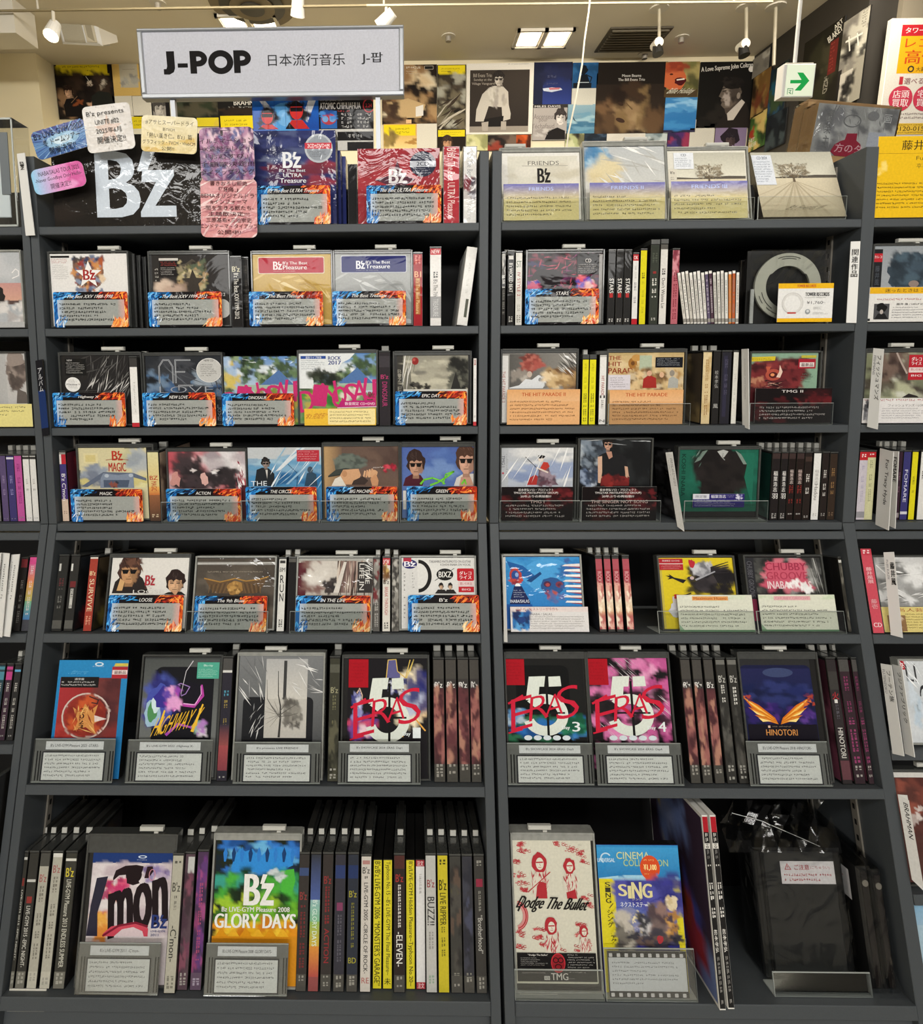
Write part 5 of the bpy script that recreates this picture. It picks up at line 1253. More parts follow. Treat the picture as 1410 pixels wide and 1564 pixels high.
spine('D4', 'S4', 'white CD spine amid the black ones', 765, 810, 158, 'd9d8d4', [('v', '稲葉浩志', .24, .46, 'a3a19d'), ('t', 'Hadou', .46, .70, '77756f', .5), ('s', .9, .96, 'b3b1ac', 50)], 560)
spine('D4', 'S4', 'black CD spine with small white capitals right of the white spine', 816, 856, 158, '231c1a', [('s', .25, .66, 'c3beb8', 40), ('s', .9, .96, '8f8b86', 60)], 562)
spine('D4', 'S4', 'brown CD spine with gold lettering near the bay end', 860, 905, 160, '33271f', [('s', .22, .62, '8a6a44', 40), ('s', .85, .96, '6d5a48', 60)], 562)
spine('D4', 'S4', 'clear-edged dark green CD spine, last in its row', 912, 954, 160, '2a2a24', [('s', .2, .55, '6d6a5c', 34), ('b', .0, .4, '4b4a42', 60, 92)], 562, lock=None)

# ------------------------------------------------------------------ fifth shelf, left bay
spine('A4', 'S5', 'dark disc spine with small white tag, at the far left', 296, 350, 700, '2a2a28', [('b', .1, .2, 'b9b8b2', 8, 30), ('s', .3, .42, '5a2e30', 50), ('s', .44, .72, '6d6c68', 40), ('b', .86, .97, '55544f')], 1118, lock=None)
spine('A4', 'S5', 'dark disc spine with white tag and red mark, second from the left', 362, 410, 700, '2d2c2a', [('b', .1, .2, 'cfcec8', 8, 30), ('b', .34, .42, '6a2a2c', 15, 85), ('b', .44, .70, 'b9b8b2', 30, 66), ('s', .45, .69, '4b4a48', 24), ('b', .86, .97, '5a5954')], 1118, lock=None, side=('r', ['23262a','7a1622','3d4444','55605c','1b1a1a']))
spine('A4', 'S5', 'red-brown disc spine with pale vertical letters', 464, 510, 705, '9a3c30', [('b', .0, .02, 'd6d0c6'), ('h', "B'z", .19, .25, 'e0cfa0'), ('t', 'SURVIVE', .3, .74, 'dcc9a8', .6), ('s', .8, .97, 'c98a72', 60)], 1130, side=('r', ['4b4030','8a7a3c','2a241c','b3a052','1d1a14']))
def d(a):
    a.bg('d6d3cd'); a.p([(600,915),(612,850),(660,800),(700,780),(760,830),(785,880),(800,915)], '2a2422'); a.head(685, 790, 52, 70, 'b78a62', '45302a', '141312', '4a3028'); a.scat(640, 720, 750, 760, 12, 20, 14, ['54392e','3d2a24','634436']); a.p([(640,830),(665,850),(655,900),(625,900)], 'c9a06e')
    a.head(938, 858, 44, 56, 'c9a07c', '2c201d', None, '2a1c18'); a.p([(880,920),(905,908),(975,905),(1000,925)], '23201f'); a.p([(920,900),(960,900),(945,930)], 'bf9270'); bz(a, 775, 812, 830, 870, 'a3303a'); a.s(778, 874, 828, 892, 2, 'a9605f'); a.t('LOOSE', 715, 895, 880, 915, 'c9c6c0', .02)
    a.streaks(640, 720, 760, 800, 10, 60, 50, 5, ['6d4c3c','31221d'], 20)
face('A4', 'S5', 'white CD with a man in sunglasses and a smaller man', (588, 712, 1008, 1118), d, case=(578, 690, 1016, 1118), tab=(828, 945), seed=5)
board('A4', 'S5', 'flame-edged comment card in front of the white two-men CD', (578, 912, 984, 1118), flame('LOOSE'), seed=91)
def d(a):
    a.bg('4b443c'); a.scat(1060, 750, 1490, 1110, 30, 70, 40, ['544c43','433c35','5d554b']); a.s(1110, 788, 1430, 802, 1, '9a9080', .6, .1)
    a.p([(1095,830),(1180,850),(1240,838),(1290,850),(1380,835),(1440,820),(1400,900),(1370,915),(1150,915),(1125,880)], '5f4a34'); a.l([(1095,830),(1180,850),(1215,842),(1262,830),(1320,845),(1390,836),(1440,820)], 7, 'a37a3c')
    for q in (-1, 1):
        for k in range(9): a.l([(1262+q*(40+12*k),855+k*1.5),(1262+q*(60+10*k),912)], 3, ['7a5e3c','4a3826'][k % 2])
    a.blob(1262, 882, 42, 40, '9a7440', .15, 18); a.scat(1232, 850, 1292, 912, 14, 10, 10, ['b58c4e','7a5a30','c9a060']); a.r(1050, 735, 1495, 752, '8f8d88'); a.l([(1055,745),(1490,740)], 4, 'c6c5c0')
face('A4', 'S5', 'dark leather-look CD with a winged golden emblem', (1052, 715, 1475, 1118), d, case=(1045, 702, 1482, 1118), M=P_WRAP, rim=M_RIM2, tab=None)
board('A4', 'S5', 'flame-edged comment card in front of the winged emblem CD', (1045, 917, 1436, 1120), flame('The 9th Blues'), seed=92)
spine('B4', 'S5', 'white CD spine with widely spaced black capitals', 190, 232, 715, 'd0cfc9', [('h', 'I', .02, .06, '3a3937'), ('h', 'BM', .12, .18, '4b4a47'), ('v', 'RUN', .22, .60, '2a2928'), ('s', .84, .96, '5c5b57', 50)], 1130, lock='tab')
spine('B4', 'S5', 'plain black disc case right of the widely spaced white spine', 243, 286, 712, '1d1b1c', [('b', .0, .05, '55534f')], 1118)
def d(a):
    a.bg('b3aca2'); a.r(298, 740, 340, 1110, '57232a'); a.r(340, 730, 550, 920, 'b9b2a8'); a.scat(345, 730, 470, 900, 24, 40, 34, ['c9c3ba','a3978c','8d7f76','d6d1c9','7a5a54']); a.p([(440,910),(455,850),(475,845),(500,880),(540,860),(600,800),(620,910)], '4b4340'); a.scat(440, 840, 500, 910, 10, 14, 16, ['2c2728','3d3634'])
    a.r(520, 730, 612, 910, '77605a'); a.streaks(510, 730, 700, 920, 50, 92, 150, 8, ['8f7d74','55463f','b3a397','a38a7e','3d322d','c9bdb0'], 6); a.p([(545,735),(560,735),(520,910),(490,910)], 'cfc8bf'); a.r(620, 735, 700, 910, '35312f'); a.t('LIFE IN', 630, 745, 655, 895, 'd3d0ca', .03, 90); a.t('THE', 662, 770, 685, 860, 'd3d0ca', .03, 90); a.r(300, 715, 700, 728, 'a3a29c'); a.streaks(640, 735, 700, 820, 10, 35, 70, 5, ['efeeea','c9c8c4'], 10)
face('B4', 'S5', 'CD with a sepia street scene and bold vertical title', (298, 715, 702, 1116), d, case=(292, 702, 722, 1117), M=P_WRAP, rim=M_RIM2, tab=(503, 620))
def d(a):
    flame('IN THE LIFE')(a); a.streaks(300, 925, 690, 1110, 60, 6, 130, 11, ['dfe3e6','f2f3f3','b9c3cc','e9ebec'], 14)
board('B4', 'S5', 'flame-edged comment card with strong glare in front of the sepia street CD', (287, 915, 690, 1117), flame('IN THE LIFE'), seed=93, M=P_WRAP)
spine('B4', 'S5', 'clear grey CD spine right of the sepia street CD', 704, 742, 715, '5b5854', [('x', .05, .6, ['8a8781','3d3b39','a9a6a0','6d2c30'], 26), ('s', .6, .95, 'a3a09a', 50)], 1120)
spine('B4', 'S5', 'white CD spine with red head and small picture', 754, 798, 710, 'd3cfc4', [('b', 0, .1, 'b0323a'), ('h', 'NEW', .02, .08, 'e6d6d2'), ('b', .14, .26, 'a3854a', 20, 80), ('x', .14, .26, ['6d4a2c','c9a866'], 5), ('h', "B'z", .30, .36, '3c3a37'), ('t', 'BREAK THROUGH', .4, .78, 'b3605a', .45), ('s', .88, .96, '55534f', 50)], 1122, lock='tab')
spine('B4', 'S5', 'grey patterned CD spine left of the white band CD', 804, 845, 715, '6b6862', [('x', .02, .95, ['8f8c85','4b4945','b3b0a8','3a3836'], 40)], 1122)
def d(a):
    a.bg('d6d5d1'); a.ring(950, 815, 72, 92, 20, '1d1c1b', -90, 90); a.r(862, 712, 945, 1110, 'cfcecb'); a.e(903, 748, 40, 26, '2c2a66'); a.r(868, 712, 912, 736, 'a83244'); bz(a, 872, 732, 936, 762, 'e6e4ea'); a.s(870, 795, 890, 1060, 12, '5c5a57'); a.s(915, 795, 935, 890, 6, '77746f')
    a.t('TAKAHIRO MATSUMOTO ON GUITAR', 1010, 726, 1236, 740, '2c2a29'); a.t('KOHSHI INABA ON VOCAL', 1070, 745, 1236, 757, '2c2a29'); a.e(1094, 806, 46, 34, '1b1a1a'); a.l([(1040,840),(1145,772)], 3, '1b1a1a'); a.t('BIXZ', 1060, 790, 1130, 822, 'dedcd8', .03)
    a.rr(1160, 772, 1252, 842, 8, 'b5222c'); a.t('ダレコ', 1172, 788, 1238, 808, 'ecdcdc', .03); a.t('ライス', 1172, 812, 1238, 832, 'ecdcdc', .03); a.r(1165, 844, 1250, 872, 'd9c2c0'); a.t('買いだめ王', 1175, 850, 1240, 864, 'a3333a', .01); a.r(1167, 874, 1250, 905, 'b5222c'); a.t('BIG', 1185, 884, 1232, 895, 'e9d9d9', .02)
    for q in (1073, 1122): a.head(q, 872, 11, 15, 'c9a98c', '231e1c'); a.p([(q-34,912),(q-18,890),(q+18,890),(q+34,912)], '2a2725')
face('B4', 'S5', 'white CD with big black ring shape and red sticker', (858, 712, 1262, 1112), d, case=(848, 700, 1272, 1114), tab=(1065, 1178), rim=M_RIM2, M=P_GLOSS)
board('B4', 'S5', 'flame-edged comment card in front of the black ring CD', (893, 912, 1284, 1114), flame("B'z"), seed=94)
stand('B4', 'S5', 'clear acrylic stand under the sepia street CD', (255, 1000, 694, 1120))
stand('A4', 'S5', 'clear acrylic stand under the winged emblem CD', (1000, 1000, 1440, 1122))

# ------------------------------------------------------------------ fifth shelf, right bay
def d(a):
    a.bg('2f86c4'); a.g(130, 835, 615, 1310, '3a8ecb', '2b76bb'); a.scat(150, 845, 420, 960, 12, 60, 40, ['2b78bb','4a9cd2','3587c4']); a.blob(420, 960, 170, 110, '4a9bd4', .1, 20); a.p([(150,860),(250,890),(330,960),(300,985),(240,960),(200,1000)], '1f5c9e'); a.p([(270,990),(360,930),(370,945),(300,1000)], '1b4478')
    a.blob(205, 960, 44, 56, 'b5423a', .2); a.e(200, 955, 24, 34, '2a4a8c'); a.e(210, 950, 11, 15, '8aa4d0'); a.scat(165, 985, 235, 1010, 6, 16, 12, ['c4483c','8a2e3a'])
    a.blob(435, 1020, 72, 58, '2a548c', .12, 18); a.e(402, 1012, 24, 20, '4b2c4a'); a.e(478, 1014, 24, 20, '7a3a4c'); a.e(404, 1016, 14, 12, 'a3484a'); a.e(480, 1018, 14, 12, '5d2c40'); a.scat(400, 1060, 490, 1120, 12, 18, 18, ['8a3a4c','5c6aa0','b3544a','3a6aa8'])
    a.scat(500, 850, 612, 1090, 12, 40, 22, ['2d6aa8','3d5c9a','2f7cbc'])
    for k in range(8): y = 885+34*k; a.p([(616,y-9+k),(616,y+11),(500+10*(k % 3),y+8),(520,y-4)], ['ece9e6','e2d9d6','b04a44'][0 if k % 3 else 1]); a.p([(616,y+12),(616,y+20),(530,y+10)], 'a8403c')
    a.e(213, 1022, 17, 17, 'e6e9ec'); a.p([(190,1025),(238,1025),(285,1120),(290,1148),(158,1148),(165,1110)], '1d2752'); a.t('INABA/SALAS', 162, 1112, 282, 1132, 'd6dbe6', .02); a.s(185, 1048, 262, 1104, 4, 'b3bdd2'); a.r(130, 1142, 300, 1310, '2258a0')
face('C4', 'S5', 'bright blue CD with a close-up dog nose', (130, 832, 617, 1308), d, case=(118, 815, 622, 1310), tab=(355, 500), M=P_WRAP, rim=M_RIM2)
def d(a):
    a.bg('d9d6d4'); a.r(165, 1148, 660, 1180, 'dccfcb'); a.t('二人のケミストリーが今作も', 205, 1153, 470, 1172, '9a4a46'); a.r(178, 1182, 285, 1292, '2f6fae'); a.scat(180, 1185, 283, 1290, 12, 20, 20, ['3f8ac8','24508c','5a9fd4','1d2c58']); a.e(235, 1232, 26, 20, '233f78')
    a.t('INABA / SALAS', 292, 1188, 430, 1202, '6a6765', .0); a.s(292, 1208, 640, 1296, 6, '77736f', .5, .3)
board('C4', 'S5', 'white comment card with a small blue picture in front of the dog nose CD', (166, 1148, 660, 1308), d, M=P_WRAP)
for k, (a_, b_) in enumerate(((716, 760), (770, 814), (824, 868), (888, 934))):
    spine('C4', 'S5', 'pink and cream disc spine with outlined letters, %s of four from the dog nose CD' % ORD[k], a_, b_, 826, 'a0404a', [('b', 0, .03, '3a3a38'), ('b', .03, .17, 'a8505a'), ('t', 'ROCK OF', .2, .42, 'd6a9a8', .6), ('g', .40, .52, 'b8545a', 'e0cdb0'), ('g', .52, .74, 'e8dcc6', 'd9b894'), ('g', .74, .82, 'd0a080', 'a84a50'), ('b', .82, .97, 'a5474e'), ('x', .4, .97, ['d9a898','efe2cc','b86a64'], 12), ('b', .97, 1, '3a3a38')], 1320, lock='tab', side=('l', ['1b1e22','15161a','2a2c34']) if k == 0 else None)
def d(a):
    a.bg('d3bd28'); a.r(-120, 770, -98, 1200, 'bfae4c'); a.p([(-110,775),(30,775),(30,845),(-110,845)], 'a8242e'); a.t('数量限定 CD+DVD', -90, 782, 12, 793, 'ddc3c2', .02); a.s(-100, 812, 22, 842, 3, 'd6a9a6', .5, .2); a.l([(-110,806),(30,806)], 4, 'ded0cc')
    a.scat(80, 850, 300, 980, 46, 40, 26, ['221f22','19171a','2f2b2e','3d383a']); a.blob(140, 840, 56, 44, '8f8f94', .2); a.scat(95, 800, 190, 870, 14, 20, 20, ['a9a9ae','6d6d72','c3c3c6']); a.blob(80, 808, 18, 28, 'b02c38', .3); a.blob(68, 895, 22, 14, '3a3436', .2); a.e(75, 893, 12, 10, 'bfa9a4')
    for k in range(8): a.l([(200+10*k,860),(250+8*k,975+2*k)], 9, '1d1b1d', 3)
    for k in range(5): a.l([(190,830+8*k),(295,795+16*k)], 9, '2a2629', 4)
    a.p([(40,905),(-30,890),(-60,868),(-55,880),(-80,878),(-55,890),(-70,902),(-40,896),(20,925)], '221e20'); a.l([(60,985),(10,1000),(-30,995)], 6, '1d1b1c'); a.blob(-30, 1035, 26, 34, 'c6c2c4', .3); a.blob(-22, 1005, 18, 14, 'b8303a', .3); a.blob(-35, 1090, 40, 50, 'c3c3c9', .2); a.p([(90,900),(210,850),(215,856),(96,910)], '9a9aa0')
face('D4', 'S5', 'yellow CD with a black winged bird figure', (-116, 770, 322, 1205), d, case=(-122, 756, 328, 1206), tab=(78, 210), seed=7)
cardW = lambda t, c: (lambda a: (a.bg('d3d4c4'), a.r(a.X(0), a.Y(.95), a.X(1), a.Y(1), '5a7a5e'), a.p([(a.X(0),a.Y(.95)),(a.X(.06),a.Y(.95)),(a.X(0),a.Y(.8))], '8aa488'), a.scat(a.X(0), a.Y(0), a.X(1), a.Y(.12), 8, 40, 10, ['cfd6c0','dcdccc','c3cfb4']), a.r(a.X(.2), a.Y(.04), a.X(.68), a.Y(.15), c), a.t(t, a.X(.22), a.Y(.06), a.X(.66), a.Y(.13), 'a34a20' if c == 'd99a5a' else 'c98a92', .02), a.s(a.X(.03), a.Y(.3), a.X(.95), a.Y(.92), 6, '55554c', .5, .5)))
board('D4', 'S5', 'pale green-edged comment card with orange heading, in front of the yellow bird CD', (-14, 986, 424, 1200), cardW('Maximum Huavo', 'd99a5a'), seed=95)
def d(a):
    a.bg('2d2d2c'); a.scat(445, 775, 840, 990, 50, 40, 30, ['3d3d3c','8f8f8c','232322','a9a9a6','55554f','1b1b1b']); a.r(395, 770, 447, 1205, '26262a'); a.t('CHUBBY GROOVE', 405, 790, 435, 1010, '55545a', .02, 90); a.r(408, 1020, 440, 1150, '7a2a44')
    a.scat(505, 790, 755, 950, 24, 40, 26, ['c9566c','b8485e','d0707f']); a.r(515, 800, 740, 935, 'c4566b')
    for k, s_ in enumerate(('CHUBBY', 'GROOVE', 'INABA/SALAS')): a.t(s_, 512, 800+56*k, 752 if k < 2 else 770, 846+56*k, ['9a3048','a83a50','e2c9cc'][k], .03)
    a.scat(640, 920, 775, 975, 10, 16, 18, ['e2e0df','c9c6c4','efeeed']); a.streaks(780, 790, 830, 990, 12, 80, 150, 6, ['6d6d6a','a3a3a0'], 6)
face('D4', 'S5', 'black marbled CD with pink lettering', (398, 770, 838, 1205), d, case=(386, 752, 846, 1206), tab=(588, 722), M=P_WRAP, behind=4)
board('D4', 'S5', 'pale green-edged comment card with pink heading, in front of the pink-lettered CD', (462, 984, 908, 1198), cardW('CHUBBY GROOVE', 'd9a6aa'), seed=96)
spine('D4', 'S5', 'clear dark disc case edge-on, last at the right end of the fifth shelf', 948, 995, 770, '37352f', [('b', .02, .06, 'c9c9c2'), ('x', .1, .95, ['4b4841','2a2823','6d6a60'], 16)], 1208, lock=None)
stand('D4', 'S5', 'clear acrylic stand under the yellow bird CD', (-130, 1080, 432, 1210))
stand('D4', 'S5', 'clear acrylic stand under the pink-lettered CD', (448, 1080, 960, 1210))
plate('C4', 'S5', 'white divider edge at the left end of the fifth shelf', ((118, 835), (130, 832), (146, 1372), (124, 1370)), 0.004, 0.009, None)

# ------------------------------------------------------------------ lower shelves: DVDs with bound text cards
def holder(key, shelf, label, b, title, n=-0.0015):
    """clear pocket at the foot of a DVD: header strip and a black-framed text card"""
    sp = Spot(shelf, n); X0, v0, X1, v1 = sp.rect(key, b); w = (X1-X0)/2; h = v1-BASE
    r = sp.root('caption_pocket', (X0+X1)/2, BASE); tag(r, label, 'card holder')
    MB().box(-w, 0.0016, 0, w, 0.0026, h, mat('smoky_pocket_plastic', '6c6c69', 0.25, coat=.3, noise=.25, nscale=80), 0.0004).build('pocket_back', r)
    mb = MB()
    for x_ in (-w*.93, -w*.86, w*.88, w*.95):
        mb.box(x_, 0.0011, h*.04, x_+w*.03, 0.0017, h*.72, M_BODY)
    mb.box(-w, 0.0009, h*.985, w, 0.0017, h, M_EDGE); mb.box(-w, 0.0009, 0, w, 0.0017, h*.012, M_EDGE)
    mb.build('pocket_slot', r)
    MB().box(-w, -0.0008, 0.0002, w, -0.0002, h, M_CLEAR).build('clear_front', r)
    a = Art(0, 0, 300, 46, 7); a.bg('dededf'); L = min(250, 8*len(title)); a.t(title, 150-L/2, 15, 150+L/2, 31, '3a3a3c', .01); a.mesh('header_strip', w*1.44, h*.19, P_PAPER, r, z0=h*.755, y0=0.0008, xoff=-w*.72)
    a = Art(0, 0, 340, 150, hash(len(title)) % 97+len(label)); a.bg('26262a'); a.r(7, 6, 333, 144, 'dededb'); a.s(18, 16, 324, 136, 6, '4b4b4c', .5, .3); a.mesh('text_card', w*1.58, h*.68, P_PAPER, r, z0=h*.03, y0=0.0008, xoff=-w*.79)
    return r

# sixth shelf, left bay
def d(a):
    X0 = 285
    a.bg('2176ae'); a.g(285, 135, 665, 790, '2b83ba', '1f6aa2'); e_ = 480; a.e(505, 158, 24, 12, 'c9dbe6'); a.e(505, 158, 15, 6, '2b83ba'); a.s(470, 168, 535, 178, 1, 'c9dbe6'); a.t('Blu-ray', 360, 195, 450, 208, '5aa3d0', .01, sh=.2); a.s(340, 208, 470, 222, 1, '6aaed4')
    a.r(302, 236, 632, 570, '7a3230'); a.g(302, 236, 470, 570, 'a03236', '8f2d2c', True); a.scat(470, 236, 632, 570, 16, 60, 60, ['5c3030','4f2a2c','6a3836'], hard=True); a.scat(302, 420, 450, 570, 12, 50, 40, ['a83a34','96302c'], hard=True)
    a.ring(458, 448, 130, 128, 12, 'c9b8b0'); a.ring(458, 448, 122, 120, 4, '8a5048'); a.e(458, 448, 112, 112, '8a3026'); a.scat(380, 370, 540, 530, 24, 34, 30, ['a8442e','c0562e','7a2822'])
    a.p([(385,400),(430,430),(450,380),(480,420),(520,385),(505,450),(560,465),(505,490),(520,550),(465,510),(400,530),(420,480)], 'c98a4c'); a.p([(505,445),(575,465),(510,482)], 'd6c6c0'); a.tv('2023', 425, 405, 452, 525, '3a2018', .04); a.streaks(400, 390, 520, 540, 20, 60, 60, 6, ['e0b06a','8a3a20','d99a5a'], 60); a.l([(470,340),(520,360),(515,380),(485,375)], 6, '3a2a2a')
    a.r(305, 230, 512, 290, '1d1b1b'); a.t('通常盤', 380, 236, 432, 248, 'd6d3d0', .01); a.s(310, 254, 505, 286, 2, 'cfccc9', .6, .2)
    a.p([(595,152),(672,152),(668,170),(588,170)], 'c9b552'); a.r(580, 172, 665, 238, 'a32c34'); a.r(582, 190, 664, 216, 'ddc9c6'); a.t('最新品', 592, 194, 656, 213, '4a2a2a', .03)
face('A6', 'S6', 'bright blue film case with a red ringed star emblem', (285, 135, 665, 790), d, kind='dvd', n=-0.014, th=0.013, M=P_GLOSS)
holder('A6', 'S6', 'caption pocket at the foot of the bright blue film case', (176, 560, 610, 797), "B'z LIVE-GYM Pleasure 2023 -STARS-")
def d(a):
    a.bg('3a3c3c'); a.g(750, 130, 1165, 800, '4a4d4c', '777a78'); a.rr(818, 175, 1140, 800, 40, '17171c')
    a.scat(800, 270, 900, 500, 20, 44, 60, ['3a3a92','4a58a8','2b2a6a','6a70b8']); a.blob(850, 400, 70, 120, '4550a4', .12, 20); a.blob(820, 440, 44, 80, '9ab8cc', .12, 18); a.blob(815, 430, 26, 56, '4f8a56', .15, 16); a.blob(832, 390, 24, 46, 'c9dde0', .15); a.blob(880, 350, 60, 60, '37308a', .2)
    a.blob(1010, 330, 80, 70, '18161f', .1, 20); a.l([(900,300),(960,270),(1010,290),(990,330),(950,350)], 5, '9a7ab8'); a.l([(930,420),(970,390),(1040,400),(1085,340),(1075,280)], 22, 'b03f9c', 10); a.l([(935,425),(980,385),(1045,392),(1075,330),(1070,285)], 8, 'e0a9d6', 3); a.scat(890, 310, 950, 400, 10, 26, 34, ['c24fb0','8a44a8','e0a0d0','5a40a0']); a.l([(1020,140),(985,200),(965,330)], 5, 'c9c6cc', 2)
    a.l([(900,560),(960,500),(1040,520),(1110,560)], 16, 'a348a8', 6); a.scat(1040, 490, 1110, 560, 8, 22, 20, ['8ab0a0','b07ac0','d9d0d8'])
    a.t('HIGHWAY X', 830, 440, 1085, 535, 'e0b030', 0, rot=-14, sh=.25); a.p([(850,530),(880,420),(888,425),(862,560)], 'e6b83a'); a.p([(1030,540),(1085,385),(1092,390),(1046,545)], 'e6b83a')
    a.r(1045, 148, 1165, 242, '4fa38c'); a.t('Blu-ray', 1080, 160, 1130, 175, 'cfe6de', .01); a.s(1052, 186, 1160, 236, 5, 'b3d9cd', .5, .3)
face('A6', 'S6', 'black DVD with neon swirl and yellow scrawled title', (755, 120, 1172, 800), d, case=(745, 104, 1182, 802), kind='dvd', n=-0.016, th=0.016, tab=(1018, 1132), M=P_GLOSS)
holder('A6', 'S6', 'caption pocket at the foot of the neon swirl DVD', (680, 565, 1138, 804), "B'z LIVE-GYM 2022 -Highway X-")
spine('A6', 'S6', 'DVD spine fading from dark to red, right of the neon swirl DVD', 1182, 1238, 120, '2c2a33', [('b', 0, .1, '4b4a48'), ('b', .1, .12, 'c9c8c4'), ('s', .27, .33, '4a8aa0', 50), ('s', .35, .6, '8a7a44', 34), ('g', .55, .72, '33303c', '8a4a48'), ('g', .72, .92, '9a4a4c', '7a3a42'), ('s', .93, .99, '9a9894', 60)], 815, lock='tab', name='dvd_case')
def d(a):
    a.bg('55575a'); a.g(-35, 110, 437, 810, '77797a', '2a2b2d'); a.rr(0, 350, 380, 810, 30, '1b1c1f'); a.r(118, 130, 345, 580, 'b9b6ae'); a.g(118, 130, 345, 360, 'a9a9a8', 'c6c3bb'); a.r(215, 140, 232, 360, '3a3a3a')
    a.scat(230, 370, 300, 520, 40, 18, 24, ['6d6a64','8a877f','55524d','9b988f']); a.l([(200,575),(205,470),(203,400),(190,340),(185,200)], 12, '3a3835', 3); a.l([(205,470),(160,410),(130,360),(125,250)], 6, '5c5954', 2); a.l([(203,450),(245,420),(290,390)], 5, '55524c', 2); a.l([(205,460),(255,455),(300,440)], 4, '55524c', 2); a.l([(203,430),(235,380),(250,345)], 4, '5c5954', 1)
    for t in (-60,-40,-20,15,35,55,75): q = math.radians(t+180); a.l([(200,450),(200+80*math.cos(q)-10,450+80*math.sin(q))], 2.5, '6d6a64', 1)
    a.streaks(0, 140, 100, 360, 18, 70, 110, 6, ['a9aaaa','d6d6d4','6a6b6c'], 25); a.streaks(250, 140, 420, 330, 16, 30, 90, 6, ['c9c9c7','8f9090','e2e2e0'], 40); a.streaks(50, 380, 110, 560, 12, 110, 70, 5, ['c9c9c7','8a8b8b'], 30)
face('B6', 'S6', 'pale grey DVD with a bare tree silhouette', (-30, 112, 432, 806), d, case=(-38, 92, 438, 810), kind='dvd', n=-0.016, th=0.016, tab=(122, 238), M=P_WRAP, rim=M_RIM2)
holder('B6', 'S6', 'caption pocket at the foot of the bare tree DVD', (-48, 578, 420, 808), "B'z presents LIVE FRIENDS")
spine('B6', 'S6', 'dark olive DVD spine with faint gold letters', 464, 522, 120, '3a3a30', [('b', .05, .12, '55554a'), ('h', "B'z", .24, .29, '9a9678'), ('s', .31, .55, '6d6a50', 34), ('x', .5, .95, ['4b4a3c','2a2a22','5c5a48'], 14), ('s', .9, .98, '9a9890', 60)], 825, lock='tab', name='dvd_case')
def eras(a, x0, y0, x1, y1, day, pal, ink='c6203a'):
    w, h = x1-x0, y1-y0; X = lambda f: x0+w*f; Y = lambda f: y0+h*f
    a.p([(X(.31),Y(.16)),(X(.52),Y(.155)),(X(.50),Y(.25)),(X(.44),Y(.25)),(X(.42),Y(.36)),(X(.26),Y(.37))], 'd6dcd2'); a.p([(X(.56),Y(.16)),(X(.71),Y(.155)),(X(.72),Y(.245)),(X(.56),Y(.25))], 'd6dcd2')
    a.ring(X(.5), Y(.50), w*.29, h*.185, w*.13, 'd6dcd2', -140, 160); a.r(X(.515), Y(.2), X(.545), Y(.70), '171717'); a.r(X(.2), Y(.475), X(.75), Y(.49), '171717')
    for k, ch in enumerate('ERAS'): a.t(ch, X((.06,.30,.50,.64)[k]), Y((.35,.33,.32,.25)[k]), X((.34,.56,.74,.94)[k]), Y((.62,.53,.50,.52)[k]), ink, -.012, rot=-16, sh=.45)
    a.l([(X(.03),Y(.66)),(X(.2),Y(.63))], w*.02, ink); a.l([(X(.04),Y(.40)),(X(.22),Y(.33))], w*.028, ink)
    a.t('Day', X(.70), Y(.595), X(.80), Y(.635), 'dfe6e6', .03); a.t(day, X(.83), Y(.56), X(.93), Y(.645), 'dfe6e6', .03)
    for k in range(5): a.e(X(.27+.12*k), Y(.70), w*.05, h*.022, 'd3dce0')
    a.r(X(0), Y(.0), X(.255), Y(.235), 'a31220'); a.s(X(.03), Y(.03), X(.23), Y(.2), 6, '8a0f1b', .5, .2)
def d(a):
    a.bg('1a181b'); a.scat(860, 250, 990, 500, 24, 40, 60, ['2a2c6a','6a70a8','e0c49a','b3b9d0','f0e2c0']); a.scat(590, 480, 700, 590, 20, 34, 30, ['3a3a8c','c94a6a','e8c9d0','6a4a9a','a8305a']); a.p([(778,160),(785,132),(825,130),(838,200),(850,215),(850,240),(780,240)], '5c5a8a'); a.scat(785, 240, 880, 330, 18, 14, 14, ['2a2c5c','8a8cb0','1b1a30','c9cbd8'])
    a.l([(775,240),(785,135),(828,132),(836,200),(880,240),(905,135)], 5, 'd0b05a'); a.l([(600,480),(610,340),(630,300),(645,340),(640,470)], 5, 'd9b9a0'); a.l([(885,240),(925,132),(905,200)], 5, 'd9c06a'); a.l([(860,480),(865,575)], 6, 'd9a93a'); a.l([(930,470),(985,540)], 8, 'd9a04a'); a.scat(600, 320, 640, 480, 10, 14, 30, ['8a8cc0','c9cbe0','3a3c7a'])
    eras(a, 570, 130, 990, 830, 'I', None)
face('B6', 'S6', 'black DVD with white numeral, red scrawl and gold outlines', (565, 125, 995, 812), d, case=(535, 104, 1008, 816), kind='dvd', n=-0.016, th=0.016, tab=(780, 892), M=P_GLOSS)
holder('B6', 'S6', 'caption pocket at the foot of the gold-outlined numeral DVD', (516, 575, 960, 815), "B'z SHOWCASE 2024 -ERAS- Day1")
ER = [('b', .0, .16, '46433f'), ('h', "B'z", .185, .235, 'dad8d4'), ('g', .24, .5, '4a2c30', '8a544e'), ('g', .5, .86, '7d4a4c', '3f2c2c'), ('x', .25, .84, ['96605a','5c3438','a87a68','46282c'], 22), ('b', .86, 1, '45433e'), ('s', .86, .96, '8f8c84', 60)]
for k, x_ in enumerate((1030, 1097, 1164, 1229)):
    spine('B6', 'S6', 'smoky red-brown DVD spine with white logo, %s of the four left of the centre posts' % ORD[k], x_, x_+61, 128, '3a3735', ER, 820, lock='tab', name='dvd_case', seed=100+k, group='four smoky red spines left of the centre posts')
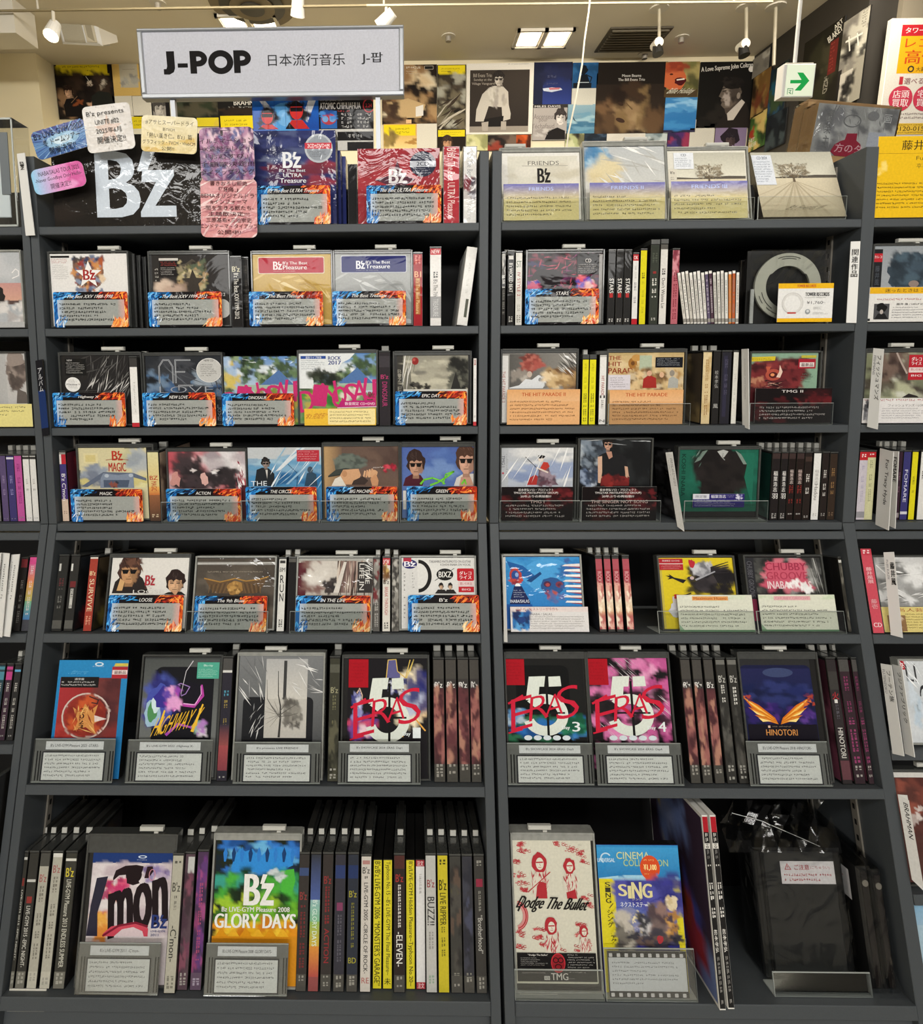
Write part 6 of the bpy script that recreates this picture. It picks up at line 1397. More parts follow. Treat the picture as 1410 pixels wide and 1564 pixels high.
# sixth shelf, right bay
def d(a):
    a.bg('1c1c1b'); a.rr(205, 195, 550, 900, 50, '0f1010'); a.scat(135, 560, 640, 700, 24, 60, 30, ['2a6ab0','1f5a9a','4a8ac8','1c4a86','2e6a4a']); a.scat(480, 560, 630, 660, 14, 40, 30, ['1f6a4a','2c7a58','155038']); a.scat(140, 500, 250, 600, 10, 40, 24, ['5a8ab8','a9bcc8','3a6aa0'])
    eras(a, 133, 152, 640, 905, '3', None)
face('C6', 'S6', 'black and blue DVD with white numeral, left of the pink petals one', (135, 150, 645, 955), d, case=(126, 104, 662, 957), kind='dvd', n=-0.016, th=0.016, tab=(352, 488), M=P_GLOSS)
holder('C6', 'S6', 'caption pocket at the foot of the black and blue numeral DVD', (148, 686, 690, 957), "B'z SHOWCASE 2024 -ERAS- Day3")
def d(a):
    a.bg('191718'); a.scat(690, 150, 1180, 960, 90, 34, 40, ['c9609a','d97fb0','b34f88','e09cc0','d070a4']); a.scat(690, 380, 1180, 560, 16, 44, 40, ['191718','211d1f']); a.streaks(820, 160, 960, 270, 16, 45, 120, 3, ['8a8486','c9c3c6'], 3); a.streaks(1050, 400, 1180, 520, 10, 45, 90, 4, ['d6d0d3'], 3); a.streaks(760, 600, 900, 680, 10, 45, 90, 3, ['d6d0d3'], 3)
    eras(a, 672, 150, 1185, 905, '4', None)
face('C6', 'S6', 'pink petals DVD with white numeral and red scrawl', (676, 145, 1186, 955), d, case=(668, 104, 1198, 957), kind='dvd', n=-0.016, th=0.016, tab=(865, 995), M=P_GLOSS, behind=1)
holder('C6', 'S6', 'caption pocket at the foot of the pink petals DVD', (712, 686, 1256, 957), "B'z SHOWCASE 2024 -ERAS- Day4")
for k, (a_, b_) in enumerate(((28, 86), (97, 154), (166, 222), (237, 294), (305, 362))):
    ops = ER if k < 3 else [('b', 0, .04, '6a6964'), ('h', "B'z", .13, .19, 'b3b1ab'), ('s', .21, .37, 'c9c7c1', 36), ('x', .4, .85, ['44433f','2c2b29','55534e'], 12), ('s', .86, .97, '9a9890', 60)]
    spine('D6', 'S6', ('smoky red-brown DVD spine with white logo, %s of three right of the pink petals DVD' if k < 3 else 'grey-black DVD spine with small white title, %s in its row') % ORD[k], a_, b_, 138, '3a3735' if k < 3 else '33322f', ops, 888, lock='tab', name='dvd_case', seed=110+k)
def d(a):
    a.bg('2b2b2c'); a.rr(375, 178, 795, 905, 36, '191c3c'); a.g(378, 200, 790, 330, '22244c', '1d2248'); a.scat(385, 300, 790, 430, 20, 60, 30, ['20285a','182048','2c3468','151a3a']); a.scat(385, 430, 780, 540, 20, 40, 30, ['2c2060','4a2a78','1d1a48','5a3a8a']); a.e(600, 225, 90, 30, '3a4468')
    for q in (-1, 1):
        c = 575
        for k, (tx, ty, lx, ly, bx, by) in enumerate(((195, 378, 150, 446, 22, 505), (172, 440, 122, 486, 18, 520), (140, 488, 90, 520, 12, 534))):
            F_ = [(c+q*bx, by), (c+q*(bx+tx)/2, (by+ty)/2-14), (c+q*tx, ty), (c+q*lx, ly), (c+q*6, 545)]
            a.p(F_, ['c9681e','d0761f','c9701e'][k]); a.p([(c+q*(bx+6), by+6), (c+q*((bx+tx)/2+4), (by+ty)/2-4), (c+q*(tx-8), ty+8), (c+q*(lx-6), ly-12), (c+q*14, 538)], 'e8a63a'); a.p([(c+q*(bx+30), by-8), (c+q*(tx-20), ty+16), (c+q*(tx-44), ty+42)], 'f4d684')
        a.scat(c+q*190-30, 360, c+q*190+30, 420, 8, 14, 10, ['a8402a','d96a2a','5a2a4a'])
    a.r(390, 545, 790, 905, '16131c'); a.r(505, 552, 518, 566, 'd9b9a0'); a.s(524, 554, 655, 566, 1, '9a8a7a'); a.t('HINOTORI', 490, 575, 672, 612, 'c98a4a', .02)
face('D6', 'S6', 'midnight blue DVD with fiery golden wings', (375, 140, 795, 888), d, case=(368, 96, 838, 890), kind='dvd', n=-0.016, th=0.016, tab=(490, 620), M=P_GLOSS, behind=2)
holder('D6', 'S6', 'caption pocket at the foot of the fiery wings DVD', (396, 620, 870, 882), "B'z LIVE-GYM Pleasure 2018 -HINOTORI-")
HR = [(895, 952, 'dark red patterned DVD spine right of the fiery wings DVD', [('b', .1, .25, '3a3836'), ('h', '火', .27, .33, 'a82c34'), ('b', .33, .36, 'cfcdc9', 30, 65), ('s', .37, .55, '55535a', 30), ('t', 'HINOTORI', .56, .80, 'c9c6c0', .55), ('b', .82, .97, '5c3a40')]), (966, 1028, 'maroon DVD spine with purple lettering, second from the bay end', [('b', 0, .1, '4a4846'), ('s', .14, .5, '7a3458', 40), ('s', .5, .84, '8a3c64', 58), ('s', .86, .97, '9a9690', 60)]), (1046, 1104, 'maroon DVD spine with purple lettering, last at the bay end', [('b', 0, .1, '4a4846'), ('s', .14, .5, '7a3458', 40), ('s', .5, .84, '8a3c64', 58), ('s', .86, .97, '9a9690', 60)])]
for k, (a_, b_, lb, ops) in enumerate(HR):
    spine('D6', 'S6', lb, a_, b_, 136, ['2f2a2b','33262b','35272d'][k], ops, 888, lock='tab', name='dvd_case', side=('l', ['3a1c26','55283a','1d1518','6d3a4a','2a1a20']))

# ------------------------------------------------------------------ seventh shelf, left bay
L7 = [(50, 102, '35342f', [('b', .03, .05, 'b9b8b2'), ('b', .19, .25, '7a2f2c', 20, 80), ('t', 'LIVE-GYM 2015 -EPIC NIGHT-', .28, .80, 'c3c1b8', .45)], 'dark DVD spine with a red mark, far left of the lowest shelf'),
      (117, 168, '34332f', [('b', .2, .22, 'b9b8b2'), ('b', .33, .38, '8a3430', 20, 80), ('t', 'LIVE-GYM 2015 -EPIC NIGHT-', .4, .85, 'c3c1b8', .45)], 'dark DVD spine with a lower red mark, second on the lowest shelf'),
      (178, 232, 'a5a295', [('b', 0, .1, '4a4944'), ('h', "B'z", .16, .22, '9a5a58'), ('s', .25, .8, '77746a', 44)], 'pale beige DVD spine with dark top, third on the lowest shelf'),
      (246, 302, 'a8a598', [('h', "B'z", .09, .15, '9a5a58'), ('s', .18, .8, '77746a', 44), ('b', .0, .03, 'd0cec6')], 'pale beige DVD spine, fourth on the lowest shelf'),
      (317, 380, '3a3933', [('b', .04, .06, 'cfcdc4'), ('h', "B'z", .11, .18, 'c9b93a'), ('t', 'LIVE-GYM Pleasure 2013 ENDLESS SUMMER', .2, .85, 'c3c1b4', .45)], 'dark DVD spine with a yellow logo, fifth on the lowest shelf')]
for k, (a_, b_, c_, ops, lb) in enumerate(L7):
    spine('A7', 'S7', lb, a_, b_, 287, c_, ops+[('b', .88, 1, '6d6b62' if k not in (2, 3) else 'b5b2a4'), ('s', .89, .97, '9a988e', 60)], 1055, lock='bar', name='dvd_case', depth=0.145, side=('r', ['2c2a2a','45392a','7a6a22','5c1f1f','1c1b1b']) if k == 4 else None)
def d(a):
    a.bg('d0c6c8'); a.r(a.x0, 290, a.x1, 352, '1d3670'); a.e(740, 315, 24, 9, 'cbd6e6'); a.e(740, 315, 15, 5, '1d3670'); a.s(710, 330, 770, 340, 1, 'b9c6da')
    a.scat(510, 360, 920, 780, 40, 60, 40, ['d9d2d3','c3b6ba','b9a9b0','e0dadb']); a.scat(545, 440, 660, 560, 14, 30, 26, ['c2366a','a02c5a','d95a7a','d97a4a']); a.scat(505, 600, 570, 780, 12, 26, 34, ['d98a3a','e0a84a','c95a3a','f0c86a']); a.scat(750, 380, 900, 500, 12, 26, 26, ['8a7aa8','b3a3b9','6d5a8a'])
    a.p([(588,440),(600,395),(650,368),(710,362),(750,370),(745,400),(720,440),(735,470),(700,482),(665,470),(660,420),(620,425),(590,455)], '221418'); a.p([(770,372),(800,370),(806,400),(780,440),(758,440)], '2a161c'); a.e(700, 420, 44, 50, '1d1114'); a.ring(800, 420, 18, 34, 4, 'c98a94')
    a.t('mon', 568, 480, 905, 740, '1c1216', .05, rot=-19, sh=.22); a.p([(560,760),(600,720),(690,700),(760,700),(800,730),(800,775),(560,775)], 'c9485a'); a.p([(620,775),(660,735),(720,722),(770,745),(780,775)], 'd6c3c6'); a.l([(560,772),(640,715),(730,697),(795,718)], 12, '7a1c30'); a.p([(500,440),(560,430),(545,520),(520,640),(530,775),(470,775),(480,600)], '2a2838'); a.r(a.x0, 352, 470, 775, '3a3a44')
    bz(a, 815, 650, 900, 728, '27366e'); a.t('LIVE-GYM', 815, 738, 892, 750, '3a4678', .01); a.t('2011', 815, 758, 858, 772, '3a4678', .01)
face('A7', 'S7', 'white splashed DVD with big black script under a blue band', (468, 290, 912, 1055), d, case=(440, 186, 930, 1058), kind='dvd', n=-0.016, th=0.016, tab=(750, 876), M=P_GLOSS)
holder('A7', 'S7', "caption pocket at the foot of the splashed script DVD", (414, 778, 856, 1055), "B'z LIVE-GYM 2011 -C'mon-")
spine('A7', 'S7', 'cream DVD spine with black title right of the splashed script DVD', 904, 966, 300, 'aaa798', [('s', .04, .06, '55534a', 60), ('h', "B'z", .2, .27, '4b4a42'), ('s', .3, .34, '55534a', 24), ('s', .34, .50, '77746a', 22), ('t', "-C'mon-", .52, .78, '3a3934', .6), ('s', .88, .97, '77756a', 60)], 1072, lock='bar', name='dvd_case', depth=0.145, n=-0.006)
spine('A7', 'S7', 'smoky purple DVD spine with white top, right of the cream spine', 974, 1030, 292, '54424a', [('b', .02, .14, 'b9b9b6', 30, 100), ('x', .2, .85, ['6d3f52','4a3540','7d4a5a','3d2f36'], 22), ('s', .88, .97, '9a9690', 60)], 1060, lock='bar', name='dvd_case', depth=0.145)
spine('A7', 'S7', 'purple and magenta DVD spine left of the rainbow-drip DVD', 1042, 1104, 280, '4a3450', [('x', .05, .85, ['6d3a7a','8a3f6a','3a2c4a','96487a','5a3a70'], 30), ('s', .2, .8, 'a04a6a', 30), ('b', .88, 1, '5c4a5c'), ('s', .89, .97, '9a90a0', 60)], 1055, lock='bar', name='dvd_case', depth=0.145)
def d(a):
    a.bg('1b2418'); a.scat(-150, 220, 300, 420, 40, 40, 30, ['2f6fc0','3a86d6','1c4a8a','5aa3d8','14202c','6ab0d8']); a.p([(-60,330),(-30,270),(0,290),(40,275),(80,330),(120,280),(200,260),(255,300),(265,370),(200,400),(100,420),(0,400),(-80,420)], '2f86d0'); a.scat(-140, 420, 300, 560, 40, 40, 40, ['2f8a4a','4aa83a','1d5a34','58b84a','123018','3a9a8a'])
    a.p([(200,400),(270,390),(280,460),(262,540),(230,560),(205,520)], '4aae3c'); a.scat(-160, 540, 290, 700, 36, 40, 40, ['6ab02c','9ac232','24401a','c3d03a','3a6a20','162412']); a.scat(-190, 700, 290, 800, 30, 44, 36, ['e0a820','d98a1a','f0c83a','c9761a','e8b82c']); a.r(-200, 775, 300, 1060, 'd08a1c')
    for k in range(9): x = -120+k*46; a.p([(x,300),(x+12,262),(x+24,300),(x+16,350),(x+6,350)], ['2f7ac8','163a6a'][k % 2])
    for k in range(6): x = -110+k*66; a.p([(x-30,776),(x-6,735),(x+6,735),(x+34,776)], ['d9941c','e6ae2c'][k % 2])
    a.scat(140, 390, 220, 450, 6, 20, 16, ['c9d0d0','a3b0b0']); bz(a, 3, 420, 168, 600, 'e3e3de'); a.t('Bz LIVE-GYM Pleasure 2008', -112, 608, 255, 636, 'e0e0da', .03); a.t('GLORY DAYS', -148, 646, 290, 728, 'e6e6e0', .05)
face('B7', 'S7', 'rainbow-drip DVD with large white logo and title', (-158, 222, 300, 1058), d, case=(-170, 182, 308, 1060), kind='dvd', n=-0.016, th=0.016, tab=(108, 232), M=P_GLOSS, rim=M_RIM2)
holder('B7', 'S7', 'caption pocket at the foot of the rainbow-drip DVD', (-200, 782, 244, 1058), "B'z LIVE-GYM Pleasure 2008 -GLORY DAYS-")
LB = [(297, 353, 295, '35312f', [('b', .1, .16, '3a4a70'), ('h', "B'z", .28, .34, '8a3a38'), ('s', .38, .85, '6d2c2e', 50)], 'bar', 'dark DVD spine with dim red letters, first right of the rainbow-drip DVD'),
      (361, 418, 295, '3a4a74', [('b', .12, .15, 'cfd3da', 20, 60), ('g', .0, .34, '33363c', '4a5c94'), ('g', .34, .5, '8ab0b0', '7ab08a'), ('g', .5, .68, '8ab05a', 'c9a83a'), ('g', .68, .9, 'd08a3a', 'a84a44'), ('t', "B'z GLORY DAYS", .34, .68, 'cfe0d6', .5), ('b', .9, 1, '8a4a48')], 'bar', 'rainbow gradient DVD spine, second right of the rainbow-drip DVD'),
      (426, 484, 295, '35302e', [('h', "B'z", .16, .22, '8a3030'), ('s', .24, .52, '7a2a2c', 44), ('t', 'ACTION', .55, .8, '8a2c30', .5)], 'bar', 'dark DVD spine with deep red letters, third right of the rainbow-drip DVD'),
      (494, 553, 295, '33323a', [('b', .08, .18, '2c3a66'), ('b', .36, .42, '7a3a5a', 20, 80), ('s', .45, .8, '55535c', 40)], 'bar', 'blue-black DVD spine with a magenta mark, fourth right of the rainbow-drip DVD'),
      (564, 624, 295, '2c303a', [('b', .08, .18, '26345c'), ('h', "B'z", .27, .32, '9a9430'), ('s', .36, .7, '77742c', 26), ('h', 'BD', .76, .8, '9a9430')], 'bar', 'blue-black DVD spine with yellow marks left of the cream spine'),
      (636, 694, 305, 'c3bdb4', [('h', 'I', .03, .06, 'a87a74'), ('h', "B'z", .08, .13, '3c3a36'), ('s', .15, .18, '55534c', 30), ('t', 'LIVE-GYM 2005 -CIRCLE OF ROCK-', .2, .87, '35332f', .42), ('h', 'RE', .9, .94, 'a86a64')], 'bar', 'cream DVD spine with black title left of the yellow ones'),
      (704, 752, 325, 'cfc32a', [('t', "B'z/B'z LIVE-GYM 2006 “MONSTER'S GARAGE”", .01, .98, '3c3a14', .72)], None, 'bright yellow shorter DVD spine, left one of the adjoining pair'),
      (758, 808, 325, 'cfc32a', [('t', "Typhoon No.15 ~B'z LIVE-GYM The Final Pleasure~", .01, .90, '55521a', .66), ('h', '未', .92, .97, '3a3814')], None, 'bright yellow shorter DVD spine, right one of the adjoining pair'),
      (816, 877, 300, '2c2422', [('b', 0, .1, '4b2a26'), ('h', "B'z", .14, .2, '9a3430'), ('s', .22, .55, 'cfcac4', 26), ('t', '-ELEVEN-', .57, .82, 'e2dfd9', .6)], 'bar', 'black DVD spine with white title between the yellow spines'),
      (882, 930, 325, 'cfc32a', [('t', "B'z/LIVE-GYM Hidden Pleasure~Typhoon No.20~", .01, .98, '45431a', .66)], None, 'bright yellow shorter DVD spine between the black and white ones'),
      (935, 986, 325, 'd3d2d0', [('b', 0, .05, 'a3303a'), ('b', .95, 1, 'a3303a'), ('h', '注文', .005, .045, 'e0d0ce'), ('h', '注文', .955, .995, 'e0d0ce'), ('s', .08, .3, '9a9894', 22)], None, 'white shorter DVD spine with red ends'),
      (988, 1047, 300, 'b3b2ad', [('s', .03, .07, '3a3a38', 60), ('h', "B'z", .18, .24, '8a3a3c'), ('e', 0, 0, ''), ('t', 'BUZZ!!', .31, .52, '3a3937', .72), ('s', .54, .7, '8f8d88', 44), ('s', .88, .95, '8aa08c', 50)], 'bar', 'silver-white DVD spine with large black word right of the red-ended one'),
      (1053, 1112, 300, 'bfb02c', [('s', .03, .07, '4a4618', 60), ('h', "B'z", .18, .26, '3a3714'), ('t', 'LIVE RIPPER', .28, .52, '3f3c16', .6), ('s', .53, .75, '77701f', 36)], 'bar', 'dull yellow DVD spine left of the three black ones'),
      (1120, 1183, 305, '3d3c38', [('x', .1, .8, ['4a4742','2f2d2b','5a4a40','55503a'], 18), ('s', .86, .96, '77756c', 50)], 'bar', 'smoky black DVD spine, first of the last three'),
      (1188, 1246, 305, '34343a', [('x', .1, .8, ['3d3e48','2a2a30','46485a','2c2c34'], 18), ('s', .86, .96, '77756c', 50)], 'bar', 'smoky black DVD spine, second of the last three'),
      (1254, 1314, 305, '3a3835', [('s', .03, .08, '8a8880', 50), ('b', .17, .23, '8a2c40', 15, 85), ('s', .26, .42, '8a8880', 22), ('t', '“Brotherhood”', .44, .72, 'b3b1aa', .5), ('s', .86, .96, '77756c', 50)], 'bar', 'smoky black DVD spine with blackletter title, last before the centre posts')]
for k, (a_, b_, yt_, c_, ops, lk, lb) in enumerate(LB):
    ops = [o for o in ops if o[0] != 'e']
    if lk == 'bar' and k not in (1, 5, 11, 12): ops = ops+[('b', .88, 1, '4b4944'), ('s', .89, .97, '8f8d84', 50)]
    spine('B7', 'S7', lb, a_, b_, yt_, c_, ops, 1062 if lk else 1045, lock=lk, name='dvd_case', depth=0.145 if lk else 0.135, cap=bool(lk), n=-0.012 if lk else -0.018, seed=130+k)

# ------------------------------------------------------------------ seventh shelf, right bay
def curl(a, x, y, s_, col, turns=2):
    for k in range(turns):
        a.ring(x+s_*k*1.1, y+s_*.3*(k % 2), s_*.62, s_*.5, s_*.2, col, 20*k, 300+20*k, 12)
def d(a):
    a.bg('cdcab9'); R_ = 'a82c34'
    for x, y, w_, h_ in ((235,290,46,24),(240,330,60,22),(200,400,42,24),(490,285,90,22),(560,320,70,30),(620,350,50,34),(640,400,40,28),(210,490,60,36),(225,540,70,26),(250,585,60,20),(640,630,60,30),(660,680,44,28),(200,860,34,44),(330,830,60,22),(310,885,60,22),(350,930,40,30),(600,800,46,26),(590,870,40,40),(640,910,60,36),(600,950,90,30),(200,940,44,26),(440,945,70,30)):
        for q in range(5): curl(a, x-w_/2+w_*a.R.random(), y-h_/2+h_*a.R.random(), 11+9*a.R.random(), R_, 2)
        a.scat(x-w_/2, y-h_/2, x+w_/2, y+h_/2, 3, 12, 7, [R_,'b8444a'])
    def fig(cx, cy, s_, hair):
        a.blob(cx, cy, 46*s_, 66*s_, R_, .12, 18); a.e(cx+4*s_, cy+6*s_, 26*s_, 40*s_, 'd6d2c2'); a.l([(cx-18*s_,cy-2*s_),(cx+24*s_,cy-4*s_)], 9*s_, R_); a.l([(cx+4*s_,cy+8*s_),(cx+8*s_,cy+20*s_)], 3*s_, R_); a.l([(cx-5*s_,cy+30*s_),(cx+13*s_,cy+30*s_)], 4*s_, R_)
        a.p([(cx-60*s_,cy+140*s_),(cx-30*s_,cy+62*s_),(cx+30*s_,cy+60*s_),(cx+66*s_,cy+150*s_),(cx+40*s_,cy+220*s_),(cx-44*s_,cy+220*s_)], 'd0c9ba'); a.streaks(cx-50*s_, cy+60*s_, cx+56*s_, cy+210*s_, 26, 95, 60*s_, 7*s_, [R_,'b8505a'], 30)
    fig(350, 410, 1.0, 0); a.p([(330,560),(350,530),(390,540),(395,640),(320,640)], R_); a.l([(270,600),(420,470)], 6, R_); fig(548, 430, .82, 0); a.p([(520,600),(580,580),(590,640),(525,640)], R_); fig(410, 815, .86, 0); fig(620, 845, .6, 0)
    a.ring(185, 750, 80, 96, 34, 'c98a86', -80, 80, 20); a.ring(185, 750, 70, 84, 8, R_, -80, 80, 20); a.ring(185, 750, 80, 96, 6, R_, -80, 80, 20)
    a.t('Dodge The Bullet', 198, 630, 655, 732, '191514', .03, rot=2, sh=.12); a.l([(200,720),(240,640)], 12, '191514', 4); a.l([(560,700),(650,690)], 8, '191514', 3); a.s(612, 284, 645, 300, 2, '6a675c')
    a.r(182, 980, 690, 1082, '131112'); a.r(182, 1082, 690, 1156, '2b2a29'); a.r(174, 1156, 692, 1168, 'c9c6b4'); a.t('“Dodge The Bullet”', 252, 988, 382, 1002, 'd6d3cc', .02); a.s(205, 1010, 388, 1064, 5, 'b9b6b0', .5, .5); a.s(505, 988, 685, 1110, 8, 'b3b0aa', .5, .6); a.s(210, 1100, 385, 1112, 1, 'a9a6a0')
    a.e(445, 1042, 46, 60, '8f1c26', 24); a.ring(445, 1042, 46, 60, 6, 'c2303a'); a.ring(430, 1025, 18, 18, 6, '2a0d10'); a.ring(462, 1025, 18, 18, 6, '2a0d10'); a.ring(445, 1065, 22, 18, 6, '2a0d10'); a.r(352, 1122, 388, 1146, 'c9c6bf'); a.t('3CD', 356, 1128, 384, 1140, '3a3836', .02); a.t('TMG', 396, 1104, 505, 1146, 'd3d0c9', .02); a.s(510, 1134, 560, 1146, 1, '9a9892')
face('C7', 'S7', 'cream tall DVD set with red line-drawn figures and clouds', (168, 262, 698, 1168), d, case=(158, 212, 722, 1276), kind='dvd', n=-0.014, th=0.02, tab=(278, 425), M=P_GLOSS, rim=M_RIM2)
stand('C7', 'S7', 'clear acrylic stand under the cream tall DVD set', (178, 1085, 758, 1278), n=-0.001)
def d(a):
    a.bg('2a2c78'); a.r(a.x0, 295, a.x1, 520, '2b87c0'); a.g(a.x0, 310, a.x1, 520, '3a96cc', '1f78b4'); a.p([(742,520),(900,500),(1100,500),(1262,520),(1262,530),(742,530)], '9cc9de'); a.r(742, 525, 842, 1270, 'd6c81e'); a.r(1225, 530, 1262, 1270, 'd6c81e')
    a.t('UNIVERSAL', 738, 385, 852, 412, 'c9dfea', .02); a.ring(795, 385, 36, 38, 9, 'b9d6e6', 120, 330); a.t('CINEMA', 862, 345, 1080, 392, '6a9a7a', .04); a.t('COLLECTION', 905, 396, 1195, 440, '6a9a7a', .04); a.t('CINEMA', 864, 341, 1078, 390, 'c9cfa8', .0); a.t('COLLECTION', 907, 392, 1193, 438, 'a9bf98', .0)
    a.e(1075, 448, 64, 84, 'd04a1e', 28); a.s(1038, 390, 1112, 412, 1, 'f0c070'); a.t('¥1,100', 1034, 425, 1118, 470, 'f4d890', .04); a.s(1036, 486, 1112, 500, 1, 'f0c070')
    a.g(842, 530, 1225, 960, '3a3a92', '5a6ab0', False, '2c2a4a'); a.scat(860, 540, 1220, 700, 12, 70, 50, ['34348a','4a4aa0','2c2c7c']); a.tv('SING', 778, 545, 812, 690, '2c2a18', .04); a.tv('シング', 782, 730, 815, 850, '2c2a18', .02); a.tv('ネク', 796, 880, 824, 955, '2c2a18', .02); a.l([(822,690),(798,720)], 4, '2c2a18')
    a.t('S', 860, 560, 918, 640, 'd9cf9a', .06); a.t('I', 922, 570, 944, 655, 'd9cf9a', .05); a.t('N', 946, 545, 1012, 655, 'd9cf9a', .05); a.t('G', 1014, 555, 1078, 650, 'd9cf9a', .06); a.t('シング', 945, 650, 1010, 668, 'c9c3a0', .01); a.t('ネクストステージ', 868, 678, 1062, 712, 'dfe2ea', .02); a.s(880, 518, 990, 534, 1, 'b9c3d6')
    a.e(1195, 690, 36, 46, 'd9c9a6'); a.scat(1165, 640, 1225, 730, 8, 14, 16, ['e0d0b0','c9b48a']); a.e(910, 800, 90, 90, '7a80a8'); a.streaks(860, 740, 1000, 870, 22, -50, 110, 6, ['d6c49a','a9a0b4','e6d9b0'], 40)
    a.scat(845, 760, 930, 960, 24, 28, 34, ['9a9488','6d6860','b9b2a6','4b4642']); a.scat(1000, 780, 1140, 960, 30, 30, 34, ['2a2a34','1c1c24','c9c6c6','3d3d4c']); a.scat(1060, 690, 1150, 900, 20, 30, 40, ['6a5a58','8a6d66','4a3a40']); a.scat(1160, 760, 1225, 950, 22, 24, 30, ['a8783c','3a3a5c','c99a58','2c2a48']); a.scat(900, 870, 1220, 965, 20, 34, 22, ['24222e','34303c','5c4a44'])
    a.blob(1105, 920, 22, 26, 'a8323a', .3)
face('C7', 'S7', 'blue and yellow cinema DVD with an orange price sticker', (738, 292, 1266, 1268), d, kind='dvd', n=-0.014, th=0.014, M=P_WRAP, tab=None)
def d(a):
    a.bg('19181a'); a.r(792, 1008, 1282, 1224, 'cfd0d2'); a.s(812, 1035, 1270, 1195, 6, '5a5a5c', .45, .6, cw=13)
    for y in (980, 1234):
        for k in range(10): a.rr(796+50*k, y, 818+50*k, y+24, 4, 'd3cfcf')
board('C7', 'S7', 'film-strip comment card in front of the cinema DVD', (786, 966, 1288, 1266), d, n=-0.006, seed=97)
stand('C7', 'S7', 'clear acrylic stand under the cinema DVD', (765, 950, 1340, 1272), n=-0.001)
MG = [('b', 0, .085, 'a31c28'), ('s', .09, .13, 'c9c6c0', 40), ('b', .145, .175, 'd0cdc6'), ('t', '10', .148, .172, '2a2827', .5), ('s', .18, .24, '6a6866', 40), ('s', .26, .58, 'cfccc6', 60), ('t', '松本孝弘', .60, .72, 'd3d0ca', .6), ('s', .74, .98, '8f8c88', 34)]
spine('D7', 'S7', 'music magazine standing spine out with colourful cover seen from the left', 178, 212, 96, '1b1a1a', MG, 1290, lock=None, cap=False, name='magazine', depth=0.21, n=0.012, side=('l', ['3a2c3c','a8343a','4a50a0','d9c03a','b04a2c','8a3a5a','6a7aa8','2a2024']), body=M_WHITE)
spine('D7', 'S7', 'music magazine standing spine out, right copy of the pair', 226, 262, 96, '1b1a1a', MG, 1290, lock=None, cap=False, name='magazine', depth=0.21, n=0.010, body=M_WHITE)
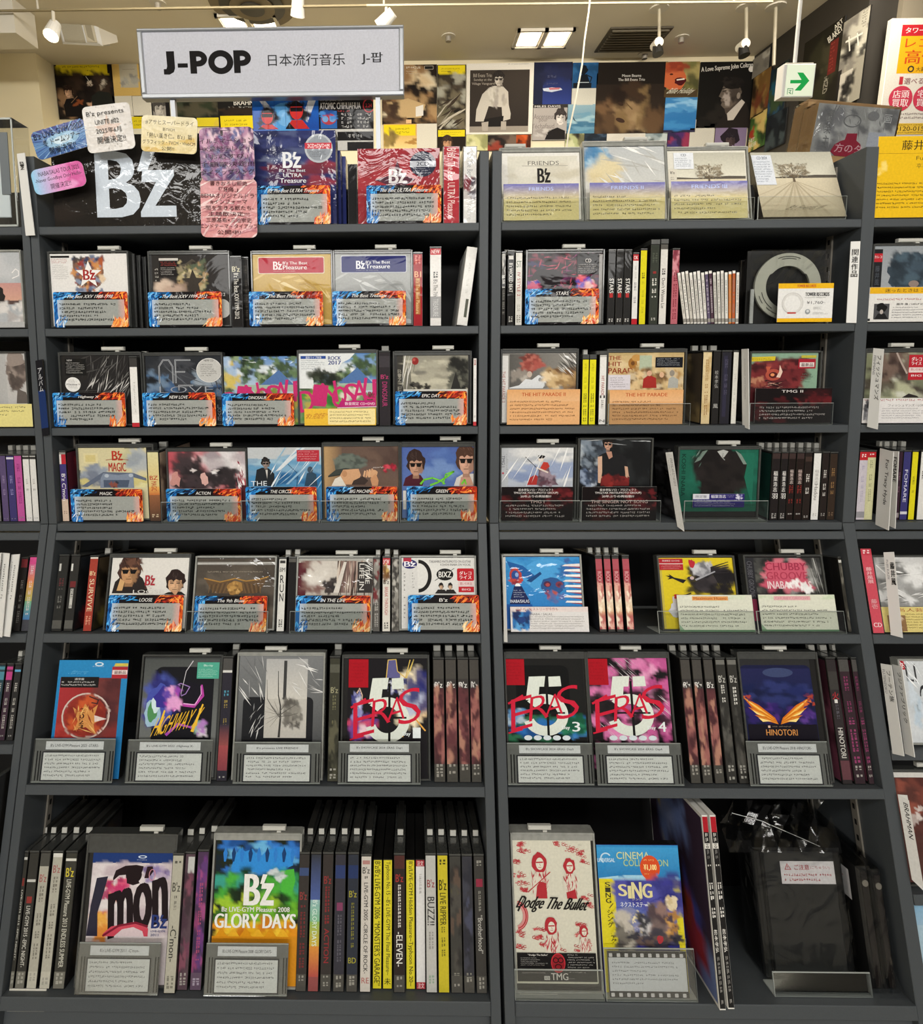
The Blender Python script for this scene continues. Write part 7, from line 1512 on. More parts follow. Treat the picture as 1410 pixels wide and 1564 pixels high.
def folder():
    MF = mat('black_folder_vinyl', '2a2a29', 0.35, spec=.5, noise=.15, nscale=30, bump=.2, bscale=40); MF2 = mat('black_folder_edge', '141414', 0.3)
    sp = Spot('S7', -0.045); X0, v0, X1, v1 = sp.rect('D7', (470, 300, 1040, 1190)); X1 = min(X1, 1.405); w = (X1-X0)/2; h = v1
    r = sp.root('bagged_folder', (X0+X1)/2, 0.0025); tag(r, 'large empty black folder in a crinkled clear bag on a stand', 'folder')
    MB().box(-w, 0, 0, w, 0.05, h, MF2, 0.003).build('folder_body', r)
    MB().box(-w*.80, -0.0022, 0.004, w*.80, -0.0002, h-0.004, MF, 0.001).build('folder_front', r)
    MB().cyl((-w+0.006, 0.006, 0.002), (-w+0.006, 0.006, h-0.002), 0.009, MF2, 14).build('folder_spine', r)
    a = Art(655, 358, 967, 490, 3); a.bg('d9d5d4'); a.p([(695,370),(718,408),(678,408)], 'b8424a'); a.p([(696,377),(711,404),(684,404)], 'd9d5d4'); a.r(695, 384, 699, 397, 'b8424a'); a.t('ご注意', 735, 378, 822, 408, 'b03a44', .02); a.t('(ごちゅうい)', 828, 384, 940, 406, 'b8646a', -.005); a.s(672, 430, 950, 446, 1, 'b3424a', .9, .0); a.s(672, 458, 890, 474, 1, 'b3424a', .9, .0)
    lx0, lv0, lx1, lv1 = sp.rect('D7', (655, 358, 967, 490)); a.mesh('warning_label', lx1-lx0, lv1-lv0, P_PAPER, r, z0=lv0-0.0025, y0=-0.0026, xoff=min(lx0-(X0+X1)/2, w*.78-(lx1-lx0)))
    # the bag: a front sheet, and a loose flap standing up above the folder
    fx0, fv0, fx1, fv1 = sp.rect('D7', (262, 55, 1010, 300))
    mb = MB(); N = 14; x_a, x_b = fx0-(X0+X1)/2, min(fx1-(X0+X1)/2, w)
    rnd = random.Random(5); P = []
    for j in range(5):
        row = []
        for i in range(N+1):
            t = i/N; z = h-0.004+(fv1-fv0)*j/4*(1+.05*math.sin(t*9)); row.append((x_a+(x_b-x_a)*t*(1 if j else 1), -0.004+0.03*j/4+0.008*rnd.uniform(-1, 1)*(j > 0), z))
        P.append(row)
    for j in range(4):
        for i in range(N): mb.quad(P[j][i], P[j][i+1], P[j+1][i+1], P[j+1][i], M_BAG)
    mb.quad((-w-0.004, -0.005, 0.002), (w+0.001, -0.005, 0.002), (w+0.001, -0.005, h-0.004), (-w-0.004, -0.005, h-0.004), M_BAG)
    mb.quad((-w-0.004, 0.05, 0.002), (-w-0.004, -0.005, 0.002), (-w-0.004, -0.005, h-0.004), (-w-0.004, 0.05, h-0.004), M_BAG)
    mb.build('clear_bag', r)
    mb = MB().tube([(x_a+.02, 0.012, h+0.048), (x_a+.07, 0.012, h+0.036), (x_b-.06, 0.008, h+0.012), (x_b-.02, 0.006, h-0.004)], 0.0005, mat('bag_fold_highlight', 'c9cac8', .2), 6); mb.build('bag_fold', r)  # pale tube stands in for the highlight along the bag's fold
    sp2 = Spot('S7', -0.022); A0, _, A1, va = sp2.rect('D7', (1100, 395, 1290, 1215)); w2 = 0.0092
    for q, (xc, lb) in enumerate(((1.4215, 'second black bagged folder, standing spine out beside the big one'), (1.4430, 'third black bagged folder, partly hidden at the bay side'))):
        r2 = sp2.root('bagged_folder', xc, 0.0025); tag(r2, lb, 'folder')
        hh = va-0.004-0.004*q
        MB().box(-w2, 0, 0, w2, 0.2, hh, MF2, 0.004).build('folder_body', r2)
        MB().box(-w2*.55, -0.0012, 0.006, w2*.55, 0.0, hh-.006, mat('brown_black_spine', '241f1d', .35), 0.0005).build('folder_spine', r2)
        MB().cyl((0, -0.0022, hh-0.022), (0, -0.001, hh-0.022), 0.005, M_STEEL, 14).build('spine_hole_ring', r2)
        mb = MB()
        mb.quad((-w2-.001, -0.003, 0), (w2+.001, -0.003, 0), (w2+.001, -0.003, hh+.004), (-w2-.001, -0.003, hh+.004), M_BAG)
        mb.quad((-w2-.001, -0.003, hh+.004), (w2+.001, -0.003, hh+.004), (w2+.001, 0.15, hh+.02), (-w2-.001, 0.15, hh+.022), M_BAG)
        mb.quad((-w2-.001, -0.012, 0.0), (w2+.001, -0.012, 0.0), (w2*.3, -0.004, 0.035), (-w2*.1, -0.004, 0.04), M_BAG)
        mb.build('clear_bag', r2)
        if q == 0:
            a = Art(0, 0, 60, 100, 2); a.bg('d3d0cf'); a.s(8, 12, 54, 80, 4, 'b3525a'); a.mesh('warning_label', .05, .045, P_PAPER, r2, z0=hh-.06).matrix_local = Matrix.Translation((-w2-.0006, 0.07, 0)) @ Matrix.Rotation(math.radians(-90), 4, 'Z')
folder()
stand('D7', 'S7', 'clear acrylic stand in front of the black folder', (545, 1012, 1115, 1200), n=-0.012, deep=0.03)
for key, b, lb in (('A7', (35, 1145, 236, 1178), 'small white shelf tag at the foot of the left bay'), ('C7', (230, 1380, 472, 1424), 'small white shelf tag at the foot of the right bay')):
    def d(a):
        a.bg('c9c6ba'); a.s(a.X(.07), a.Y(.2), a.X(.58), a.Y(.75), 1, '2f2d2a', .95, .0, heavy=1.3)
    sp_ = Spot('S7', -0.0085); board(key, 'S7', lb, b, d, n=-0.0105, name='shelf_tag', cat='tag', M=P_PAPER)

# ------------------------------------------------------------------ neighbouring bay at the left edge
def gen(bg, cols, n=14, rx=40, ry=40, extra=None):
    def d(a):
        a.bg(bg); w, h = a.x1-a.x0, a.y1-a.y0
        a.scat(a.x0, a.y0, a.x1, a.y1, n, w*rx/200, h*ry/200, cols)
        if extra: extra(a)
    return d
def ex(a):
    a.g(-80, 290, 120, 385, 'b98a84', 'c79a86'); a.r(-80, 385, 120, 405, '55433f'); a.blob(5, 360, 18, 50, '2a2624'); a.l([(70,235),(90,215),(105,225),(105,250),(70,265)], 5, 'e2dfdc'); a.scat(-60, 410, 120, 500, 14, 20, 20, ['6d6867','a9a3a0','d0ccc8'])
face('A2', 'S2', 'pale grey and pink CD cut off by the left picture edge', (-330, 120, 118, 525), gen('aeb0b2', ['b9babb','a3a6a9'], 8, extra=ex), case=(-338, 115, 126, 525), rim=M_RIM2, tab=None)
def ex(a):
    a.g(-300, 670, 40, 1060, '8f8f8d', 'a9a8a6', True); a.r(40, 670, 150, 1060, 'b3b1ae'); a.blob(95, 770, 52, 95, '6d625c', .1, 18); a.scat(60, 700, 130, 860, 14, 22, 30, ['5c524d','857870','4a423e','93867d']); a.blob(90, 700, 50, 40, '8c8078', .15); a.p([(85,940),(95,860),(140,880),(150,940)], '5f5853')
face('A2', 'S3', 'black and white portrait CD cut off by the left picture edge', (-290, 668, 148, 1062), gen('8a8987', ['949391'], 4, extra=ex), case=(-296, 660, 154, 1062), tab=None)
board('A2', 'S3', 'pale yellow comment card in front of the black and white portrait CD', (-250, 942, 174, 1066), textcard('d6cb84', '', '55503c', '55503c', 5, y0=.1), seed=201)
board('A2', 'S2', 'grey comment slip at the foot of the pale pink CD', (-250, 500, 132, 530), lambda a: a.bg('a9a9a8'), seed=202)
for k, (a_, b_, c_, ops) in enumerate([(-42, -4, '6d6a68', []), (4, 40, '55476a', [('s', .3, .6, '8a7a9a', 30)]), (42, 84, '3d3566', [('s', .3, .6, '8a84b0', 34), ('b', .02, .05, 'c9c6d0')]), (84, 126, 'b0508f', [('s', .12, .75, '7a2a66', 36)]), (130, 166, 'd3d1cd', [('b', .01, .05, '3a3937'), ('s', .35, .42, '9a9894', 24), ('s', .5, .58, '5c5a57', 30)]), (167, 202, 'd3d1cd', [('b', .01, .05, '3a3937'), ('s', .35, .42, '9a9894', 24), ('s', .5, .58, '5c5a57', 30)])]):
    spine('A4', 'S4', ['grey spine at the picture edge', 'dusty purple spine', 'indigo spine', 'pink spine', 'white spine left of the last', 'last white spine before the post'][k]+' on the fourth shelf of the cut-off left bay', a_, b_, 160, c_, ops+[('s', .92, .97, '77757a', 60)], 522, name='cd_case')
for k, (q, t) in enumerate([(((-45, 688), (5, 686), (-40, 1130), (-92, 1128)), ''), (((5, 684), (50, 688), (10, 1140), (-45, 1125)), 'x'), (((62, 695), (105, 692), (52, 1138), (5, 1132)), 'x')]):
    plate('A4', 'S5', ['cut-off white divider at the picture edge, fifth shelf of the left bay', 'white divider with slanting text, middle of three in the cut-off left bay', 'white divider with bold text, rightmost of three in the cut-off left bay'][k], q, 0.003+k*.0015, 0.014, (lambda a: (a.s(18, 90, 44, 520, 20, '6d6b68', .75, .1), a.s(52, 130, 86, 560, 15, '2f2d2b', .75, .1))) if t else None)
spine('A4', 'S5', 'dark disc spine between the dividers and the rainbow one, left bay', 92, 128, 715, '33302f', [('b', .0, .12, '8a3a40'), ('s', .3, .9, '9a9894', 34)], 1110)
spine('A4', 'S5', 'rainbow gradient disc spine against the left post', 136, 178, 705, 'c96a8a', [('b', 0, .1, 'd0508a'), ('g', .1, .35, 'cf6f96', 'dd8a5a'), ('g', .35, .6, 'dd9a5a', 'b3b36a'), ('g', .6, .85, '7ab08a', '4a7ab0'), ('b', .85, 1, '4a4a50'), ('s', .12, .8, 'e0d0d0', 34)], 1112)
for k, (a_, b_, c_) in enumerate(((-30, 4, '2a4048'), (12, 48, '3a2a35'), (56, 92, '2c2b2b'))):
    spine('A6', 'N6', ['teal-dark', 'black and pink', 'black'][k]+' disc spine at the left picture edge, sixth shelf', a_, b_, 158, c_, [('b', .02, .2, ['4a8090','b0407a','2c2c2c'][k]), ('b', .06, .09, ['33464c','5a2a40','5a9ac0'][k]), ('s', .24, .85, 'b9b6b0', 36), ('s', .9, .97, '8a8884', 50)], 575)
spine('A6', 'S7', 'red-brown disc spine low at the left picture edge', -14, 22, 765, '7a3430', [('s', .2, .9, 'b98a80', 40)], 1060, n=0.02, lock=None)

# ------------------------------------------------------------------ neighbouring bay at the right edge
def d(a):
    a.bg('e0b41a'); a.t('藤井 風', 1200, 880, 1440, 942, '3a3014', .01); a.t('Fujii Kaze', 1298, 980, 1500, 1012, '4a3e18', -.01); a.t('후지이 카제', 1302, 1025, 1500, 1056, '4a3e18', -.01); a.l([(1050,962),(1600,962)], 2, 'a8871a')
    a.s(1056, 1145, 1600, 1320, 7, '55481a', .45, .1); a.scat(1060, 1000, 1110, 1110, 5, 20, 20, ['e8c452','ecd070'])
board('P4', 'S1', 'bright yellow artist card at the right picture edge', (1046, 855, 1620, 1366), d, n=-0.004, name='artist_card', cat='sign', M=P_CARD)
def ex(a):
    a.g(1165, 100, 1600, 545, '8f9498', 'a3a6a8'); a.blob(1330, 250, 130, 110, '34404a', .12, 24); a.scat(1230, 150, 1420, 340, 40, 30, 30, ['2a353e','3d4c58','465864','232c34']); a.r(1112, 115, 1165, 545, '1c1d20'); a.r(1112, 140, 1165, 190, 'b3242e'); a.t('カレコ', 1118, 152, 1160, 168, 'e0d0d0', .03); a.tv('藤井風', 1126, 210, 1152, 330, '4b5058'); a.e(1355, 320, 30, 20, '8a7a72')
face('D2', 'S2', 'blue-grey CD with a dark curly silhouette at the right picture edge', (1112, 95, 1600, 545), gen('8f9498', ['9aa0a3'], 4, extra=ex), case=(1104, 85, 1608, 545), tab=(1268, 1420), M=P_WRAP)
def d(a):
    a.bg('d6d4cf'); a.r(1096, 338, 1500, 376, 'dba81e'); a.t('迷ったときは コレ!', 1184, 346, 1460, 368, '6a4a1a', .02); a.s(1140, 404, 1420, 418, 1, 'a84a4a', .8, 0); a.r(1125, 436, 1215, 530, '4a4a4c'); a.blob(1170, 460, 30, 26, '161616', .2); a.p([(1130,530),(1150,495),(1190,495),(1212,530)], '1d1d1e'); a.e(1170, 485, 10, 14, 'a9a09a'); a.t('藤井 風 / HELP EVER', 1255, 432, 1440, 446, '4b4a48', .0); a.s(1230, 455, 1420, 530, 5, '77757a', .5, .2); a.r(1092, 525, 1105, 540, '2a2a2a')
board('D2', 'S2', 'white comment card with a yellow heading band at the right picture edge', (1090, 337, 1500, 545), d)
def ex(a):
    a.bg('8c8a80'); a.scat(1065, 720, 1500, 990, 60, 50, 40, ['4b4338','a9aa8c','c9c9bb','6d705a','3a302a','b3b39c','8a8f70']); a.scat(1160, 715, 1330, 860, 20, 40, 40, ['3a2c28','55453d','6d5a50']); a.l([(1245,720),(1270,770),(1310,840)], 10, 'a99a90'); a.p([(1290,985),(1330,960),(1380,975),(1390,985)], '2a2422')
    a.r(1318, 732, 1410, 880, 'ad1f2c'); a.t('ダレコ', 1332, 745, 1390, 768, 'ecdcdc', .03); a.t('ライス', 1332, 772, 1390, 792, 'ecdcdc', .03); a.r(1320, 806, 1408, 836, 'dcc9c6'); a.t('買いだめ王', 1330, 812, 1405, 826, 'a3333a', .01); a.t('BIG', 1335, 848, 1395, 860, 'e9d9d9', .02)
face('D2', 'S3', 'green and brown forest-like CD with a red sticker at the right picture edge', (1065, 718, 1500, 1130), gen('8c8a80', ['8c8a80'], 2, extra=ex), case=(1058, 694, 1508, 1132), tab=(1225, 1358), M=P_WRAP)
def d(a):
    a.bg('d8d5d3'); a.s(1065, 988, 1440, 1004, 1, 'a85a5a', .8, 0); a.r(1065, 1020, 1118, 1115, '77777c'); a.scat(1065, 1020, 1118, 1115, 6, 14, 20, ['4b4b50','a3a3a8','2c2c30']); a.t('フィッシュマンズ / LONG', 1205, 1018, 1430, 1034, '4b4a48', .0); a.s(1170, 1042, 1420, 1112, 5, '77757a', .5, .2)
board('D2', 'S3', 'white comment card with small photo at the right picture edge, third shelf', (1058, 984, 1460, 1132), d)
plate('D2', 'S3', 'white divider with slanting black characters in front of the forest-like CD', ((1122, 692), (1182, 698), (1146, 1166), (1084, 1150)), 0.004, 0.018, lambda a: (a.t('フィッシュマンズ', 44, 80, 88, 640, '2c2a29', .02, 90), a.t('FISHMANS', 12, 90, 34, 330, '77757a', 0, 90)))
for k, (a_, b_, c_, ops, lb) in enumerate([(1030, 1082, 'c3bcc4', [('b', 0, .12, 'b3242c'), ('s', .03, .09, 'e6d6d4', 50), ('s', .2, .75, 'a09ab0', 26), ('b', .88, .97, '8f8d92')], 'pale lilac CD spine with red head'), (1076, 1128, 'c6c49a', [('b', 0, .08, 'b3242c'), ('s', .12, .75, '8a8a6a', 30), ('s', .01, .06, 'e6d6d4', 50)], 'pale green-yellow CD spine with red head'), (1258, 1282, '33202c', [('s', .3, .6, '7a5a6a', 34), ('b', .9, .97, '8a8084')], 'narrow plum CD spine'), (1286, 1330, '37356a', [('t', 'FOMARE', .26, .74, 'c9c8d8', .45), ('b', .88, .92, 'c6c4cc')], 'indigo CD spine with pale letters'), (1336, 1372, 'd3c81e', [('s', .36, .6, '6d681a', 30)], 'bright yellow CD spine'), (1386, 1430, 'd3d1cc', [('s', .28, .44, '55534f', 40)], 'white CD spine at the picture edge')]):
    spine('D4', 'S4', lb+', fourth shelf of the right bay', a_, b_, 150, c_, ops, 556)
plate('D4', 'S4', 'wide white divider with slanting black name, fourth shelf of the right bay', ((1158, 132), (1238, 152), (1206, 610), (1132, 576)), 0.004, 0.030, lambda a: a.t('For Tracy Hyde', 42, 120, 74, 700, '2c2a29', .02, 90))
plate('D4', 'S4', 'narrow white divider behind the wide one, fourth shelf of the right bay', ((1222, 148), (1268, 150), (1244, 600), (1205, 580)), 0.000, 0.014, lambda a: a.t('FOMARE', 40, 70, 86, 400, '2c2a29', .03, 90))
spine('D4', 'S5', 'thick coral pink boxed set with vertical white dots, at the right post', 1070, 1148, 712, 'c04a58', [('b', 0, .08, 'b83c4a'), ('s', .015, .07, 'e0c0c0', 60), ('v', '藤井風展', .22, .42, 'e0b9bc'), ('v', '藤壱', .6, .72, 'd6a3a8'), ('h', 'CD', .88, .93, 'e6d0d0')], 1200, n=-0.002, lock=None, cap=False, name='boxed_set', side=('l', ['b3404e','c96070']))
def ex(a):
    a.scat(1150, 770, 1500, 1040, 30, 50, 36, ['6d6d6c','c6c6c5','3d3d3d','a3a3a2','e0e0df']); a.streaks(1170, 780, 1500, 1040, 24, 10, 120, 8, ['efefee','d0d0cf','55554f'], 30); a.l([(1165,815),(1215,870)], 7, 'f0f0ee')  # wrap reflections painted into the cover as pale blotches and streaks
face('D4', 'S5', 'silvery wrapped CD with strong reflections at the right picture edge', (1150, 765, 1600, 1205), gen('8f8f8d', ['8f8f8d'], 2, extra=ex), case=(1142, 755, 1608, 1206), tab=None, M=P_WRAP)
def d(a):
    a.bg('d3c27a'); a.r(1205, 1105, 1310, 1200, '8a6a48'); a.scat(1205, 1110, 1310, 1200, 8, 20, 20, ['b3a08a','6d4a30','c9b39a']); a.t('名人芸', 1270, 1064, 1420, 1084, '9a4a30', .01); a.s(1310, 1095, 1480, 1190, 6, '6d5f34', .5, .2)
board('D4', 'S5', 'pale yellow comment card with small photo at the right picture edge', (1178, 1056, 1500, 1205), d)
plate('D4', 'S5', 'white divider with bold characters in front of the silvery CD', ((1182, 738), (1240, 735), (1294, 1236), (1222, 1218)), 0.004, 0.018, lambda a: (a.tv('藤井風', 50, 110, 92, 400, '2c2a29', .03), a.t('FUJII KAZE', 14, 90, 36, 330, '77757a', 0, 90)))
for k, (q, t, t2) in enumerate([(((1165, 165), (1225, 175), (1302, 705), (1232, 690)), 'フーテン族', 'FU-TENZOKU'), (((1228, 170), (1285, 185), (1358, 712), (1305, 690)), 'フジファブリック', '')]):
    plate('D6', 'E6', ['white divider with slanting characters, left one on the sixth shelf at the right edge', 'white divider with longer slanting characters, right one on the sixth shelf'][k], q, 0.006, 0.022, lambda a, t=t, t2=t2: (a.t(t, 44, 70, 84, 420 if t2 else 640, '2c2a29', .02, 90), t2 and a.t(t2, 10, 60, 32, 330, '77757a', 0, 90)))
def ex(a):
    a.r(1290, 140, 1340, 205, 'b32430'); a.t('RISE', 1300, 165, 1334, 195, 'e6d6d4', .03); a.t('LI', 1340, 170, 1400, 280, '3a3a3c', .0); a.t('aC', 1372, 300, 1440, 470, '2c2c2e', .0); a.scat(1330, 300, 1400, 600, 5, 20, 60, ['b9c9d6','c9d3dc']); a.streaks(1300, 150, 1420, 300, 10, 60, 120, 6, ['e9ecee','f4f5f5'], 12)
face('D6', 'E6', 'pale blue-white wrapped CD with black letters at the right picture edge', (1305, 150, 1750, 655), gen('c9cdd0', ['d3d7da','bfc5c9'], 6, extra=ex), case=(1298, 138, 1758, 660), M=P_WRAP, tab=None, rim=M_RIM2)
def ex(a):
    a.scat(1280, 850, 1500, 1140, 40, 40, 40, ['4a2622','6d3a30','2f1a18','8a4a3c','55302a']); a.scat(1340, 1010, 1420, 1100, 8, 16, 20, ['b3a6a0','d0c6c0']); a.r(1240, 800, 1500, 830, 'c9c7c2')
face('D6', 'E7', 'dark red-brown wrapped CD low at the right picture edge', (1255, 800, 1700, 1440), gen('4a2a26', ['4a2a26'], 2, extra=ex), case=(1246, 780, 1708, 1445), M=P_WRAP, tab=(1380, 1480))
def d(a):
    a.bg('cfcdc8'); a.t('BRAHMAN', 42, 60, 82, 480, '2a2827', .03, 90)
plate('D7', 'E7', 'white divider with bold black capitals low at the right picture edge', ((1262, -25), (1318, -20), (1412, 535), (1345, 470)), 0.006, 0.016, d)
def ex(a):
    a.r(1345, 605, 1368, 1260, 'd0cdc6'); a.g(1368, 610, 1500, 1260, '7aa3bf', 'c3ccd0'); a.r(1372, 760, 1500, 1260, '9db6c4')
face('D7', 'S7', 'pale blue sleeve standing lowest at the right picture edge', (1360, 600, 1800, 1240), gen('9ab3c2', ['a9c0cc'], 4, extra=ex), kind='dvd', n=-0.01, name='record_sleeve', tab=None)

# ------------------------------------------------------------------ the room behind
M_WALL = mat('cream_wall_paint', 'dccfae', 0.7, noise=.04, nscale=6)
M_CEIL = mat('beige_ceiling_paint', 'd8cfba', 0.8, noise=.05, nscale=3)
M_DWALL = mat('dark_brown_wall', '2c2822', 0.5)
M_COLM = mat('taupe_column_paint', '7d7462', 0.7, noise=.05, nscale=5)
YB = 1.75
def yplane(x, y, Y): return hit(x, y, Vector((0, Y, 0)), Vector((0, 1, 0)))
def xplane(x, y, Xp): return hit(x, y, Vector((Xp, 0, 0)), Vector((1, 0, 0)))
def zplane(x, y, Z): return hit(x, y, Vector((0, 0, Z)), Vector((0, 0, 1)))
ZC = yplane(700, 92, YB).z                   # the record jackets reach up to the ceiling
XS = yplane(1152, 95, YB).x                   # corner where the right-hand wall comes forward
YN = xplane(1321, 60, XS).y                   # its near end
def st(o): o['kind'] = 'structure'; return o
st(MB().box(-3.0, YB, 0, XS+0.1, YB+0.1, ZC, M_WALL).build('wall_back'))
st(MB().box(XS, YN, 0, XS+0.1, YB, ZC, M_DWALL).build('wall_right'))
st(MB().box(XS+0.1, YN-0.02, 0, XS+1.6, YN+0.3, ZC, M_COLM).build('wall_column'))
st(MB().box(-3.0, -4.0, ZC, 4.5, YB+0.1, ZC+0.08, M_CEIL).build('ceiling'))
st(MB().box(-3.0, -4.0, -0.08, 4.5, YB+0.1, 0.0, mat('pale_vinyl_floor', 'c6c1b4', 0.5, noise=.1, nscale=8)).build('floor'))
st(MB().box(-3.1, -4.0, 0, -3.0, YB+0.1, ZC, M_WALL).build('wall_left'))
xl_ = yplane(84, 120, YB).x
st(MB().box(-3.0, YB-0.12, 0, xl_, YB-0.001, yplane(40, 64, YB-.12).z, mat('lit_cream_wall', 'e6d8b2', 0.7)).build('wall_pier'))  # wall paint lightened to carry the stronger light on this stretch
p_ = zplane(24, 50, ZC-0.12)
st(MB().box(-3.0, p_.y, ZC-0.12, p_.x, p_.y+0.12, ZC-0.0005, mat('white_soffit', 'd9d3c4', 0.7)).build('trim_1'))

def jacket(key, b, label, draw, Y=YB, M=None, seed=1, name='record_jacket', th=0.006, cat='poster'):
    (x0, y0), (x1, y1) = px(key, b[0], (b[1]+b[3])/2), px(key, b[2], (b[1]+b[3])/2)
    xm, yt = px(key, (b[0]+b[2])/2, b[1]); _, yb = px(key, (b[0]+b[2])/2, b[3])
    X0, X1 = yplane(x0, y0, Y-th).x, yplane(x1, y1, Y-th).x; z1, z0 = yplane(xm, yt, Y-th).z, yplane(xm, yb, Y-th).z
    r = empty(name, ((X0+X1)/2, Y-th-0.0012, z0)); tag(r, label, cat)
    MB().box(-(X1-X0)/2, 0.0001, 0, (X1-X0)/2, th, z1-z0, M_BODY).build('jacket_board', r)
    a = Art(*b, seed=seed); draw(a); a.mesh('printed_front', X1-X0, z1-z0, M or P_PAPER, r, xoff=-(X1-X0)/2)
    return r
def yellow_label(a, x0, y0, x1, y1):
    a.r(x0, y0, x1, y1, 'd9c420'); a.s(x0+(x1-x0)*.12, y0+(y1-y0)*.3, x1-(x1-x0)*.12, y1-(y1-y0)*.1, 2, '7a6a1c', .5, .2)
def d(a):
    a.bg('191512'); yellow_label(a, 268, 282, 500, 345); a.p([(470,268),(500,296),(500,268)], 'd6d0c0'); a.scat(280, 350, 515, 530, 26, 30, 30, ['2a211b','1c1613','3a2c22']); a.scat(285, 430, 330, 530, 10, 22, 26, ['c9a680','5c4634','8a6a4c']); a.head(312, 420, 19, 25, 'c9a080', '2a1d16'); a.p([(286,480),(300,452),(330,448),(372,470),(395,500),(370,535),(290,535)], '191513'); a.scat(335, 462, 375, 480, 3, 12, 8, ['8a4a28','a05a30']); a.l([(322,470),(352,440)], 2.5, '8a6a4c'); a.scat(395, 455, 450, 480, 6, 12, 8, ['c9a080','a35a34','7a4a34'])
    a.p([(412,545),(418,440),(450,418),(500,424),(512,450),(512,545)], '23241f'); a.scat(465, 375, 492, 405, 8, 9, 10, ['a39886','8f8270','b9ae9c','5c5347']); a.scat(408, 374, 424, 396, 4, 6, 8, ['c9b8a2','a39280']); a.l([(400,350),(425,392)], 2, 'd6d0c0')
jacket('P1', (258, 268, 522, 545), 'tall poster with yellow label and dark orchestra scene at the far left', d)
def d(a):
    a.bg('d0ad62'); a.r(550, 292, 632, 402, 'b5ad98'); a.scat(560, 340, 622, 392, 8, 14, 14, ['8f8c84','a3a094']); a.l([(565,318),(620,318)], 2, '8f8674')
jacket('P1', (512, 264, 640, 440), 'mustard poster with small grey print left of the hanging sign', d)
for k, b in enumerate(((518, 440, 608, 530), (610, 440, 700, 545))):
    jacket('P1', b, ('left', 'right')[k]+' one of two blank pale squares under the mustard poster', lambda a: a.bg('d3cdbb'))
jacket('P1', (604, 530, 700, 620), 'yellow-labelled small jacket behind the pale handwritten cards', lambda a: (a.bg('d6d0b8'), yellow_label(a, 604, 535, 700, 590)))
jacket('P1', (695, 455, 778, 540), 'small black and white close-up face jacket under the sign', lambda a: (a.bg('8f8b83'), a.head(735, 500, 30, 44, 'b9b3a8', '4b4742'), a.r(760, 455, 778, 540, '1d1b1a')))
jacket('P1', (805, 440, 1000, 580), 'dark green foliage jacket under the sign', lambda a: (a.bg('1d2018'), a.scat(810, 455, 990, 530, 20, 34, 26, ['2c3322','3a4030','4b4636','15170f']), a.r(900, 540, 1000, 580, 'd0bd2a'), a.p([(980,560),(1000,545),(1000,580),(975,580)], 'c9b23a')))
def d(a):
    a.bg('191715'); a.t('BRAHMS', 1075, 460, 1180, 482, 'd3cfc6', .02); a.s(1048, 488, 1170, 500, 1, 'a3a09a'); a.scat(1010, 500, 1150, 530, 8, 40, 12, ['2a2018','33281e']); yellow_label(a, 1010, 530, 1165, 590)
jacket('P1', (1002, 440, 1180, 640), 'black jacket with white composer lettering and yellow label', d)
# pop posters on a panel under the sign
def d(a):
    a.bg('1756b0'); a.g(50, 450, 350, 592, '1f6ac8', '1a4aa0'); a.e(200, 540, 80, 70, '5aa3e0'); a.e(200, 540, 40, 40, '7ab8e8'); a.p([(75,450),(100,450),(140,500),(115,510)], 'dfe3ea'); a.p([(230,450),(262,450),(262,480),(240,480)], 'dfe3ea'); a.p([(310,450),(345,450),(300,560),(275,545)], 'dfe3ea')
    for cx, cy, s_ in ((115, 535, 1.0), (250, 510, 1.15)):
        a.scat(cx-34*s_, cy-34*s_, cx+34*s_, cy+40*s_, 14, 18, 18, ['1a1416','241a1c']); a.e(cx, cy, 26*s_, 34*s_, 'd4302c'); a.r(cx-24*s_, cy-14*s_, cx+24*s_, cy+2*s_, '1a1012'); a.p([(cx-30*s_,cy-20*s_),(cx,cy-44*s_),(cx+30*s_,cy-20*s_),(cx+20*s_,cy-18*s_),(cx-20*s_,cy-18*s_)], '1a1416'); a.p([(cx-46*s_,592),(cx-20*s_,cy+36*s_),(cx+22*s_,cy+36*s_),(cx+50*s_,592)], 'c92c2a'); a.p([(cx-46*s_,592),(cx-30*s_,cy+45*s_),(cx-8*s_,592)], '151214')
    for k in range(6): a.l([(50+50*k,450),(50+50*k,592)], 1, '1a3a80')
YP = 0.34
jacket('P2', (48, 425, 352, 640), 'bright blue poster with two red-faced men in sunglasses under the sign', d, Y=YP, M=P_GLOSS, th=0.004, name='pop_poster')
def d(a):
    a.bg('161415'); a.t('ATOMIC CHIHUAHUA', 358, 470, 545, 500, 'd9d4d0', .03); a.s(362, 454, 480, 464, 1, 'b9b4b0', .9, 0); a.ring(582, 485, 28, 32, 5, 'c2303a'); a.t('2.24', 566, 476, 596, 494, 'c2303a', .03); a.r(360, 508, 435, 588, '2c66b0'); a.e(398, 545, 34, 26, 'b8404a'); a.e(382, 545, 14, 14, '7aa8d8'); a.e(414, 545, 14, 14, '7aa8d8'); a.scat(365, 510, 430, 540, 5, 18, 10, ['4a8ad0','1d4a90'])
    a.s(440, 505, 500, 514, 1, 'c2454a', .9, 0)
    for k in range(4): a.s(455, 519+18*k, 508, 534+18*k, 1, 'd0ccc8', .9, 0); a.s(528, 519+18*k, 592, 534+18*k, 1, 'd0ccc8', .9, 0)
    a.r(350, 592, 610, 700, 'd0ccc4'); a.r(358, 600, 432, 660, 'c3bcae'); a.blob(395, 625, 26, 22, 'e0dad0', .2); a.r(436, 604, 600, 645, '191718'); a.s(486, 616, 570, 636, 1, 'd3d0cc', .9, 0); a.r(480, 652, 600, 700, '232122')
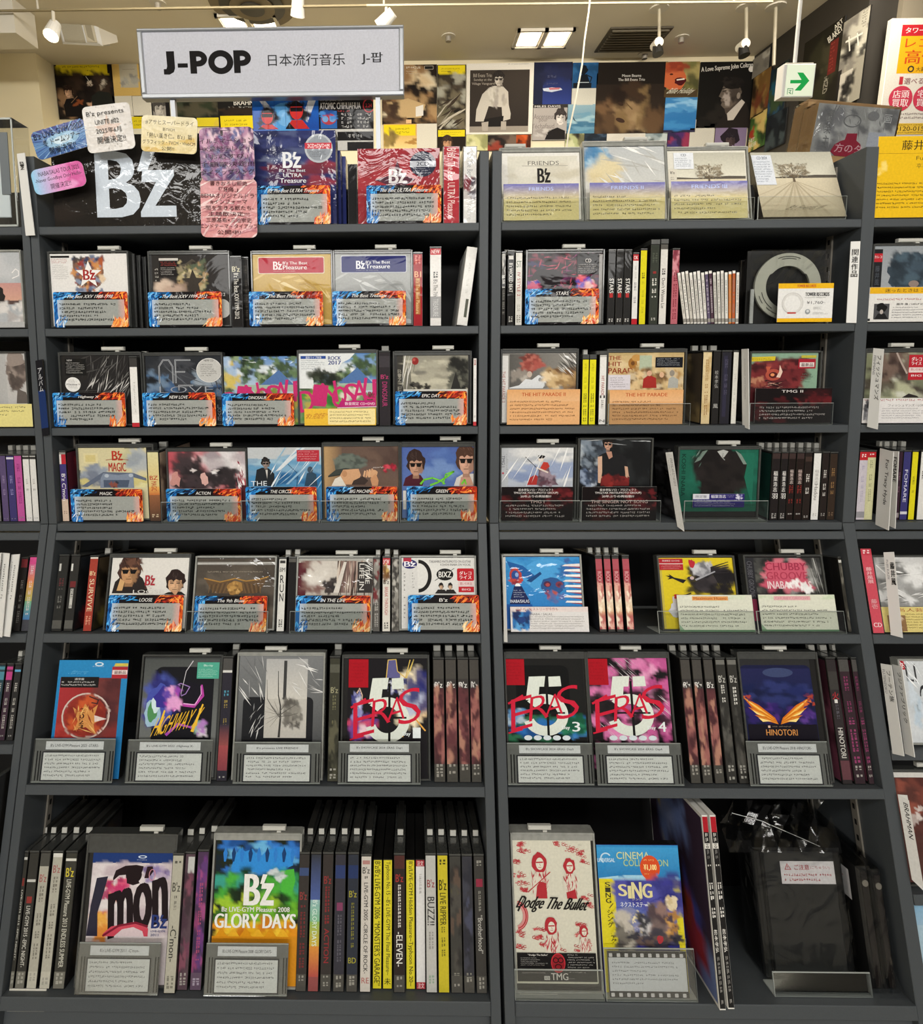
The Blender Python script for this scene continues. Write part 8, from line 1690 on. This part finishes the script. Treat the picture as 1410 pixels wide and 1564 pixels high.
jacket('P2', (352, 440, 602, 690), 'black poster listing songs in white type under the sign', d, Y=YP, M=P_GLOSS, th=0.004, name='pop_poster')
def d(a):
    a.bg('231a14'); a.scat(640, 300, 890, 560, 50, 34, 30, ['4b3626','8a6a48','c9b08a','2c1f17','a3845c','161210','d6c6a6']); a.p([(660,470),(760,450),(840,480),(820,540),(660,540)], 'b89c70'); a.scat(640, 470, 720, 560, 10, 26, 22, ['3a2a20','55402e']); a.r(835, 303, 876, 320, '1c1a18'); a.l([(836,304),(875,304),(875,319),(836,319),(836,304)], 1.5, 'b9b0a0'); a.s(752, 305, 824, 318, 1, 'd0c6b4', .8, 0); a.s(752, 325, 820, 345, 2, 'b9ad98'); a.p([(795,490),(830,480),(830,530),(795,535)], 'd6d0c6'); a.r(750, 548, 775, 566, 'd9b080')
jacket('P2', (640, 297, 892, 568), 'brown orchestra poster with a piano right of the sign', d)
def d(a):
    a.bg('2a241e'); yellow_label(a, 897, 300, 1020, 340); a.scat(897, 345, 1022, 590, 40, 30, 24, ['4a4034','6d6450','1c1814','8a8470','3a3228','a3a090','55503c']); a.streaks(900, 460, 1020, 590, 14, -40, 100, 10, ['b3aa98','8a8272','3a3026'], 20)
jacket('P2', (894, 297, 1024, 592), 'narrow rocky landscape jacket with yellow label', d)
jacket('P2', (648, 568, 800, 690), 'yellow-labelled jacket with orange sky below the orchestra poster', lambda a: (a.bg('c9a05a'), yellow_label(a, 650, 572, 794, 622), a.g(650, 622, 800, 690, 'd0a860', 'e0c88a'), a.scat(650, 615, 700, 660, 6, 18, 22, ['6d5a30','8a7440']), a.scat(740, 640, 800, 665, 5, 18, 8, ['a3783c'])))
jacket('P2', (800, 566, 892, 690), 'blank pale square below the orchestra poster', lambda a: a.bg('cdc7b6'))
jacket('P2', (894, 592, 1024, 690), 'yellow-labelled jacket with a dark head, low on the back wall', lambda a: (a.bg('231c16'), yellow_label(a, 898, 596, 1020, 626), a.head(940, 655, 22, 26, 'b98a68', '3a2c22')))
def d(a):
    a.bg('d8d2c6'); a.g(53, 320, 324, 580, '3a332d', '2c2622'); a.r(53, 578, 324, 606, '8f867a'); a.s(225, 292, 325, 299, 1, '9a948a', .8, 0); a.t('Bill Evans Trio', 68, 336, 152, 352, 'a39a8e', .0); a.t('Sunday at the', 70, 358, 152, 372, 'a39a8e', .0); a.t('Village Vanguard', 62, 376, 165, 390, 'a39a8e', .0)
    a.p([(80,555),(84,500),(110,430),(140,400),(165,392),(205,396),(228,420),(232,480),(242,520),(240,545),(205,555),(200,490),(140,485),(118,555)], 'b9b2a6'); a.scat(120, 420, 215, 480, 9, 12, 24, ['c6c0b4','a39c90','99928a']); a.p([(120,545),(210,530),(205,580),(125,580)], '1d1a18'); a.head(184, 362, 22, 30, 'b3aa9e', '2a2522', '3a3632'); a.p([(108,560),(140,556),(138,600),(112,600)], 'a39a8e'); a.p([(198,556),(222,556),(222,596),(198,596)], 'a39a8e')
jacket('P3', (37, 290, 346, 616), 'white-bordered jacket with a black and white man in a shirt', d)
def d(a):
    a.g(345, 285, 520, 478, '1d2038', '2c3a78'); a.r(345, 285, 388, 478, '1c2036'); a.scat(390, 290, 520, 370, 8, 40, 26, ['20233c','262a48']); a.s(408, 344, 468, 362, 1, '4a4e66', .8, .2); a.s(404, 378, 468, 390, 1, '4a4e66', .8, .2); a.p([(388,405),(430,400),(472,405),(478,412),(430,422),(392,416)], 'b9c0cc'); a.p([(415,402),(470,402),(462,410),(420,412)], 'b36a70')
jacket('P3', (345, 285, 521, 478), 'navy jacket with a small glowing pale shape', d)
def d(a):
    a.bg('24507c'); a.scat(525, 290, 640, 330, 8, 30, 20, ['2f6290','1d4468']); a.blob(575, 320, 18, 22, '14181f', .2); a.p([(545,380),(555,345),(590,340),(605,380)], '14181f'); a.l([(590,345),(612,355),(606,375)], 5, '1a2028'); a.r(528, 380, 612, 404, '181c22'); a.l([(548,378),(600,378)], 3, 'b9c3c9')
jacket('P3', (524, 287, 640, 405), 'blue jacket with a saxophone player silhouette', d)
jacket('P3', (520, 405, 634, 478), 'blank pale square under the saxophone jacket', lambda a: a.bg('c6c2b4'))
def d(a):
    a.bg('a39c96'); a.t('MILES DAVIS', 345, 482, 468, 492, '2a2625', .04); a.r(340, 480, 500, 494, '33302e'); a.t('MILES DAVIS', 348, 483, 466, 492, 'cfcac4', .03); a.t('Ascenseur', 345, 522, 440, 545, '77706c', .0); a.t('pour', 370, 545, 410, 562, '77706c', .0); a.t("l'échafaud", 342, 565, 440, 588, '77706c', .0); a.head(468, 540, 24, 34, 'cfc8c0', '3a3432'); a.p([(398,640),(415,600),(455,585),(490,600),(492,640)], '1d1a19'); a.scat(345, 600, 400, 640, 5, 20, 12, ['b9b3ad','8f8883'])
jacket('P3', (340, 480, 500, 642), 'grey jacket with a black and white woman looking up', d)
def d(a):
    a.g(496, 478, 632, 612, '8aa6b0', '4a7a94'); a.scat(500, 520, 630, 600, 14, 40, 8, ['6a94a8','9ab8c0','3d6a86']); a.p([(520,525),(535,550),(545,556),(530,552)], '2a3a44'); a.l([(540,480),(612,480)], 3, 'c9c6b8')
jacket('P3', (498, 478, 632, 612), 'pale blue sea jacket with a tiny dark boat', d)
def d(a):
    a.bg('1e1813'); a.r(630, 385, 950, 612, '2a211a'); a.scat(650, 470, 800, 610, 24, 44, 36, ['55402c','6d5238','3d2d20','4b3826']); a.blob(785, 500, 70, 100, '6d563c', .1, 22); a.scat(740, 430, 850, 590, 26, 28, 30, ['8a7050','77603f','9c835e','5c4830']); a.scat(720, 400, 860, 450, 12, 34, 24, ['2c2018','3d2d20','241a14']); a.e(748, 550, 22, 10, '3a281e', rot=20); a.e(745, 474, 14, 8, '33241b', rot=25); a.l([(770,470),(800,500)], 5, '5c4830'); a.scat(880, 500, 945, 610, 8, 30, 40, ['4b3826','5c452f']); a.t('Moon Beams', 745, 340, 832, 352, 'cfc9c0', .02); a.t('The Bill Evans Trio', 728, 358, 850, 370, 'cfc9c0', .02)
jacket('P3', (630, 285, 950, 612), 'large dark brown jacket with a lying face', d)
def d(a):
    a.bg('8a7a4a'); a.scat(1030, 290, 1100, 440, 14, 24, 30, ['6d6a3c','a3945c','4b4a2c']); a.blob(990, 350, 50, 74, 'c2623a', .1, 20); a.scat(950, 285, 1020, 330, 8, 24, 16, ['8a3a26','a84a2c']); a.blob(1018, 372, 26, 18, '4a1418', .15); a.l([(1002,366),(1035,362)], 6, 'e2d9c9'); a.e(975, 340, 8, 4, '3a1c14'); a.r(948, 410, 1100, 445, '4b3c28'); a.t('Billie Holiday', 965, 404, 1082, 436, 'd9d2bc', .0, sh=.3)
jacket('P3', (946, 283, 1102, 446), 'orange jacket with a singing woman', d)
def d(a):
    a.g(932, 447, 1090, 607, '3a7ab0', '2a66a0'); a.scat(935, 455, 1085, 520, 12, 36, 12, ['6aa3cc','8ab9d8','4a8abc']); a.r(935, 596, 1088, 607, '2c2a40'); a.scat(940, 540, 1085, 590, 8, 40, 12, ['2f6fa6','3d80b4'])
jacket('P3', (932, 447, 1090, 608), 'bright blue water jacket', d)
def d(a):
    a.bg('14120f'); a.t('A Love Supreme John Coltrane', 1104, 296, 1348, 324, 'd0cac0', .02, rot=-5); a.e(1332, 318, 13, 13, 'cfc9c0'); a.scat(1120, 500, 1340, 570, 10, 40, 24, ['1a1714','211d19']); a.p([(1185,586),(1240,505),(1318,462),(1352,540),(1352,586)], '221d19'); a.p([(1222,490),(1285,450),(1300,470),(1250,540),(1232,520)], '4a4038')
    a.p([(1214,382),(1206,412),(1194,441),(1207,448),(1204,459),(1211,467),(1207,481),(1222,496),(1250,493),(1284,462),(1298,424),(1284,388),(1245,372)], '5f544a'); a.scat(1210, 395, 1245, 480, 9, 11, 14, ['8d8174','7a6e62','a0948a']); a.scat(1250, 400, 1290, 470, 7, 14, 16, ['443b34','352e29'])
    a.blob(1256, 380, 48, 27, '1c1815', .1, 18); a.scat(1215, 362, 1295, 392, 8, 14, 9, ['26211d','151210']); a.e(1284, 438, 8, 15, '857a6e'); a.l([(1210,418),(1226,415)], 4, '2a241f'); a.l([(1206,407),(1228,402)], 4, '241f1b'); a.l([(1205,466),(1220,467)], 3, '3a302a')
    a.p([(1238,520),(1300,455),(1316,469),(1270,550),(1244,552)], 'b9b0a4')
jacket('P3', (1100, 283, 1356, 586), 'large black jacket with a man in profile and white lettering', d)
jacket('P3', (1060, 548, 1172, 690), 'blank pale square under the black profile jacket', lambda a: a.bg('bdb8aa'))
jacket('P3', (1175, 586, 1318, 690), 'mauve jacket with a dark round head', lambda a: (a.bg('7a6a84'), a.blob(1246, 625, 44, 38, '231c22', .15), a.head(1246, 640, 24, 28, '4a3c3c', '231c22')))
for b, c, cols, lb in (((37, 616, 135, 690), 'c3c08a', ['a3a070','8a8a5c','d0cca0'], 'small pale green jacket, low on the back wall'), ((135, 620, 265, 690), '231e1b', ['4a3c34','6d5a4c','8a3a2c'], 'small dark jacket with two faces, low on the back wall'), ((265, 618, 332, 690), 'a3441c', ['c2582a','2a1a14','7a3018'], 'small orange and black jacket, low on the back wall'), ((490, 612, 576, 680), 'a3a878', ['2a2622','6d6a4c','c3c49a'], 'small green jacket with a dark head, low on the back wall'), ((578, 612, 680, 660), '26303c', ['3a4a5c','1d242c'], 'small slate blue jacket, low on the back wall'), ((680, 612, 856, 665), 'c9c3b6', ['c3bdb0'], 'long pale blank card, low on the back wall'), ((856, 612, 956, 665), '8f9a9a', ['6d7a7c','b3bab8','4b5450'], 'small seascape jacket, low on the back wall'), ((958, 606, 1058, 690), '2f2444', ['4a2a5c','8a3048','3a3466'], 'small purple jacket with pink print, low on the back wall')):
    jacket('P3', b, lb, gen(c, cols, 9, 40, 50))
def sjacket(key, b, label, draw, seed=1):
    """record jackets on the wall that comes forward at the right"""
    Xp = XS-0.006
    (x0, ym), (x1, _) = px(key, b[0], (b[1]+b[3])/2), px(key, b[2], (b[1]+b[3])/2)
    P0, P1 = xplane(x0, ym, Xp), xplane(x1, ym, Xp); xm, yt = px(key, (b[0]+b[2])/2, b[1]); _, yb = px(key, (b[0]+b[2])/2, b[3])
    z1, z0 = xplane(xm, yt, Xp).z, xplane(xm, yb, Xp).z; w = P0.y-P1.y
    r = bpy.data.objects.new('record_jacket', None); COL.objects.link(r); r.location = (Xp-0.0015, P0.y, z0); r.rotation_euler = (0, 0, math.radians(-90)); tag(r, label, 'poster')
    MB().box(0, 0.0001, 0, w, 0.005, z1-z0, M_BODY).build('jacket_board', r)
    a = Art(*b, seed=seed); draw(a); a.mesh('printed_front', w, z1-z0, P_PAPER, r)
sjacket('P4', (288, 340, 392, 460), 'glossy grey blank panel at the far end of the right-hand wall', gen('8a857a', ['b9b5a9','77726a'], 5))
sjacket('P4', (288, 462, 392, 712), 'brown and ochre jacket at the far end of the right-hand wall', gen('4b3a24', ['77582f','2c2218','8a6a3c','6d3a26','a3844c'], 26))
sjacket('P4', (394, 420, 496, 705), 'navy and green jacket behind the exit sign', gen('1d2a33', ['2a4a66','1a2228','3a4a2c','24566a'], 18))
sjacket('P4', (270, 716, 372, 930), 'green and red jacket low on the right-hand wall', gen('3d5a2c', ['a32c24','5c8a3c','26341d','6d9a4a','c9b06a'], 16, extra=lambda a: (a.t('CHET', 262, 850, 308, 875, 'd6d0c0', .02), a.t('BAKER', 262, 880, 320, 905, 'd6d0c0', .02))))
sjacket('P4', (374, 712, 492, 925), 'dark slate jacket low on the right-hand wall', gen('1c2024', ['2c3438','14171a','3d4648'], 10))
def d(a):
    a.bg('1f1c14'); a.scat(600, 300, 760, 640, 20, 40, 60, ['2c2a1c','3a3626','181610']); a.t('ART', 775, 215, 822, 245, 'c9c4b6', .02, rot=-20); a.t('BLAKEY', 745, 255, 825, 295, 'c9c4b6', .02, rot=-20); a.r(765, 310, 810, 500, '5c221c'); a.s(770, 320, 805, 490, 8, '8a3a30', .6, .1); a.tv('AND', 750, 510, 775, 600, '8f8a7c'); a.s(750, 500, 785, 610, 6, '8f8a7c')
sjacket('P4', (600, 205, 832, 680), 'tall dark olive jacket with white drummer lettering', d)
def d(a):
    a.bg('8f8a7c'); a.scat(840, 150, 985, 420, 26, 34, 40, ['b9b4a4','4b463c','d0ccbc','1d1a17','77726a']); a.l([(865,240),(960,250)], 12, 'd0ccc0'); a.l([(880,220),(895,310)], 8, 'd0ccc0'); a.l([(930,230),(945,310)], 8, 'd0ccc0'); a.g(790, 400, 860, 640, '2a2622', '161412'); a.r(855, 430, 930, 620, 'b3ada0'); a.scat(855, 490, 930, 620, 8, 20, 34, ['1d1b19','2c2926']); a.s(950, 110, 980, 220, 7, '3a362f', .6, .1)
sjacket('P4', (838, 110, 990, 640), 'tall black and white jacket with a stage scene nearest the column', d)

# ceiling fittings
M_LAMP = mat('lit_lamp_panel', 'fff0d8', 0.4, emit=9.0)
M_WHITE2 = mat('white_enamel', 'cfc8b8', 0.4)
for k, (x, y) in enumerate(((382, 36), (829, 57))):
    c = zplane(x, y, ZC); r = empty('ceiling_downlight', (c.x, c.y, ZC)); tag(r, ('lit twin downlight in the ceiling above the hanging sign', 'lit twin downlight in the ceiling right of the hanging sign')[k], 'ceiling light')
    w, dd = 0.12, 0.075
    mb = MB()
    for xa, xb in ((-w, -w+.012), (-.008, .008), (w-.012, w)): mb.box(xa, -dd, -0.012, xb, dd, -0.0005, M_WHITE2)
    for ya, yb in ((-dd, -dd+.012), (dd-.012, dd)): mb.box(-w, ya, -0.012, w, yb, -0.0005, M_WHITE2)
    mb.build('lamp_frame', r)
    for s_ in (-1, 1):
        xm = s_*w/2; MB().box(xm-.055, -dd+.014, -0.006, xm+.055, dd-.014, -0.0008, M_WHITE2).build('reflector', r)
        MB().box(xm-.042, -dd+.022, -0.0085, xm+.042, dd-.022, -0.0062, M_LAMP).build('lamp_panel', r)
c = zplane(385, 6, ZC); r = empty('round_air_diffuser', (c.x, c.y, ZC)); tag(r, 'round ringed air diffuser in the ceiling at the top edge', 'vent')
for k in range(4):
    mb = MB(); R0 = .16-.038*k; mb.cyl((0, 0, -0.004-.006*k), (0, 0, -0.0005), R0, M_DWALL if k % 2 else mat('dusty_vent_metal', '77694f', .6), 32, R0-.01); mb.build('diffuser_ring', r)
c = zplane(966, 60, ZC); r = empty('ceiling_vent', (c.x, c.y, ZC)); tag(r, 'dark rectangular slatted vent in the ceiling', 'vent')
MB().box(-.13, -.10, -0.006, .13, .10, -0.0005, mat('dark_vent_metal', '4a4232', .6)).build('vent_frame', r)
for k in range(9): MB().box(-.118, -.088+.0205*k, -0.012, .118, -.080+.0205*k, -0.0062, mat('dark_vent_slat', '5c5340', .6)).build('slat', r)
for k, (x, y) in enumerate(((241, 4), (685, 55), (1041, 57), (985, 82))):
    c = zplane(x, y, ZC); r = empty('sprinkler_head', (c.x, c.y, ZC)); tag(r, ['small sprinkler head at the top edge above the sign', 'small sprinkler head between the two downlights', 'small sprinkler head right of the slatted vent', 'small round ceiling fitting under the slatted vent'][k], 'sprinkler')
    MB().cyl((0, 0, -0.004), (0, 0, -0.0005), .03, M_WHITE2, 20).cyl((0, 0, -0.022), (0, 0, -0.004), .012, M_STEEL, 12).build('head_body', r)
# suspended track and spotlights
ZT = 2.50
pa, pb, pm = zplane(0, 18, ZT), zplane(1180, 4, ZT), zplane(560, 10, ZT)
def railpart(a_, b_, M, name, par):
    d_ = (b_-a_).normalized(); s_ = Vector((d_.y, -d_.x, 0))*0.004
    mb = MB(); q = [a_-s_, a_+s_, b_+s_, b_-s_]
    lo = [(p.x, p.y, ZT) for p in q]; hi = [(p.x, p.y, ZT+.006) for p in q]
    mb.quad(lo[0], lo[3], lo[2], lo[1], M); mb.quad(*hi, M)
    for i in range(4): mb.quad(lo[i], lo[(i+1) % 4], hi[(i+1) % 4], hi[i], M)
    return mb.build(name, par)
r = empty('lighting_track', (0, 0, 0)); tag(r, 'long thin suspended lighting track along the top edge', 'track')
railpart(zplane(-60, 19, ZT), pm, mat('tan_track', '8f8262', .5), 'track_bar', r); railpart(pm, pb, mat('pale_track', 'c9bfa3', .5), 'track_bar', r)
for t in (.05, .5, .95):
    q = pa.lerp(pb, t); MB().cyl((q.x, q.y, ZT+.006), (q.x, q.y, ZC-.001), .004, M_WHITE2, 8).build('hanger_rod', r)
def spot(x, y, label, lit, aim):
    q = zplane(x, 18-14*x/1180, ZT); r = empty('spotlight', (q.x, q.y, ZT)); tag(r, label, 'spotlight')
    t = Vector((q.x, q.y, ZT)); c = yplane(x, y, q.y) - t
    MB().cyl((0, 0, -0.001), (c.x*.4, 0, c.z*.75), .006, M_WHITE2, 8).build('spot_stem', r)
    d_ = Vector(aim).normalized(); L = .034
    hd = MB().cyl(c-d_*L, c+d_*L, .020, M_WHITE, 18, .026).build('spot_head', r)
    if lit:
        MB().cyl(c+d_*L*.98, c+d_*(L+.002), .022, mat('lit_spot_lens', 'fff2d6', .3, emit=14), 18).build('spot_lens', hd)
spot(81, 46, 'lit white spotlight on the track at the upper left', True, (.05, -.55, -.8))
spot(590, 30, 'white spotlight on the track above the right end of the sign', False, (-.7, .3, -.5))
spot(455, 8, 'white spotlight at the top edge above the sign', False, (-.2, .6, -.8))
# wall speaker
q0 = yplane(125, 47, 1.42); r = empty('wall_speaker', (q0.x, q0.y, q0.z), math.radians(26), math.radians(8)); tag(r, 'white boxy loudspeaker beside the lit spotlight', 'loudspeaker')
sw = (yplane(155, 46, 1.42).x-yplane(88, 46, 1.42).x)/2; sh_ = (yplane(120, 24, 1.42).z-yplane(120, 69, 1.42).z)/2*.9
MB().box(-sw, 0, -sh_, sw*.72, .10, sh_, M_WHITE, .008).build('speaker_box', r)
MB().quad((sw*.72, 0.01, -sh_*.95), (sw*1.25, .06, -sh_*.7), (sw*1.25, .06, sh_*.8), (sw*.72, 0.01, sh_*.95), M_WHITE2).build('side_cheek', r)
MB().box(-sw*.84, -.003, -sh_*.82, sw*.05, -.0005, sh_*.82, mat('beige_speaker_grille', 'a89f88', .7, noise=.2, nscale=600)).build('speaker_grille', r)
MB().box(sw*.12, -.003, -sh_*.78, sw*.56, -.0005, sh_*.78, mat('pale_horn', 'c3b9a0', .5)).quad((sw*.2, -.0032, -sh_*.4), (sw*.46, -.0032, -sh_*.7), (sw*.46, -.0032, sh_*.7), (sw*.2, -.0032, sh_*.55), mat('horn_shade', '9a9078', .5)).build('speaker_horn', r)
MB().box(-.02, .1005, -.03, .02, .20, .03, M_WHITE2).build('wall_bracket', r)
# hanging cable, pendants
pts = [yplane(x, y, 1.0) for x, y in ((902, -10), (899, 20), (893, 60), (889, 100), (880, 150), (868, 205), (862, 260))]
tag(MB().tube(pts, .0028, mat('white_cable', 'd9d2c0', .5), 8).build('hanging_cable'), 'thin white cable hanging down in front of the record jackets', 'cable')
for k, (x, y0_, y1_, lb) in enumerate(((1007, 10, 66, 'black-headed ceiling pendant rod left of the orange jacket'), (1140, 10, 68, 'black-headed ceiling pendant rod above the black profile jacket'), (1182, 42, 100, 'short ceiling pendant rod near the exit sign'))):
    Y = 1.35; A_ = yplane(x, y0_, Y); B_ = yplane(x, y1_, Y); r = empty('ceiling_pendant', (A_.x, Y, ZC)); tag(r, lb, 'pendant')
    MB().cyl((0, 0, -.0005), (B_.x-A_.x, 0, B_.z-ZC), .006, mat('dull_rod', 'a39a84', .4), 8).cyl((0, 0, -.006), (0, 0, -.0005), .035, M_WHITE2, 16).build('rod', r)
    if k < 2: MB().cyl((0, 0, B_.z-ZC), (0.004, -.01, B_.z-ZC-.045), .016, mat('black_head', '1a1917', .4), 14, .02).cyl((0, -.02, B_.z-ZC-.004), (0, .02, B_.z-ZC-.004), .018, M_WHITE2, 12).build('pendant_head', r)
# exit sign
YE = 0.75
A_, B_ = yplane(1228, -20, YE), yplane(1219, 97, YE); r = empty('exit_sign', (B_.x, YE, B_.z)); tag(r, 'lit white emergency exit sign with green arrow on a white rod', 'sign')
X0, X1 = yplane(1199, 123, YE).x-B_.x, yplane(1245, 123, YE).x-B_.x; z1, z0 = yplane(1220, 97, YE).z-B_.z, yplane(1220, 148, YE).z-B_.z
MB().box(X0-.006, .001, z0, X1, .03, z1, M_WHITE, .002).build('sign_box', r)
MB().cyl((0, .014, z1), (A_.x-B_.x, .014, ZC-B_.z-.001), .005, M_WHITE, 10).build('hanger_rod', r)
MB().box(X0+.004, .008, z1, X1-.004, .022, z1+.006, M_WHITE2).build('sign_clip', r)
MP = print_mat('backlit_sign_print', .4, 0, 0, grain=.02)
nt_ = MP.node_tree; b_ = nt_.nodes['Principled BSDF']
for n_ in nt_.nodes:
    if n_.type == 'ATTRIBUTE': nt_.links.new(n_.outputs['Color'], b_.inputs['Emission Color'])
b_.inputs['Emission Strength'].default_value = .35
a = Art(485, 410, 672, 612, 2); a.bg('dfe8cf'); a.r(515, 508, 600, 530, '1f9a48'); a.p([(556,460),(596,462),(643,514),(592,578),(550,576),(598,520)], '1f9a48'); a.l([(503,562),(503,600)], 4, '2f7a48'); a.l([(503,564),(538,564),(538,600)], 4, '2f7a48'); a.l([(512,575),(530,575)], 4, '2f7a48'); a.l([(512,588),(530,598)], 4, '2f7a48'); a.l([(521,575),(521,595)], 4, '2f7a48')
a.mesh('sign_face', (X1-X0)*.92, (z1-z0)*.94, MP, r, z0=z0+(z1-z0)*.03, y0=0.0006, xoff=X0+(X1-X0)*.04)
# hanging category sign on two posts
YS = 0.30
def sgn():
    tl, tr, bl, br = (yplane(x, y, YS) for x, y in ((208, 45), (617, 38), (219, 150), (617, 148)))
    X0, X1 = (tl.x+bl.x)/2, (tr.x+br.x)/2; z1, z0 = (tl.z+tr.z)/2, (bl.z+br.z)/2; w = (X1-X0)/2; h = z1-z0
    r = empty('category_sign', ((X0+X1)/2, YS, z0)); tag(r, 'wide white J-POP category sign in a silver frame', 'sign')
    MF = mat('silver_sign_frame', 'a3a6aa', .35, metal=.35)
    t_ = .010
    mb = MB(); mb.box(-w, -.004, 0, w, .018, t_, MF, .002); mb.box(-w, -.004, h-t_*.6, w, .018, h, MF, .002); mb.box(-w, -.004, t_, -w+t_, .018, h-t_*.6, MF, .002); mb.box(w-t_, -.004, t_, w, .018, h-t_*.6, MF, .002)
    mb.build('sign_frame', r)
    MB().box(-w+t_, .001, t_, w-t_, .016, h-t_*.6, M_WHITE).build('sign_panel', r)
    a = Art(655, 143, 1828, 432, 3); a.bg('c6c7cf')
    a.p([(758,232),(795,232),(795,312),(788,330),(768,341),(742,340),(742,315),(755,314),(759,302)], '1c1a1a'); a.r(808, 289, 855, 309, '1c1a1a'); a.ring(1008, 286, 58, 56, 29, '1c1a1a'); [(a.r(x, 232, x+30, 338, '1c1a1a'), a.r(x+28, 232, x+40, 259, '1c1a1a'), a.r(x+28, 279, x+40, 305, '1c1a1a'), a.ring(x+38, 268.5, 42, 36.5, 27, '1c1a1a', -90, 90)) for x in (866, 1068)]; a.t('日本流行音乐', 1226, 252, 1580, 308, '3a3a3c', .004); a.t('J-팝', 1655, 250, 1753, 305, '3a3a3c', .02)
    a.mesh('sign_face', 2*(w-t_), h-t_*1.6, P_PAPER, r, z0=t_, y0=0.0006, xoff=-(w-t_))
    for x_ in (262, 577):
        q = yplane(x_, 150, YS).x-(X0+X1)/2
        MB().box(q-.005, .003, 1.5945-z0, q+.005, .013, -.0005, MF).build('sign_post', r)
sgn()
# boxed book sets standing on the ledge behind the racks
def d(a):
    a.bg('8f8f8d'); a.scat(640, 670, 1150, 940, 50, 40, 40, ['a6a6a4','77777a','b9b9b6','6a6a6c','9a9a98']); a.streaks(660, 680, 1150, 940, 40, 70, 70, 4, ['5c5c5e','c3c3c1','6d6d6f'], 60); a.r(980, 820, 1100, 950, 'a9acb4'); a.ring(855, 760, 60, 40, 6, '6a6a6c'); a.e(990, 720, 40, 30, '7d7d7e')
    a.p([(745,960),(765,915),(800,890),(828,880),(835,840),(905,835),(908,880),(940,900),(965,960),(940,985),(780,985)], '8e1f38'); a.t('方のタ', 770, 905, 955, 960, 'd0a9b0', .01); a.tv('喪楽主', 675, 690, 720, 940, '6d6d6e', .0); a.tv('画', 1065, 700, 1115, 760, 'c0c0be')
YBX = 0.36
def boxes():
    for k, (b, lb) in enumerate((((608, 665, 1160, 985), 'clear-wrapped grey book set with a red dome picture behind the racks'), ((560, 655, 1100, 975), 'second clear-wrapped book set behind the red dome one'))):
        Y = YBX+.055*k
        (x0, ym), (x1, _) = px('P4', b[0]+(20 if not k else 0), (b[1]+b[3])/2), px('P4', b[2]-20, (b[1]+b[3])/2)
        X0, X1 = yplane(x0, ym, Y).x, yplane(x1, ym, Y).x; _, yt = px('P4', 0, b[1]); z1 = yplane((x0+x1)/2, yt, Y).z; z0 = 1.604
        r = empty('book_set', ((X0+X1)/2, Y, z0), 0, 0); r.rotation_euler = (0, math.radians(5), 0); tag(r, lb, 'book set')
        w = (X1-X0)/2; h = z1-z0
        MB().box(-w, .001, 0, w, .045, h, mat('tan_book_board', 'b08c5c', .6)).build('book_block', r)
        if not k:
            a = Art(*b, seed=5); d(a); v0_ = yplane((x0+x1)/2, px('P4', 0, b[3])[1], Y).z
            a.mesh('printed_front', 2*w, z1-v0_, P_WRAP, r, z0=v0_-z0, y0=.0004, xoff=-w)
        MB().box(-w-.002, -.0015, 0, w+.002, .047, h+.004, M_BAG).build('clear_wrap', r)
boxes()
# framed buying-price poster on the column
def d(a):
    a.bg('d6d0c4'); a.r(1172, 148, 1700, 218, 'b3242c'); a.t('タワーレコード', 1195, 165, 1500, 200, 'e6d6d0', .03); a.r(1172, 218, 1700, 452, 'dba51c'); a.t('レコード', 1205, 232, 1560, 290, 'c24a1c', .03); a.t('高価買取', 1212, 305, 1660, 392, 'c24a1c', .03); a.ring(1263, 424, 21, 21, 9, '3a342c'); a.t('大募集中', 1296, 412, 1420, 440, '6d4a1c', .02)
    a.r(1198, 472, 1222, 522, 'b3303a'); a.t('選べる3つの方法', 1230, 480, 1560, 520, '8a5a5c', .01); a.e(1222, 612, 78, 82, 'bf3a50', 30); a.e(1382, 612, 78, 82, 'bf3a50', 30); a.t('店頭', 1168, 558, 1276, 608, 'e6d3d2', .02); a.t('買取', 1168, 615, 1276, 664, 'e6d3d2', .02); a.t('宅配', 1328, 558, 1436, 608, 'e6d3d2', .02); a.t('買取', 1328, 615, 1436, 664, 'e6d3d2', .02)
    a.s(1170, 705, 1600, 750, 2, '8a7a78', .6, 0); a.r(1150, 772, 1700, 845, 'd9b23c'); a.t('0120-015-039', 1210, 792, 1500, 822, '4b3a1c', .01); a.e(1186, 807, 17, 13, '4b3a1c'); a.s(1170, 778, 1500, 790, 1, '6d5524', .8, 0); a.s(1200, 828, 1500, 840, 1, '6d5524', .8, 0)
Yq = YN-0.022
b = (1108, 112, 1700, 1000)
(x0, ym), (x1, _) = px('P4', b[0]+12, 480), px('P4', b[2], 480)
X0, X1 = yplane(x0, ym, Yq-.02).x, yplane(x1, ym, Yq-.02).x; z1 = yplane(px('P4', 1250, 0)[0], 112/4.115, Yq-.02).z; z0 = yplane(px('P4', 1250, 0)[0], 1000/4.115, Yq-.02).z
r = empty('framed_poster', ((X0+X1)/2, Yq-.02, z0)); tag(r, 'tall red, orange and white record buying poster in a white frame on the column', 'poster')
w = (X1-X0)/2; h = z1-z0
MB().box(-w, 0, 0, w, .019, h, mat('white_poster_frame', 'd9d2c2', .5), .002).build('poster_frame', r)
a = Art(*b, seed=4); d(a); a.mesh('printed_face', 2*w*.985, h*.985, P_PAPER, r, z0=h*.007, y0=-.0006, xoff=-w*.985)
